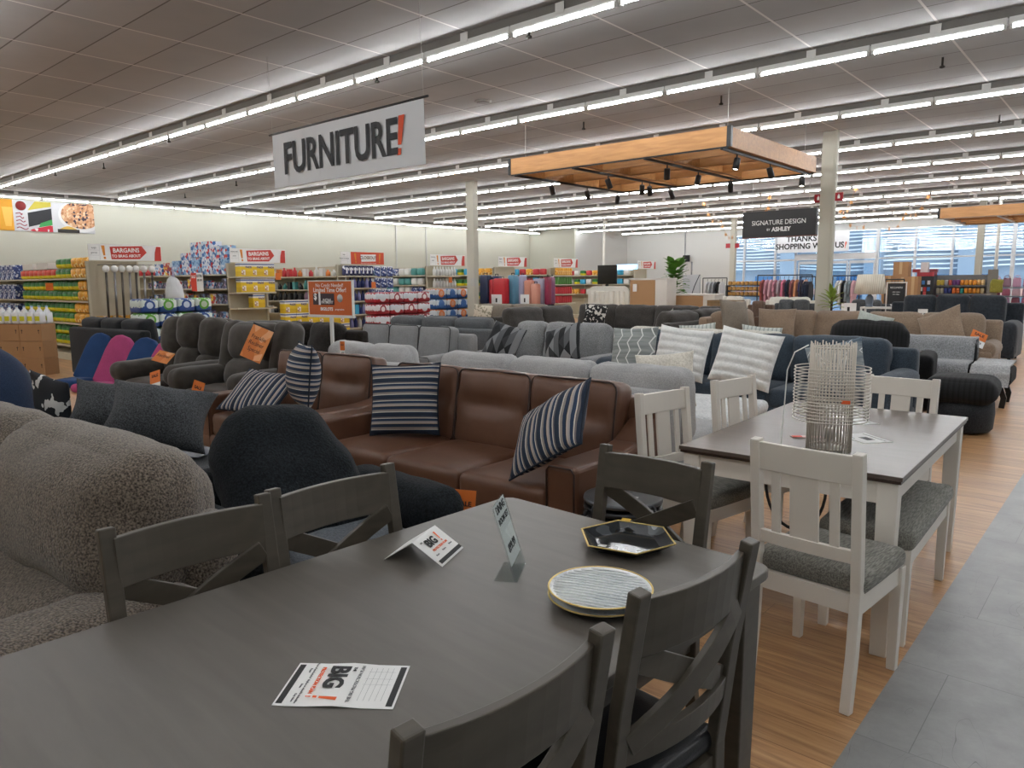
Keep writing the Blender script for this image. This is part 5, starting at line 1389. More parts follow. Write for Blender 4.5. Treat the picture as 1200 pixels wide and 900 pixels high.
for i, y in enumerate(GY):
    endcap('cream metal end shelf with %s' % enm[i], y, elevs[i])
# header signs
redm = mat('sign_red', 'c23a30', .6); orm = mat('sign_orange', 'd98a2b', .6); closem = mat('sign_vermilion', 'd2502f', .6); gline = mat('sign_grey', '8d8e90', .7)
def header(i, lab, close=False):
    y = GY[i]; w_ = 1.34
    t = thing('header_sign', lab, 'sign', (-15.02, y, 1.985))
    MB().span((-.012, 0, 0), (0, w_, .30)).build('board', paper, t)
    MB().span((-.012, .0, -.02), (.012, w_, .0)).build('rail', shm, t)
    ro = (R(90), 0, R(90))
    if close:
        rects([(.30, .0, w_, .3)]).build('orange_panel', closem, t, (0), (.002, 0, 0), ro)
        MB().add([(.62, .06, 0), (1.07, .075, 0), (1.08, .25, 0), (.60, .24, 0)], [(0, 1, 2, 3)]).build('white_panel', paper, t, 0, (.004, 0, 0), ro)
        text('lettering', [('CLOSEOUT', .84, .16, .105, 'CENTER', .03)], mat('brown_ink', '7a4a2a', .7), t, (.006, 0, 0), ro)
        bang('exclamation_mark', [(.44, .15, .23, -.1), (1.2, .15, .23, .1)], orm, t, (.005, 0, 0), ro)
        text('small_print', [('when they are gone they are gone', .84, .03, .035)], white_ink, t, (.005, 0, 0), ro)
    else:
        MB().add([(.40, .02, 0), (.92, .03, 0), (1.06, .16, 0), (.97, .285, 0), (.38, .255, 0)], [(0, 1, 2, 3, 4)]).build('price_tag_shape', redm, t, 0, (.002, 0, 0), ro)
        MB().add([(1.2, .0, 0), (1.335, 0, 0), (1.335, .28, 0), (1.25, .28, 0), (1.215, .16, 0)], [(0, 1, 2, 3, 4)]).build('red_corner', redm, t, 0, (.002, 0, 0), ro)
        text('lettering', [('BARGAINS', .675, .19, .115, 'CENTER', .025, .9, R(2)), ('TO BRAG ABOUT', .675, .085, .075, 'CENTER', .025, .9, R(2))], white_ink, t, (.004, 0, 0), ro)
        bang('exclamation_mark', [(.27, .15, .25, -.1)], orm, t, (.003, 0, 0), ro)
    text('aisle_list', [(('toys', 'seasonal', 'hair', 'cleaning', 'luggage', 'pantry', 'garden')[i], .10, .23, .05), (('games', 'pets', 'health & beauty', 'paper', 'kitchen', 'snacks', 'food')[i], .10, .14, .045)], ink, t, (.002, 0, 0), ro)
    rects([(.02, .185, .185, .188), (.02, .09, .185, .093), (.195, .01, .198, .29)]).build('divider', gline, t, 0, (.002, 0, 0), ro)
for i in range(7):
    if i == 2: header(i, 'orange and white header sign reading CLOSEOUT above navy goods', True)
    else: header(i, 'white header sign with red BARGAINS tag above %s' % enm[i])

# products -----------------------------------------------------------
def prod(name, mb, m): return mb.build(name, m)
def bag_mb(w_, d, h): return MB().soft((w_, d, h), min(w_, d)*.3, (0, .15, .02), 2, 2, T(0, 0, h/2))
def box_mb(w_, d, h): return MB().span((-w_/2, -d/2, 0), (w_/2, d/2, h))
def bottle_mb(r_, h): return MB().lathe([(0, 0), (r_, 0), (r_, h*.62), (r_*.45, h*.78), (r_*.4, h), (0, h)], 8)
_p = {}
def put(key, mk, m, lab, cat, grp, loc, rz=0):
    if key not in _p: _p[key] = mk().build(key[0] if isinstance(key, tuple) else key, m)
    else:
        o = _p[key].copy(); col.objects.link(o)
        if o.data.materials[0] != m:
            kk = (key, m.name)
            if kk not in _rc:
                me = o.data.copy(); me.materials[0] = m; _rc[kk] = me
            o.data = _rc[kk]
        o.location = loc; o.rotation_euler = (0, 0, rz); return props(o, lab, cat, grp)
    o = _p[key]; o.location = loc; o.rotation_euler = (0, 0, rz); return props(o, lab, cat, grp)
gy = ramp_mat('green_yellow_pack', [(0, 'd8c81e'), (.30, 'e3d42a'), (.42, '2f7a2c'), (.62, '1f5f2a'), (.95, '3b8a35')], 'z', .19, rep=False, rough=.5)
ry = ramp_mat('red_yellow_pack', [(0, 'e0cc25'), (.3, 'e0cc25'), (.34, 'c03a2c'), (.65, 'cf4a3a'), (.95, 'b53026')], 'z', .19, rep=False, rough=.5)
oy = print_mat('amber_pack', 'e0a22c', ['e0a22c', 'eebb4a', 'c7832a', 'f0d9a0'], 22, .35, .5)
bluep = print_mat('blue_white_pack', '2c3e78', ['2c3e78', '8f9ec4', 'dfe3ea'], 26, .45, .5)
y0 = GY[0]+.14
ordn = ['lowest', 'second', 'third', 'top']
for li, z in enumerate(levs[0]):
    for lay in range(2):
        for k in range(15):
            x = -15.55-k*.285
            if k < (4 if li != 2 else 3): m_, nm = oy, 'amber snack bag'
            elif li == 3 and lay == 0 and k > 6: m_, nm = ry, 'red and yellow snack bag'
            elif li == 3 and lay == 1 and k > 6: continue
            else: m_, nm = gy, 'green and yellow snack bag'
            put('snack_bag', lambda: bag_mb(.26, .15, .192), m_, '%s on the %s shelf of the first aisle' % (nm, ordn[li]), 'snack bag', '%ss on the %s shelf of the first aisle' % (nm, ordn[li]), (x, y0+.10+.02*lay, z+.004+lay*.205))
    for k in range(6):
        put('blue_pack', lambda: box_mb(.30, .2, .34), bluep, 'blue and white pack on the %s shelf, far end of first aisle' % ordn[li], 'pack', 'blue packs on the %s shelf' % ordn[li], (-20.3-k*.36, y0+.12, z+.002))
for k in range(2):
    put('white_carton', lambda: box_mb(.7, .3, .13), mat('white_carton_card', 'dcdad4', .7), 'plain white carton lying on top of first aisle shelving, %s' % ('left', 'right')[k], 'box', None, (-19.2+k*.95, y0+.2, 1.87+.0))

# stick lights hanging on the first end shelf
sil = mat('brushed_chrome', '8a8a8c', .3, .8); wh = mat('white_globe', 'e8e8e6', .35)
for k, yy in enumerate((.18, .33, .46, .60, .72, .87, 1.02)):
    nm = ('first', 'second', 'third', 'fourth', 'fifth', 'sixth', 'seventh')[k]
    t = thing('hanging_stick_light', 'metal stick light with white globe, %s from left under the first BARGAINS sign' % nm, 'garden light', (-14.80, GY[0]+yy, .85), 0, 'stick lights on the end shelf')
    MB().tube([(0, 0, 0), (.0, .02, .95)], .022, 6).build('stick', sil if k % 2 else mat('dark_stick', '4b463f', .4, .5), t)
    MB().lathe([(0, .9), (.035, .91), (.06, .95), (.06, 1.0), (.03, 1.03), (0, 1.04)], 10, (0, .02, 0)).build('globe', wh, t)
    MB().bar((-.38, .02, 1.05), (.02, .02, 1.05), .012, .012).build('hook', sil, t)
pl_ = thing('hanging_bag', 'crumpled clear white plastic bag of laundry hung right of the stick lights', 'bag', (-14.75, GY[0]+1.42, 1.12))
MB().soft((.3, .36, .5), .13, (.1, .1, .02), 6, 4, T(0, 0, .3), wr=.03, wf=6, taper=(.6, .6)).build('bag', mat('cloudy_plastic', 'cfd1d3', .3), pl_)
MB().tube([(0, 0, .52), (0, .01, .62), (0, -.01, .75)], .035, 8, r2=.012).build('twist', mat('lilac_twist', 'a9a2c0', .4), pl_)
toyc = [print_mat('toy_box_%d' % i, b0, cs_, 16, .4, .5) for i, (b0, cs_) in enumerate((('8fb4d6', ['8fb4d6', 'dfe8f0', 'c33b33', '3a6ea5']), ('d3d9e4', ['d3d9e4', '6a9fd0', 'c7303a', '2b5f9f']), ('b3403a', ['b3403a', 'e4c43c', '2f3a6a', 'd8dde2']), ('5b5470', ['5b5470', '2b2a33', 'b99ab0', '8fa0c0']), ('e0a53a', ['e0a53a', '3d3a80', 'b04a50', 'efe0c0'])))]
for k in range(6):
    put(('toy_pack', k), lambda: box_mb(.12, .30, .30), toyc[4], 'orange and purple toy box on base of first end shelf', 'toy box', 'toy boxes under the stick lights', (-14.98, GY[0]+.14+(k % 3)*.32, .33+(k//3)*.31))
# second aisle: boxed toys on top and small boxes on the shelves
y1 = GY[1]
rr = random.Random(11)
tops = [(-15.5, .30, .62, 0), (-15.85, .3, .62, 1), (-16.3, .45, .4, 1), (-16.8, .42, .38, 0), (-17.3, .42, .34, 1), (-17.8, .42, .34, 0), (-18.3, .38, .3, 2), (-18.8, .36, .28, 1)]
for k, (x, w_, h_, ci) in enumerate(tops):
    put(('toy_box', k), lambda: box_mb(w_, .22, h_), toyc[ci], 'boxed toy on the top shelf of the second aisle, %s from the end sign' % ('nearest', 'second', 'third', 'fourth', 'fifth', 'sixth', 'seventh', 'eighth')[k], 'toy box', 'boxed toys on the top shelf', (x, y1+.22, 1.742))
for k in range(5):
    put(('long_box', k), lambda: box_mb(.5, .25, .17), toyc[1], 'pale blue game box stacked above the boxed toys, %s' % ('lowest left', 'lowest middle', 'lowest right', 'upper left', 'upper right')[k], 'game box', 'pale blue game boxes', (-16.4-(k % 3)*.52, y1+.30, 2.143-(0 if k != 2 else .06)+(k//3)*.171))
for k in range(6):
    put('red_toy', lambda: MB().soft((.22, .16, .13), .05, (0, 0, .1), 2, 2, T(0, 0, .065)), mat('toy_red', 'b8262e', .5), 'red toy pack at the far end of second aisle top shelf', 'toy', 'red toy packs', (-19.2-k*.25, y1+.22, 1.752))
for li, z in enumerate(levs[1][:3]):
    for k in range(15):
        h_ = rr.choice((.14, .18, .22)); c_ = rr.choice((3, 3, 2, 1))
        put(('small_box', h_), lambda: box_mb(.2, .14, h_), toyc[c_], 'small dark boxed toy on the %s shelf of the second aisle' % ('third', 'second', 'fourth')[li], 'toy box', 'small boxed toys on second aisle shelf %s' % 'abc'[li], (-15.6-k*.27, y1+.2, z+.002))
s_ = thing('shelf_sign', 'red and white notice clipped to the second aisle shelf', 'sign', (-16.6, y1+.02, 1.36))
MB().span((-.28, -.01, 0), (.28, 0, .42)).build('board', paper, s_)
MB().span((-.28, -.013, 0), (-.02, -.0105, .42)).build('red_panel', red_ink, s_)
text('lettering', [('SALE', -.15, .33, .09, 'CENTER', .03)], white_ink, s_, (0, -.016, 0), (R(90), 0, 0))
text('lettering', [('EXTRA', .13, .35, .08, 'CENTER', .03), ('20% OFF', .13, .25, .06, 'CENTER', .03)], ink, s_, (0, -.014, 0), (R(90), 0, 0))
# pet boxes: white top, yellow body
pet = ramp_mat('yellow_white_box', [(0, 'd9b41e'), (.35, 'e6c427'), (.70, 'e6e6e2'), (.82, '3a5694'), (.9, 'e6e6e2')], 'z', .30, rep=False, rough=.5)
pic = print_mat('dog_picture', 'c9a58a', ['c9a58a', '8a5a40', 'efe6da'], 30, .3, .6)
pet0 = None
def petbox(x, y, z, lab, grp):
    global pet0
    if pet0 is None:
        pet0 = props(MB().span((-.1, -.14, 0), (.1, .14, .29)).build('pet_box', pet), None, 'box')
        MB().span((.1, -.11, .03), (.1015, -.02, .14)).build('dog_picture', pic, pet0)
        text('lettering', [('PADS', .06, .195, .06, 'CENTER', .04)], mat('navy_ink', '27407f', .6), pet0, (.1015, 0, 0), (R(90), 0, R(90)))
        o = pet0
    else: o = dup(pet0)
    o.location = (x, y, z); o['category'] = 'box'; return props(o, lab, 'box', grp)
for li, z in enumerate(elevs[1][1:]):
    for k in range(3):
        if li == 0 and k != 1: continue
        petbox(-14.95, GY[1]+.26+k*.27, z+.002, 'yellow and white pet pad box, %s on the %s end shelf level' % (('left', 'middle', 'right')[k], ('third', 'second', 'top')[li]), 'pet pad boxes on the end shelf')
for k in range(6):
    petbox(-14.55-(.0 if k < 6 else 0), GY[1]+1.05+k*.29, .86, 'yellow and white pet pad box, %s in the upper row of the floor stack' % ('first', 'second', 'third', 'fourth', 'fifth', 'sixth')[k], 'pet pad boxes in the floor stack')
    for r_ in range(2): petbox(-14.55, GY[1]+1.05+k*.29, .28+r_*.29-.28, 'yellow and white pet pad box in the lower rows of the floor stack', 'pet pad boxes low in the stack')
    petbox(-14.55, GY[1]+1.05+k*.29, .575, 'yellow and white pet pad box in the third row of the floor stack', 'pet pad boxes third row')
# paper and drink packs stacked on the floor: lower layers and upper ones
def packs(key, m1, m2, base, ny, nz, dy, dz, lab, grp, d=.3, skip=()):
    for r_ in range(nz):
        for k in range(ny):
            nm = ('bottom', 'second', 'third', 'fourth', 'fifth')[r_]
            if r_ == nz-1: nm = 'top'
            put(key, lambda: MB().soft((d, dy-.012, dz-.012), .05, (0, 0, .02), 3, 2, T(0, 0, dz/2-.002)), m1 if (k+r_) % 2 else m2, lab % nm, 'pack', grp % nm, (base[0], base[1]+k*dy, base[2]+r_*dz))
def badge_mat(name, base, band, badge, ring, dy, dz):
    "packaging: horizontal bands with a round badge in the middle of the front face"
    m, nt, b = new_mat(name); b.inputs['Roughness'].default_value = .4
    tc = N(nt, 'ShaderNodeTexCoord'); sp = N(nt, 'ShaderNodeSeparateXYZ'); nt.links.new(tc.outputs['Object'], sp.inputs[0])
    r = N(nt, 'ShaderNodeValToRGB'); r.color_ramp.interpolation = 'CONSTANT'; el = r.color_ramp.elements
    d = N(nt, 'ShaderNodeMath', operation='DIVIDE'); d.inputs[1].default_value = dz; nt.links.new(sp.outputs[2], d.inputs[0])
    el[0].position = 0; el[0].color = C(band); el[1].position = .40; el[1].color = C(base); e9 = el.new(.86); e9.color = C(ring if ring != base else band)
    n = N(nt, 'ShaderNodeTexNoise'); n.inputs['Scale'].default_value = 22; nt.links.new(tc.outputs['Object'], n.inputs['Vector'])
    a = N(nt, 'ShaderNodeMath', operation='MULTIPLY_ADD'); a.inputs[1].default_value = .5; a.inputs[2].default_value = -.25; nt.links.new(n.outputs['Fac'], a.inputs[0])
    a2 = N(nt, 'ShaderNodeMath', operation='ADD'); nt.links.new(a.outputs[0], a2.inputs[0]); nt.links.new(d.outputs[0], a2.inputs[1]); nt.links.new(a2.outputs[0], r.inputs['Fac'])
    cb = N(nt, 'ShaderNodeCombineXYZ'); nt.links.new(sp.outputs[1], cb.inputs[0])
    z2 = N(nt, 'ShaderNodeMath', operation='SUBTRACT'); z2.inputs[1].default_value = dz*.52; nt.links.new(sp.outputs[2], z2.inputs[0]); nt.links.new(z2.outputs[0], cb.inputs[1])
    ln = N(nt, 'ShaderNodeVectorMath', operation='LENGTH'); nt.links.new(cb.outputs[0], ln.inputs[0])
    l1 = N(nt, 'ShaderNodeMath', operation='LESS_THAN'); l1.inputs[1].default_value = min(dy, dz)*.36; nt.links.new(ln.outputs['Value'], l1.inputs[0])
    l2 = N(nt, 'ShaderNodeMath', operation='LESS_THAN'); l2.inputs[1].default_value = min(dy, dz)*.22; nt.links.new(ln.outputs['Value'], l2.inputs[0])
    m1 = N(nt, 'ShaderNodeMix', data_type='RGBA'); m1.inputs[7].default_value = C(ring); nt.links.new(l1.outputs[0], m1.inputs[0]); nt.links.new(r.outputs['Color'], m1.inputs[6])
    m2 = N(nt, 'ShaderNodeMix', data_type='RGBA'); m2.inputs[7].default_value = C(badge); nt.links.new(l2.outputs[0], m2.inputs[0]); nt.links.new(m1.outputs[2], m2.inputs[6])
    nt.links.new(m2.outputs[2], b.inputs['Base Color']); return m
g1 = badge_mat('green_badge_pack', 'd5dfda', '2b4f8c', 'b9c9b4', '5a9e33', .33, .26); g2 = badge_mat('blue_badge_pack', 'cfdcd6', '28488a', 'c4d3e4', '234a8c', .42, .26)
packs('paper_pack', g1, g2, (-13.6, on_x(157, 350, -13.6).y+.16, .0), 4, 5, .33, .255, 'green and blue wrapped paper roll pack in the %s row of the left stack', 'green and blue paper packs, %s row', d=.5)
r1 = badge_mat('red_badge_pack', 'd3d0d4', '8c1f2b', 'e6dcdc', '8e2230', .40, .24); r2 = badge_mat('red_band_pack', 'ccd3da', '97202e', 'ccd3da', 'ccd3da', .40, .24)
packs('drink_pack', r1, r2, (-12.6, on_x(433, 350, -12.6).y+.2, .1), 4, 5, .40, .245, 'red and white drink pack in the %s row of the middle stack', 'red and white drink packs, %s row', d=.4)
o1 = badge_mat('orange_badge_pack', 'c6d0d8', '27508a', 'd9a184', 'd97a3a', .38, .28); o2 = badge_mat('blue_band_pack', 'c6d0d8', '2a5795', '3d6aa8', '3d6aa8', .38, .28)
packs('tissue_pack', o1, o2, (-13.95, on_x(504, 350, -13.95).y+.19, .3), 3, 4, .40, .265, 'blue and orange tissue pack in the %s row beside the pale column', 'blue and orange tissue packs, %s row', d=.45)
pb = thing('pallet_stand', 'low dark stand under the red and white drink packs', 'stand', (-12.6, on_x(433, 350, -12.6).y+.8, 0)); MB().span((-.25, -.85, 0), (.25, .85, .098)).build('deck', mat('dark_deck', '3a3a3c', .7), pb)
pb = thing('pallet_stand', 'low dark stand under the blue and orange tissue packs', 'stand', (-13.95, on_x(504, 350, -13.95).y+.57, 0)); MB().span((-.25, -.62, 0), (.25, .62, .298)).build('deck', mat('dark_deck', '3a3a3c', .7), pb)
# third aisle: personal care
carec = [mat('care_white', 'd9d9d6', .5), mat('care_orange', 'c9702c', .5), mat('care_black', '25262a', .4), mat('care_teal', '4b8f8c', .5), mat('care_red', 'b83038', .5), mat('care_mauve', '9a7c93', .5)]
y2 = GY[2]
for li, z in enumerate(levs[2]):
    for k in range(16):
        ci = rr.choice(((2, 2, 5, 0), (2, 2, 0, 5), (2, 3, 0, 0), (4, 0, 1, 0))[li]); h_ = rr.choice((.16, .2, .24))
        nm = ('white', 'orange', 'black', 'teal', 'red', 'mauve')[ci]
        put(('care_bottle', h_), lambda: bottle_mb(.06, h_) if h_ != .2 else box_mb(.13, .1, h_), carec[ci], '%s toiletry item on the %s shelf of the third aisle' % (nm, ('fourth', 'third', 'second', 'top')[li]), 'toiletry', '%s toiletries on third aisle shelf %s' % (nm, 'abcd'[li]), (-15.6-k*.25, y2+.2, z+.002))
nav = print_mat('navy_bag_print', '20264f', ['20264f', '2b3370', 'e2e4ea'], 18, .5, .4); lav = mat('lavender_bottle', '8d8cc0', .4); cy = mat('cyan_pack', '3aa0c8', .5); nvb = mat('navy_bottle', '1f2a66', .35)
for li, z in enumerate(elevs[2]):
    for k in range(7):
        yy = GY[2]+.1+k*.125
        if li == 4: put('navy_bag', lambda: bag_mb(.2, .10, .24), nav, 'navy and white bag on the top level of the closeout end shelf', 'bag', 'navy bags on the closeout shelf', (-14.98, yy, z+.003))
        elif li == 1 and k < 3: put('cyan_pack', lambda: box_mb(.16, .11, .24), cy, 'cyan pack on the fourth level of the closeout end shelf', 'pack', 'cyan packs', (-14.98, yy, z+.002))
        else:
            m_ = (nvb, lav, nvb, carec[0], nvb, lav, nvb)[(k+li) % 7]; nm = 'navy' if m_ is nvb else 'lavender' if m_ is lav else 'white'
            put('detergent_bottle', lambda: bottle_mb(.05, .25), m_, '%s bottle on the %s level of the closeout end shelf' % (nm, ('fifth', 'fourth', 'third', 'second')[li]), 'bottle', '%s bottles on closeout level %s' % (nm, 'abcd'[li]), (-14.98, yy, z+.002))
y3 = GY[3]
for li, z in enumerate(levs[3]):
    for k in range(14):
        m_ = (carec[0], bluep, carec[0], carec[3])[(k//2+li) % 4]; nm = 'white' if m_ is carec[0] else 'blue' if m_ is bluep else 'teal'
        put(('packet', 0), lambda: bag_mb(.22, .14, .2), m_, '%s packet on the %s shelf of the fourth aisle' % (nm, ('fourth', 'third', 'second', 'top')[li]), 'packet', '%s packets on fourth aisle shelf %s' % (nm, 'abcd'[li]), (-15.65-k*.27, y3+.22, z+.003))
for k in range(9):
    put('blue_hang_pack', lambda: bag_mb(.05, .165, .26), bluep, 'blue packet hanging on the side panel right of the navy bags', 'packet', 'blue hanging packets', (-14.95, GY[2]+1.05+(k % 3)*.21, 1.1+(k//3)*.29))
for li, z in enumerate(elevs[3]):
    for k in range(8):
        put('white_bottle', lambda: bottle_mb(.05, .25), carec[0], 'white bottle on the %s level of the end shelf beside the pale column' % ('third', 'second', 'top')[li], 'bottle', 'white bottles, level %s' % 'abc'[li], (-14.98, GY[3]+.1+k*.11, z+.002))
for li, z in enumerate(elevs[5]):
    for k in range(7):
        m_, nm = ((carec[4], 'red'), (carec[4], 'red'), (mat('leaf_pack', '4d8038', .5), 'green'), (oy, 'amber'))[li]
        put(('pouch', 0), lambda: bag_mb(.14, .095, .24), m_, '%s pouch on the %s level of the pantry end shelf' % (nm, ('fourth', 'third', 'second', 'top')[li]), 'pouch', '%s pouches on pantry level %s' % (nm, 'abcd'[li]), (-14.98, GY[5]+.12+k*.12, z+.003))
for gi in (4, 5, 6):
    for li, z in enumerate(levs[gi]):
        for k in range(12):
            m_, nm = rr.choice(((gy, 'green'), (carec[4], 'red'), (carec[0], 'white'), (oy, 'amber'), (cy, 'blue')))
            put(('goods', 0), lambda: bag_mb(.24, .14, .2), m_, '%s packet on the %s shelf of the %s aisle' % (nm, ('third', 'second', 'top')[li], ('fifth', 'sixth', 'last')[gi-4]), 'packet', '%s packets, %s aisle shelf %s' % (nm, ('fifth', 'sixth', 'last')[gi-4], 'abc'[li]), (-15.65-k*.3, GY[gi]+.22, z+.003))
# small orange and white shelf tags
for k, (px, py, X) in enumerate(((58, 336, -16.5), (326, 324, -14.6), (438, 334, -14.6), (528, 328, -14.6))):
    p = on_x(px, py, X)
    o = MB().span((-.006, -.065, -.075), (.0, .065, .075)).build('shelf_tag', mat('tag_orange', 'd9732c', .6), loc=p)
    props(o, 'small orange price tag on the %s' % ('first aisle shelf', 'pet pad end shelf', 'closeout end shelf', 'white bottle end shelf')[k], 'tag')
# ------------------------------------------------------------------ hanging signs and canopies
cloth = mat('banner_cloth', 'd5d7da', .8, nz=.02, ns=2)
Yf = 4.77
pA, pB = at(319, 158, Yf), at(498, 192, Yf)
L_, H_ = pB.x-pA.x, pA.z-pB.z
fb_ = thing('hanging_sign', 'white FURNITURE! banner hung on wires below the second light row', 'sign', (pA.x, Yf, pB.z))
bn_ = MB(); vs = []; fs = []; n = 24
for dz in (0, .004):
    for i in range(n+1):
        for j in (0, 1, 2, 3): vs.append((L_*i/n, dz+.012*math.sin(i*.55)*(1-j/3), H_*j/3))
for i in range(n):
    for j in range(3):
        a = i*4+j; b2 = a+4; K = (n+1)*4
        fs += [(a, b2, b2+1, a+1), (K+a, K+a+1, K+b2+1, K+b2)]
bn_.add(vs, fs, 0, True).build('banner', cloth, fb_)
MB().tube([(-.06, .002, H_), (L_+.06, .002, H_)], .012, 8).build('rod', mat('dark_rod', '3a3a3a', .4, .5), fb_)
for x in (0.0, L_): MB().tube([(x, .002, H_), (x-.03, .002, ZC-pB.z)], .0025, 5).build('wire', mat('pale_wire', 'bdbdb8', .4), fb_)
text('lettering', [('FURNITURE', L_*.475, H_*.47, .47, 'CENTER', .025, .80)], mat('charcoal_ink', '2c2d30', .7), fb_, (0, -.016, 0), (R(90), 0, 0))
bang('exclamation_mark', [(L_*.875, H_*.5, .36, .14)], mat('flame_ink', 'd9532f', .7), fb_, (0, -.016, 0), (R(90), 0, 0))

Ya = 17.5
p, q = at(872, 248, Ya), at(957, 275, Ya)
sg = thing('hanging_sign', 'black hanging sign with white SIGNATURE DESIGN lettering before the entrance windows', 'sign', (p.x, Ya, q.z))
L_, H_ = q.x-p.x, p.z-q.z-.03
MB().span((0, -.06, 0), (L_, .06, H_)).build('panel', mat('sign_black', '1b1a1b', .5), sg, bevel=.004)
MB().span((0, -.062, -.02), (L_, .062, .0)).build('base_strip', mat('maroon_strip', '5a2a22', .5), sg)
text('lettering', [('SIGNATURE DESIGN', L_*.5, H_*.54, .155, 'CENTER', .0, .92)], white_ink, sg, (0, -.063, 0), (R(90), 0, 0))
text('lettering', [('BY', L_*.37, H_*.27, .075, 'CENTER', .0), ('ASHLEY', L_*.54, H_*.27, .135, 'CENTER', .035, .95)], white_ink, sg, (0, -.063, 0), (R(90), 0, 0))
for x in (.2, L_-.2): MB().tube([(x, 0, H_), (x, 0, ZC-q.z)], .004, 5).build('wire', mat('pale_wire', 'bdbdb8', .4), sg)

oak = wood('oak_veneer', '9b6a3c', 'c8945c', (2.5, 22, 22), .5, .05)
blm = mat('track_black', '1b1b1c', .45); lampm = emit('warm_spot', 'fff1dc', 25)
def spot(lab, loc, az, tilt, lit):
    t = thing('track_spotlight', lab, 'spotlight', loc, az, 'track spotlights')
    MB().tube([(0, 0, 0), (0, 0, -.09)], .01, 6).build('stem', blm, t)
    M_ = T(0, 0, -.10, rx=tilt)
    MB().lathe([(0, .05), (.04, .05), (.045, .04), (.045, -.11), (.038, -.11), (.036, -.09), (0, -.09)], 12, M=M_).build('head', blm, t)
    if lit: MB().lathe([(0, -.098), (.035, -.098), (.035, -.0955), (0, -.095)], 12, M=M_).build('bulb', lampm, t)
    return t
def canopy(lab, x0, x1, y0, y1, z, h, white):
    t = thing('ceiling_canopy', lab, 'canopy', ((x0+x1)/2, (y0+y1)/2, z))
    W_, D_ = (x1-x0)/2, (y1-y0)/2
    th = .09
    for nm, a, b2 in (('beam', (-W_, -D_, 0), (W_, -D_+th, h)), ('beam', (-W_, D_-th, 0), (W_, D_, h)), ('beam', (-W_, -D_+th, 0), (-W_+th, D_-th, h)), ('beam', (W_-th, -D_+th, 0), (W_, D_-th, h))):
        MB().span(a, b2).build(nm, oak if b2[0]-a[0] > .5 or not white else mat('greyed_oak', '8d7a6c', .6, nz=.15, ns=14), t)
    for i in (1, 2, 3):
        y = -D_+2*D_*i/4
        MB().span((-W_+th, y-.03, .03), (W_-th, y+.03, h)).build('rib', oak, t)
    for i in (1, 2):
        x = -W_+2*W_*i/3
        MB().span((x-.03, -D_+th, .03), (x+.03, D_-th, h-.01)).build('rib', oak, t)
    for s in (-1, 1):
        MB().span((s*(W_+.004)-.03, -D_-.006, -.004), (s*(W_+.004)+.03, -D_+.05, h+.004)).build('corner_plate', blm, t)
    tm = blm if not white else mat('white_track', 'd8d8d6', .4)
    trx = (-W_+.1, -W_/3+.0, W_/3, W_-.1)
    for x in trx: MB().span((x-.018, -D_+.02, -.035), (x+.018, D_-.02, -.001)).build('track', tm, t)
    for y in (-D_+.01, D_-.045): MB().span((-W_+.02, y, -.018), (W_-.02, y+.035, -.001)).build('track_frame', blm if not white else mat('greyed_oak', '8d7a6c', .6), t)
    for x in (-W_*.93, W_*.93):
        for y in (-D_*.85, D_*.9): MB().tube([(x, y, h), (x, y, ZC-z)], .004, 5).build('wire', mat('pale_wire', 'bdbdb8', .4), t)
    return t, trx, W_, D_
Zc = 3.25
A, B, Cc = on_z(604, 206, Zc), on_z(848, 169, Zc), on_z(960, 202, Zc)
cx0, cx1, cy0, cy1 = A.x, B.x, (A.y+B.y)/2, Cc.y
_, trx, W_, D_ = canopy('large oak canopy with dividers and black spotlights hung from the ceiling', cx0, cx1, cy0, cy1, Zc, .25, False)
sp = [(0, .30, 0), (0, .62, 0), (0, .93, 0), (1, .30, 0), (1, .62, 0), (1, .66, 0), (1, .93, 0), (2, .2, 0), (2, .5, 1), (2, .86, 0), (3, .15, 1), (3, .5, 0), (3, .9, 1)]
rw = ('left edge', 'second', 'third', 'right edge')
for i, (k, f, lit) in enumerate(sp):
    nth = ('first', 'second', 'third', 'fourth')[sum(1 for s_ in sp[:i] if s_[0] == k)]
    spot('%s black spotlight, %s along the %s track of the large oak canopy' % ('lit' if lit else 'unlit', nth, rw[k]), ((cx0+cx1)/2+trx[k], cy0+(cy1-cy0)*f+(.12 if (k, f) == (1, .66) else 0), Zc-.036), rnd.uniform(-1, 1)+.5, R(25 if not lit else -14), lit)
A = at(1100, 256, 22)
canopy('smaller oak canopy with white track near the entrance windows', A.x, A.x+3.9, 22, 25.2, A.z, .26, True)

# banner over the entrance
Yb = 33.3
p, q = at(911, 274, Yb), at(994.5, 294, Yb)
tb2 = thing('hanging_sign', 'white banner reading THANKS FOR SHOPPING WITH US! over the entrance doors', 'sign', (p.x, Yb, q.z))
L_, H_ = q.x-p.x, p.z-q.z
MB().span((0, 0, 0), (L_, .012, H_)).build('banner', cloth, tb2)
text('lettering', [('THANKS FOR', L_*.47, H_*.68, .34, 'CENTER', .03), ('SHOPPING WITH US', L_*.46, H_*.30, .34, 'CENTER', .03, .95)], ink, tb2, (0, -.003, 0), (R(90), 0, 0))
bang('exclamation_mark', [(L_*.955, H_*.3, .26, .14)], mat('flame_ink', 'd9532f', .7), tb2, (0, -.003, 0), (R(90), 0, 0))
for x in (.1, L_-.1): MB().tube([(x, .006, H_), (x, .006, ZC-q.z)], .006, 5).build('wire', mat('pale_wire', 'bdbdb8', .4), tb2)

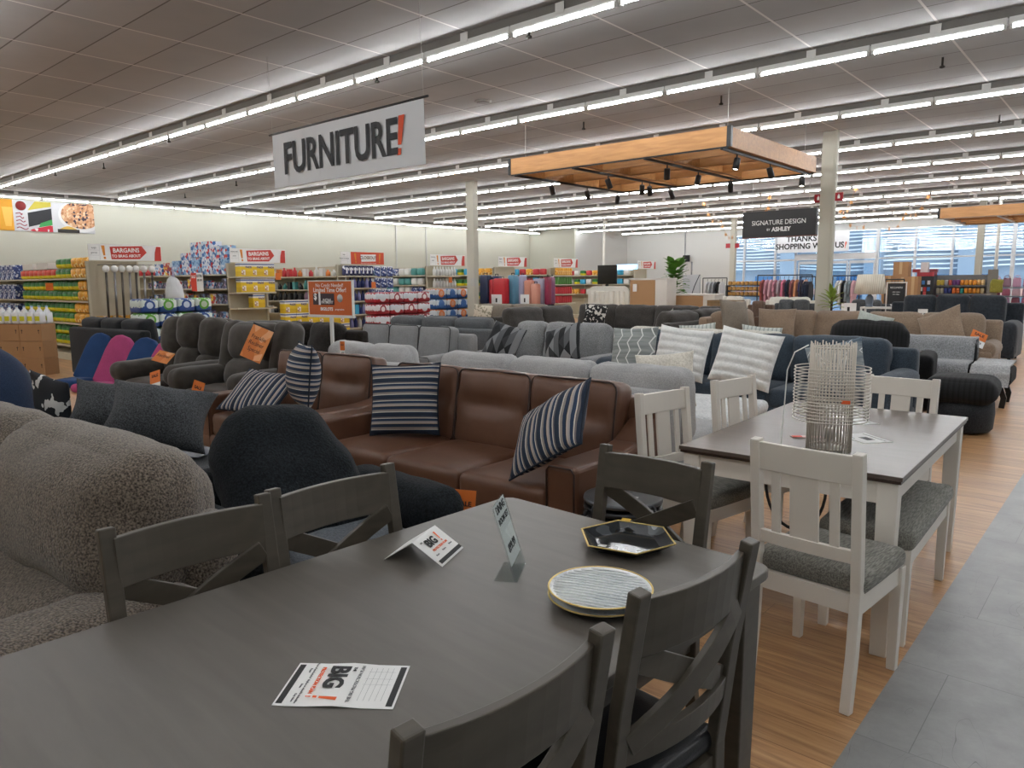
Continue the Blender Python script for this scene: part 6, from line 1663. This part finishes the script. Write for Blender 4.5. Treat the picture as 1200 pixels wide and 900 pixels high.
# red extinguisher flags on the column
for k, (x, y, nm) in enumerate(((-4.56, 13.55, 'left'), (-4.20, 13.50, 'right'))):
    t = thing('flag_sign', 'small red fire extinguisher sign on %s side of the pale column' % nm, 'sign', (x, y, 2.93))
    MB().span((-.07, -.008, -.07), (.07, .008, .07)).build('plate', mat('fire_red', 'a3202c', .5), t)
    MB().lathe([(0, -.03), (.02, -.03), (.02, .02), (.008, .03), (.008, .045), (0, .045)], 8, (0, -.012, 0)).build('symbol', white_ink, t)
for k, px in enumerate((853, 861.5)):
    p = at(px, 288, 28.2)
    t = thing('flag_sign', 'small red sign on %s side of the far column by the windows' % ('left', 'right')[k], 'sign', (p.x+(-.02, .06)[k], 28.25, p.z))
    MB().span((-.09, -.008, -.09), (.09, .008, .09)).build('plate', mat('fire_red', 'a3202c', .5), t)

p = on_z(566, 120, ZC-.02)
t = thing('ceiling_speaker', 'round flush grille in the ceiling tiles near the FURNITURE banner', 'speaker', p)
MB().lathe([(0, 0), (.10, 0), (.115, .004), (.12, .018), (0, .018)], 24).build('ring', mat('grille_grey', '8f8a84', .7), t)
MB().lathe([(0, -.002), (.09, -.002), (.09, .0), (0, 0)], 24).build('grille', mat('grille_dark', '6f6a65', .7), t)
# star garlands
gstar = mat('copper_foil', 'd39a62', .35, .6)
def garland(lab, pts, n):
    t = thing('hanging_garland', lab, 'garland', pts[0])
    P = [Vector(p)-Vector(pts[0]) for p in pts]
    path = []
    for i in range(len(P)-1):
        for j in range(8):
            f = j/8; c = P[i].lerp(P[i+1], f); c.z -= .25*math.sin(math.pi*f); path.append(c)
    path.append(P[-1])
    MB().tube(path, .004, 4).build('string', gstar, t)
    for i in range(n):
        c = path[int((i+.5)/n*(len(path)-1))]
        o2 = [(.07*(1 if k % 2 else .42)*math.cos(R(36*k+18)), .07*(1 if k % 2 else .42)*math.sin(R(36*k+18))) for k in range(10)]
        MB().prism(o2, -.004, .004, 'y', M=Matrix.Translation(c-Vector((0, 0, .06))) @ Euler((0, .4*i, .7*i)).to_matrix().to_4x4()).build('star', gstar, t)
garland('copper star garland strung left of the black hanging sign', [at(825, 237, 21)*1, at(845, 258, 23), at(860, 275, 24)], 9)
garland('copper star garland looped above the black hanging sign', [at(902, 229, 19), at(897, 246, 19), at(930, 246, 19.5)], 9)
garland('copper star garland right of the pale column before the windows', [at(1003, 219, 19.5), at(985, 245, 21), at(1016, 262, 23)], 9)
garland('copper star garland descending across the entrance windows', [at(1088, 228, 20), at(1062, 247, 22), at(1040, 264, 24)], 9)

# wall graphic with food pictures (generic shapes) on the left wall
yA, yB = on_x(-42, 236, XL+.03), on_x(109, 240, XL+.03)
wz1, wz0 = yB.z, on_x(109, 274, XL+.03).z
wg = thing('wall_banner', 'long wall banner of food pictures high on the left wall', 'banner', (XL+.02, yA.y, wz0))
Lw = yB.y-yA.y; Hw = wz1-wz0
MB().span((-.01, 0, 0), (0, Lw, Hw)).build('panel', mat('banner_white', 'd3d6da', .7), wg)
ro = (R(90), 0, R(90))
f0 = [on_x(px, 255, XL+.03).y-yA.y for px in (0, 16, 33, 61)]
rects([(0, .0, f0[1], Hw)]).build('amber_panel', mat('banner_amber', 'dfa02f', .7), wg, 0, (.002, 0, 0), ro)
MB().add([(f0[0]+.12, .12, 0), (f0[0]+.26, .12, 0), (f0[0]+.32, Hw*.75, 0), (f0[0]+.06, Hw*.75, 0)], [(0, 1, 2, 3)]).build('amber_mark', mat('banner_amber_light', 'ebbd5c', .7), wg, 0, (.004, 0, 0), ro)
sc_ = MB()
for i in range(5): sc_.tube([(f0[1]+.06+.02*i*0, .08+.1*i, 0)]+[(f0[1]+.06+(.28-.05*i)*k/8+.02*i, .08+.1*i+.03*math.sin(k*.8), 0) for k in range(1, 9)], .014, 4)
sc_.build('syrup_swirl', mat('syrup_red', '9c2340', .6), wg, 0, (.004, 0, 0), ro)
MB().lathe([(0, 0), (.13, 0), (.13, .004), (0, .004)], 20, (f0[1]+.2, Hw-.16, 0)).build('red_cap', mat('cap_red', '8f2f30', .6), wg, 0, (.004, 0, 0), ro)
w2 = f0[3]-f0[2]
MB().add([(f0[2], .12, 0), (f0[3], .3, 0), (f0[3], Hw*.78, 0), (f0[2], Hw*.6, 0)], [(0, 1, 2, 3)]).build('dark_label', mat('label_black', '25272c', .7), wg, 0, (.003, 0, 0), ro)
MB().add([(f0[2], Hw*.68, 0), (f0[3], Hw*.84, 0), (f0[3], Hw*.98, 0), (f0[2]+.2, Hw*.98, 0)], [(0, 1, 2, 3)]).build('yellow_label', mat('label_yellow', 'c9bb4a', .7), wg, 0, (.003, 0, 0), ro)
MB().add([(f0[2]+.25, .12, 0), (f0[3], .2, 0), (f0[3], .36, 0), (f0[2]+.3, .24, 0)], [(0, 1, 2, 3)]).build('green_label', mat('label_green', '3f9a54', .7), wg, 0, (.0045, 0, 0), ro)
MB().add([(f0[2]-.05, .0, 0), (f0[3], .0, 0), (f0[3], .2, 0), (f0[2]+.1, .07, 0)], [(0, 1, 2, 3)]).build('red_label', print_mat('red_white_print', 'c33043', ['c33043', 'e6dfe0'], 14, .6, .7), wg, 0, (.005, 0, 0), ro)
cy_, cz_ = Lw-.34, Hw*.58
o2 = [(cy_+.62*math.cos(R(a)), cz_+.46*math.sin(R(a))) for a in range(0, 360, 12)]
cl2 = [(min(Lw, a), max(.0, min(Hw, b2))) for a, b2 in o2]
rects([]).add([(a, b2, 0) for a, b2 in cl2], [tuple(range(len(cl2)))]).build('bowl', mat('bowl_white', 'e8e9ea', .6), wg, 0, (.003, 0, 0), ro)
o3 = [(cy_+.55*math.cos(R(a)), cz_+.03+.40*math.sin(R(a))) for a in range(0, 360, 12)]; o3 = [(min(Lw, a), max(.0, min(Hw, b2))) for a, b2 in o3]
rects([]).add([(a, b2, 0) for a, b2 in o3], [tuple(range(len(o3)))]).build('cereal', print_mat('cereal_rings', 'd3a682', ['d3a682', 'b37f5c', 'e9cba9', 'c08a63', '3a3242'], 18, .25, .8), wg, 0, (.005, 0, 0), ro)
rects([(f0[3]+.12, .0, f0[3]+.7, .10)]).build('dark_bowl', mat('dark_bowl_print', '33302f', .7), wg, 0, (.004, 0, 0), ro)
MB().add([(f0[3]+.18+.46*k/8, .10+.09*math.sin(math.pi*k/8), 0) for k in range(9)], [tuple(range(9))]).build('pasta', mat('pasta_yellow', 'd8b25a', .7), wg, 0, (.004, 0, 0), ro)

# orange offer sign on a post
Yo = 5.0
p, q = at(365.5, 332, Yo), at(411, 372, Yo)
og = thing('sign_stand', 'orange square sign reading $1 INITIAL PAYMENT on a white post', 'sign', ((p.x+q.x)/2, Yo, 0), R(6))
w_, h_ = q.x-p.x, p.z-q.z
zo = q.z+.02
MB().span((-w_/2, -.012, zo), (w_/2, .012, zo+h_)).build('panel', mat('offer_orange', 'c9622a', .6), og)
for a, b2 in (((-w_/2-.02, -.016, zo-.03), (w_/2+.02, .016, zo)), ((-w_/2-.012, -.016, zo), (-w_/2, .016, zo+h_)), ((w_/2, -.016, zo), (w_/2+.012, .016, zo+h_)), ((-w_/2-.012, -.016, zo+h_), (w_/2+.012, .016, zo+h_+.012))): MB().span(a, b2).build('frame', wm, og)
MB().span((-.02, -.012, 0), (.02, .012, zo-.03)).build('post', wm, og); MB().span((-.22, -.16, 0), (.22, .16, .015)).build('foot', wm, og)
MB().span((-w_*.40, -.0145, zo+h_*.30), (w_*.10, -.012, zo+h_*.64)).build('dark_panel', mat('offer_dark', '3a2a33', .6), og)
MB().lathe([(0, 0), (.045, 0), (.045, .002), (0, .002)], 16, M=T(w_*.23, -.012, zo+h_*.5, rx=R(90))).build('round_seal', mat('seal_grey', 'd0d2d2', .6), og)
text('lettering', [('No Credit Needed!', 0, zo+h_*.88, .058), ('Limited Time Offer!', 0, zo+h_*.74, .068, 'CENTER', .015), ('1', -w_*.24, zo+h_*.47, .20, 'CENTER', .03), ('$', -w_*.34, zo+h_*.54, .10, 'CENTER', .03), ('INITIAL', -w_*.06, zo+h_*.44, .045, 'CENTER', .01), ('PAYMENT', -w_*.06, zo+h_*.37, .045, 'CENTER', .01), ('BIG!LOTS', -w_*.08, zo+h_*.17, .05, 'CENTER', .04), ('progressive', w_*.22, zo+h_*.17, .032)], white_ink, og, (0, -.0165, 0), (R(90), 0, 0))

# orange price tags on the furniture
tor = mat('tag_orange', 'd9732c', .6)
def tag(lab, loc, rot, h=.2, w_=.09, cut=.5):
    t = thing('hanging_price_tag', lab, 'tag', loc, 0, None, rot)
    MB().span((-w_/2, -.001, -h*cut), (w_/2, .001, 0)).build('orange_head', tor, t)
    MB().span((-w_/2, -.001, -h), (w_/2, .001, -h*cut)).build('white_slip', paper, t)
    text('lettering', [('SALE', 0, -h*cut*.4, w_*.3, 'CENTER', .03)], ink, t, (0, -.002, 0), (R(90), 0, 0))
    text('price', [('599.99', 0, -h*(cut+.2), w_*.22, 'CENTER', .02)], ink, t, (0, -.002, 0), (R(90), 0, 0))
    return t
tag('orange and white price tag on inner arm of the first recliner', (-7.14, 3.02, .70), (R(-18), R(-16), R(22)), .36, .13, .33)
tag('orange tag on the left arm of the second recliner beside the loveseat', (-6.06, 2.93, .70), (R(-10), R(14), R(20)), .2, .12, .7)
tag('orange price tag on left arm of the brown sofa, left of a pair', (-4.325, 2.70, .67), (R(-4), R(2), R(38)), .2, .11, .75)
tag('orange price tag on left arm of the brown sofa, right of a pair', (-4.19, 2.72, .655), (R(-4), R(-4), R(38)), .2, .11, .6)
tag('orange tag hanging beyond the slate chair arm before the brown sofa', (-2.24, 2.26, .60), (R(-5), R(4), R(35)), .22, .10, .72)
tag('orange and white tag on right arm seat of the tan sectional', (-1.72, 11.86, .78), (R(-35), R(25), R(20)), .24, .2, .55)
tag('orange tag on the back of the light grey loveseat behind the brown loveseat', at(401, 400, 4.12), (0, 0, R(20)), .12, .05, .7)
nt_ = thing('notice', 'large orange handwritten notice pinned to back of the second recliner', 'notice', (-6.27, 3.60, .97), 0, None, (R(-20), R(17), R(16)))
MB().span((-.125, -.002, -.165), (.125, .002, .165)).build('sheet', print_mat('orange_rays', 'd98544', ['d98544', 'e8a878', 'cf7434', 'f0cdb0'], 9, .45, .7), nt_)
MB().span((-.13, -.004, .155), (.13, .004, .172)).build('dark_tape', ink, nt_)
text('lettering', [('Franklin', 0, .05, .055), ('Recliner', 0, -.01, .055), ('Special', 0, -.07, .055)], ink, nt_, (0, -.003, 0), (R(90), 0, 0))
nt2 = thing('notice', 'small orange notice lying against back of the first recliner above its arm', 'notice', (-7.44, 3.24, .80), 0, None, (R(-48), R(10), R(20)))
MB().span((-.1, -.002, -.07), (.1, .002, .07)).build('sheet', print_mat('orange_rays', 'd98544', ['d98544', 'e8a878', 'cf7434', 'f0cdb0'], 9, .45, .7), nt2)
text('lettering', [('Recliner', 0, .01, .05)], ink, nt2, (0, -.003, 0), (R(90), 0, 0))

# suitcases on a low display platform
Ysu = 15.2
a, b2 = at(556, 350, Ysu).x, at(655, 350, Ysu).x
pf = thing('display_platform', 'long low display platform carrying the row of suitcases', 'platform', ((a+b2)/2, Ysu+.1, 0))
MB().span((-(b2-a)/2, -.35, 0), ((b2-a)/2, .35, .86)).build('body', mat('platform_grey', '6d6a66', .7), pf)
cases = [(561, 571.5, 322, '1f2c4a', 'navy blue suitcase, leftmost beside the pale column'), (575, 584, 323, '26345a', 'dark blue suitcase half hidden behind the red ones'), (572, 577, 327, 'a8232c', 'crimson suitcase standing left of the bright red suitcase'), (577, 592, 326, 'c42a33', 'bright red hard-shell suitcase with white tag'), (594, 603, 322, '5f93ad', 'teal blue hard-shell suitcase right of the red one'), (603, 607.5, 324, '7898b8', 'pale blue suitcase between the teal and lavender ones'), (607, 613, 322, 'a9a6c2', 'lavender patterned suitcase left of the peach pair'), (613, 622, 328, 'd3927c', 'peach suitcase, left of the peach pair'), (621, 629, 332, 'd99a85', 'small peach suitcase, right of the peach pair'), (624, 637, 326, 'a8a4b8', 'lilac grey hard-shell suitcase right of the peach pair'), (637, 642, 324, '8f2347', 'burgundy suitcase, left of the two at the right end'), (642, 646, 324, '7d3f68', 'plum suitcase at the right end of the row')]
for i, (x0, x1, yt, c_, lab) in enumerate(cases):
    off = (.0, .23, .0, -.23, .0, .23, .0, .0, -.23, .23, .0, .23)[i]
    pa, pb = at(x0, yt, Ysu+off), at(x1, yt, Ysu+off)
    t = thing('suitcase', lab, 'suitcase', ((pa.x+pb.x)/2, Ysu+.1+off, .86))
    w_ = max(.12, pb.x-pa.x-.02); h_ = pa.z-.86
    mm = mat('case_'+c_, c_, .35)
    MB().soft((w_, .2, h_-.06), .05, (0, .05, 0), 4, 3, T(0, 0, (h_-.06)/2+.05)).build('shell', mm, t)
    for x in (-w_*.3, w_*.3): MB().lathe([(0, -.03), (.03, -.03), (.03, .03), (0, .03)], 8, M=T(x, 0, .03, ry=R(90))).build('wheel', ink, t)
    MB().tube([(-w_*.2, 0, h_-.02), (-w_*.2, 0, h_+.04), (w_*.2, 0, h_+.04), (w_*.2, 0, h_-.02)], .012, 6).build('handle', mat('dark_handle', '2d2d30', .5), t)

# television, cooler, partition and goods by the far corner
a, b2 = at(701, 311, 22), at(722.5, 333, 22)
t = thing('television', 'black television screen standing left of the lit drinks cooler', 'television', ((a.x+b2.x)/2, 22, 0))
MB().span((-(b2.x-a.x)/2, -.03, b2.z), ((b2.x-a.x)/2, .03, a.z)).build('screen', mat('screen_black', '08090b', .2), t)
MB().span((-.05, -.02, 1.0), (.05, .02, b2.z)).build('stand_post', blm, t)
MB().span((-.35, -.2, 0), (.35, .2, 1.0)).build('cabinet', mat('platform_grey', '6d6a66', .7), t)
a, b2 = at(722.5, 310, 28.5), at(745, 310, 28.5)
t = thing('drinks_cooler', 'glass-door drinks cooler with a glowing blue header', 'cooler', ((a.x+b2.x)/2, 28.8, 0))
w_ = b2.x-a.x
MB().span((-w_/2, -.3, 0), (w_/2, .4, 1.92)).build('cabinet', mat('cooler_dark', '2d3238', .5), t)
MB().span((-w_/2, -.33, 1.92), (w_/2, .4, 2.25)).build('header', emit('cooler_header', '8fd0ff', 1.6), t)
for s in (-1, 1): MB().span((s*w_*.25-w_*.21, -.315, .25), (s*w_*.25+w_*.21, -.303, 1.85)).build('door', emit('cooler_glow', 'a9c4d6', .7), t)
rr = random.Random(5)
for k in range(14):
    o = props(bottle_mb(.06, .3).build('drink_bottle', mat('drink_%d' % (k % 3), ('c8d2da', '2c2f36', '8a3a3a')[k % 3], .3), loc=(a.x+w_*(.1+.8*(k % 7)/6), 28.32, (.0, .42)[k//7]+.9)), 'drink bottle standing before the cooler doors', 'bottle', 'drink bottles before the cooler')
ds = thing('display_stand', 'low black stand with two tiers holding drink bottles before the cooler', 'stand', (a.x+w_/2, 28.30, 0))
for z in (.88, 1.30): MB().span((-w_/2, -.1, z), (w_/2, .1, z+.019)).build('tier', blm, ds)
for s in (-1, 1): MB().span((s*w_*.49-.02, -.1, 0), (s*w_*.49+.02, .1, 1.3)).build('side', blm, ds)
a, b2 = at(801, 322, 24), at(820, 345, 24)
t = thing('partition_board', 'pale grey partition board with a dark diagonal cable right of the green tree', 'board', ((a.x+b2.x)/2, 24, 0))
w_ = b2.x-a.x
MB().span((-w_/2, -.03, .1), (w_/2, .03, a.z)).build('board', mat('board_grey', 'b3b8bc', .6), t)
MB().tube([(-w_*.05, -.035, a.z-.9), (w_*.2, -.035, a.z-.4), (w_*.5, -.035, a.z)], .012, 5).build('cable', ink, t)
for s in (-1, 1): MB().span((s*w_*.4-.03, -.25, 0), (s*w_*.4+.03, .25, .1)).build('foot', wm, t)
MB().tube([(-w_*.02, .0, a.z), (-w_*.02, 0, a.z+.45)], .03, 8).build('post', mat('grey_post', '8f9296', .5), t)
p = at(803, 303, 34.0)
t = thing('wall_camera', 'dark camera hanging on a thin conduit on the far grey wall', 'camera', (p.x, 34.2, p.z))
MB().span((-.05, -.35, -.16), (.22, -.12, .16)).build('body', ink, t); MB().tube([(-.1, -.06, .1), (-.1, -.06, ZC-p.z)], .025, 6).build('conduit', mat('grey_post', '8f9296', .5), t); MB().span((-.12, -.12, -.03), (.1, -.0, .03)).build('arm', ink, t)

# clothes racks
cols_ = ['8e4a44', 'c98f9c', 'b06a78', '23283a', 'c98a64', 'd0a088', '1d2230', '9aa4a8', 'd8d6d2', '4a5560', '2a2a2e', 'a06a7a', '7b3c3c', 'e0c8c0']
def garment(lab, loc, rz, c_, w_, h_, grp, seed):
    rr = random.Random(seed)
    t = thing('hanging_coat', lab, 'garment', loc, rz, grp)
    o2 = [(-w_*.13, 0), (-w_*.5, -.10), (-w_*.62, -h_*.55), (-w_*.45, -h_*.6), (-w_*.48, -h_), (w_*.48, -h_), (w_*.45, -h_*.6), (w_*.62, -h_*.55), (w_*.5, -.10), (w_*.13, 0)]
    MB().prism(list(reversed(o2)), -.035, .035, 'y').build('cloth', fabric('coat_'+c_, c_, c_, 40, .3), t, bevel=.02)
    MB().tube([(0, 0, -.02), (0, 0, .06), (.03, 0, .09), (.03, 0, .11)], .008, 5).build('hanger_hook', ink, t)
    return t
def rack(lab, px0, px1, Y, ztop, n, pal, glab, seed, h=.8, rz=0):
    a, b2 = at(px0, 325, Y).x, at(px1, 325, Y).x
    t = thing('clothes_rack', lab, 'rack', ((a+b2)/2, Y, 0))
    L2 = (b2-a)/2
    MB().tube([(-L2, 0, ztop), (L2, 0, ztop)], .018, 8).build('rail', blm, t)
    for s in (-1, 1):
        MB().tube([(s*L2, 0, 0.03), (s*L2, 0, ztop)], .018, 8).build('post', blm, t)
        MB().span((s*L2-.025, -.3, 0), (s*L2+.025, .3, .03)).build('foot', blm, t)
    for k in range(n):
        x = a+.12+(b2-a-.24)*(k+.5)/n
        c_ = pal[k % len(pal)]
        garment(glab % ORD[k], (x, Y, ztop-.142), R(90), c_, .42, h+.12*((k*7) % 3-1), None, seed+k)
rack('black clothes rack of red and pink coats by the entrance, left', 888, 952, 23.5, 1.66, 11, ['8e4a44', 'c08a96', 'c59aa2', 'b57a8a', 'a99aa0', 'c06a80', '23283a', '8f5a5a', 'c98a64', '2c2a50', 'd0a088'], 'long coat on the pink rack by the entrance, %s from left', 1)
rack('black clothes rack of dark navy coats left of the pale column', 938, 956, 22.6, 1.6, 3, ['1d2230', '232a3a', '1a1d28'], 'dark navy coat on the rack left of the pale column, %s from left', 20, .7)
rack('clothes rack of pale and black garments right of the pale column', 976, 1008, 23.5, 1.62, 6, ['c8c8c8', 'd8d6d2', '17181a', '8f989c', '6f7a7f', 'c9a0a8'], 'garment on the rack right of the pale column, %s from left', 40, .75)
rack('clothes rack of dark and red garments beside the brown cartons', 1038, 1060, 22.5, 1.5, 3, ['1a1c22', '23283a', '8a2a33', '2a2a2e'], 'dark garment on the rack beside the brown cartons, %s from left', 60, .7)
rack('white and grey garments rack by the far grey wall, left of the windows', 824, 852, 27, 1.6, 5, ['c6c8ca', 'a8abae', '8c9094', '15161a', 'c2c5c8'], 'pale garment on the rack left of the windows, %s from left', 80, .75)
# amber tins on a low table at the window
sh2 = thing('display_table', 'low display table of amber packets left of the pink coats', 'table', (at(873, 345, 24.5).x, 24.5, 0))
for z in (.98, 1.16, 1.34): MB().span((-.62, -.16, z-.03), (.62, .16, z)).build('tier', mat('dark_deck', '3a3a3c', .7), sh2)
for s in (-1, 1): MB().span((s*.62-.02, -.16, 0), (s*.62+.02, .16, 1.34)).build('side', mat('dark_deck', '3a3a3c', .7), sh2)
for z in (.98, 1.16, 1.34):
    for k in range(8):
        put('amber_packet', lambda: bag_mb(.13, .1, .13), mat('amber_box', 'b98a4a', .6), 'amber packet on the low display table by the window', 'packet', 'amber packets by the window', (at(873, 345, 24.5).x-.53+k*.15, 24.46, z+.002))
# brown cartons, kiosk, spice rack and bag display on the right
for k, (x0, x1, yt, yb, Y, lab) in enumerate(((1047, 1064, 307, 325, 25, 'tall brown carton on top of the carton stack by the windows'), (1034, 1050, 323, 340, 25.6, 'wide brown carton left in the stack by the windows'), (1050, 1064, 325, 346, 25, 'brown carton under the tall one in the stack'), (1064, 1075, 324, 347, 24.6, 'narrow brown carton at right end of the stack'))):
    a, b2 = at(x0, yt, Y), at(x1, yb, Y)
    base = 0 if k != 0 else at(1050, 325, 25).z+.002
    t = thing('carton', lab, 'box', ((a.x+b2.x)/2, Y+.2, base))
    w_ = b2.x-a.x-.01; z1 = a.z-base
    MB().span((-w_/2, -.2, 0), (w_/2, .2, z1)).build('box', kraft, t, bevel=.005)
    MB().span((-.04, -.2015, z1*.2), (.04, -.2, z1)).build('tape', mat('parcel_tape', 'b99a70', .4), t)
a, b2 = at(1075, 320, 25.4), at(1093, 348, 25.4)
t = thing('display_kiosk', 'black and red product kiosk right of the brown cartons', 'kiosk', ((a.x+b2.x)/2, 25.6, 0))
w_ = b2.x-a.x
MB().span((-w_/2, -.2, 0), (w_/2, .2, a.z-.06)).build('body', mat('kiosk_black', '1f2226', .5), t)
MB().span((-w_/2, -.23, a.z-.10), (w_/2, .2, a.z+.02)).build('header', mat('kiosk_red', '9c2630', .5), t)
for k, (x, z, c_) in enumerate(((-.05, -.35, '3f7fc0'), (.1, -.35, 'd9dce0'), (-.1, -.55, 'd8d8d8'), (.0, -.55, 'c03038'), (.1, -.55, '3f7fc0'), (.0, -.68, 'd0565a'))): MB().span((x-.04, -.205, a.z+z), (x+.04, -.2, a.z+z+.12)).build('card', mat('kcard_'+c_, c_, .5), t)
text('lettering', [('DEALS', 0, a.z-.04, .07, 'CENTER', .02)], white_ink, t, (0, -.232, 0), (R(90), 0, 0)) if False else None
for k, (px, yt, c_, lab) in enumerate(((1074, 316, 'a23a40', 'dark red box on the kiosk top, left'), (1084, 307, 'd8d2cf', 'white and red box on the kiosk top, middle'), (1094, 315, '7b2a33', 'maroon box on the kiosk top, right'))):
    p = at(px, yt, 25.55)
    props(MB().span((-.10, -.1, 0), (.10, .1, max(.1, p.z-a.z-.03))).build('gift_box', mat('gift_'+c_, c_, .5), loc=(p.x, 25.62+.0*k, a.z+.022)), lab, 'box')
Yr = 26.3
a, b2 = at(1093, 325, Yr), at(1157, 350, Yr)
t = thing('snack_rack', 'grey metal rack of coloured and golden packets before the windows', 'rack', ((a.x+b2.x)/2, Yr+.2, 0))
w_ = b2.x-a.x; gm = mat('rack_grey', '6d6f70', .5)
zr = (.82, 1.05, 1.30)
for z in zr: MB().span((-w_/2, -.2, z-.04), (w_/2, .2, z)).build('tier', gm, t)
MB().span((-w_/2, .17, 0), (w_/2, .2, 1.62)).build('back_panel', gm, t)
for s in (-1, 1): MB().span((s*w_/2-.03, -.2, 0), (s*w_/2+.03, .2, 1.65)).build('upright', gm, t)
pal = ['c9b24a', 'b5b9c0', 'b04a3a', '6a3a7a', 'd8882a', 'e0962f', 'e09a34', 'e5b46a', 'e6c890']
pal2 = ['b9b9a8', '4a5aa8', '2c3a86', 'c86a30', '2f9a94', 'e0962f', 'd88a28', 'e0a24a', 'd8c49a']
PKN = dict(zip(pal+pal2+['7a3040', 'c8a8a0', '33344a', '9c3a48'], ['straw yellow', 'silver', 'brick red', 'purple', 'amber', 'golden', 'light golden', 'pale gold', 'cream', 'khaki', 'royal blue', 'navy blue', 'rust orange', 'teal', 'deep gold', 'ochre', 'honey', 'beige', 'wine red', 'pinkish', 'slate', 'rose red']))
PKN['e0962f'] = 'golden'
for r_, pl2 in ((2, pal), (1, pal2), (0, ['7a3040', 'c8a8a0', '33344a', '9c3a48'])):
    for k in range(12):
        c_ = pl2[int(k*len(pl2)/12)]; cn = PKN[c_]
        put(('rack_packet', 0), lambda: bag_mb(.095, .12, .165), mat('pk_'+c_, c_, .45), '%s packet on the %s tier of the grey rack by the windows' % (cn, ('lowest', 'middle', 'top')[r_]), 'packet', '%s packets on the %s tier of the grey rack' % (cn, ('lowest', 'middle', 'top')[r_]), (a.x+.1+(w_-.2)*(k+.5)/12, Yr+.1, zr[r_]+.003))
Yr = 24.5
a, b2 = at(1162, 327, Yr), at(1206, 350, Yr)
t = thing('handbag_rack', 'dark metal rack with tiers of pink and plum handbags at the right edge', 'rack', ((a.x+b2.x)/2+.3, Yr+.2, 0))
w_ = b2.x-a.x+.6
for z in (.78, 1.02, 1.26): MB().span((-w_/2, -.22, z-.03), (w_/2, .22, z)).build('tier', gm, t)
for s in (-1, 0, 1): MB().span((s*(w_/2-.02)-.02, .17, 0), (s*(w_/2-.02)+.02, .21, 1.26)).build('upright', gm, t)
for r_, z in enumerate((.78, 1.02, 1.26)):
    for k in range(6):
        c_ = ['b58aa2', 'a87f98', '6a2a3c', 'a35a70', 'c3a0aa', '8a6a78'][(k+r_*2) % 6]
        tt = thing('handbag', 'small handbag on the %s tier of the dark rack, %s from left' % (('lowest', 'middle', 'top')[r_], ORD[k]), 'bag', (a.x+.12+k*.235, Yr+.1, z+.002))
        MB().soft((.21, .12, .2 if r_ < 2 else .26), .04, (0, .1, 0), 3, 3, T(0, 0, .1 if r_ < 2 else .13), taper=(.85, .8)).build('body', mat('bag_'+c_, c_, .5), tt)
        if r_ == 2: MB().tube(arc((0, 0, .25), .07, 0, math.pi, 10, 'xz'), .01, 5).build('strap', mat('bag_'+c_, c_, .5), tt)
t = thing('scarf_stand', 'olive green scarf bunch on a brown board post left of the handbags', 'stand', (at(1163, 330, 23.9).x, 23.9, 0))
MB().span((-.12, 0, 0), (.12, .05, 1.75)).build('board', mat('grey_board', '77736c', .7), t)
MB().soft((.3, .14, .36), .06, (0, .1, 0), 4, 3, T(.12, -.1, 1.3), wr=.03, wf=9).build('scarf', fabric('olive_wool', '6f6a2a', '8f8a44', 60), t)

# green water bottle style shelf feet are out of sight; settle pillows that press into their seats
from mathutils.bvhtree import BVHTree
bpy.context.view_layer.update()
def tree(o):
    V = []; F = []
    st = [o]
    while st:
        q = st.pop(); st += list(q.children)
        if q.type != 'MESH': continue
        b = len(V); M_ = q.matrix_world
        V += [M_ @ v.co for v in q.data.vertices]; F += [tuple(b+i for i in p.vertices) for p in q.data.polygons]
    return BVHTree.FromPolygons(V, F) if F else None
roots = [o for o in col.objects if o.parent is None and 'category' in o]
big = [o for o in roots if o['category'] in ('sofa', 'armchair', 'chaise')]
bt_ = {o.name: tree(o) for o in big}
pls = [o for o in roots if o['category'] == 'pillow']
pt = {}
for o in pls:
    back = o.name.startswith(('back_pillow', 'patterned', 'pale_pillow'))
    for i in range(18):
        t_ = tree(o)
        if not any((b.location-o.location).length < 4 and bt_[b.name].overlap(t_) for b in big) and not any(pt[k].overlap(t_) for k in pt): break
        if back and i > 6: break
        d_ = (.0, .006, .006) if back else (0, -.012, .010)
        o.location += Vector(d_); bpy.context.view_layer.update()
    pt[o.name] = tree(o)
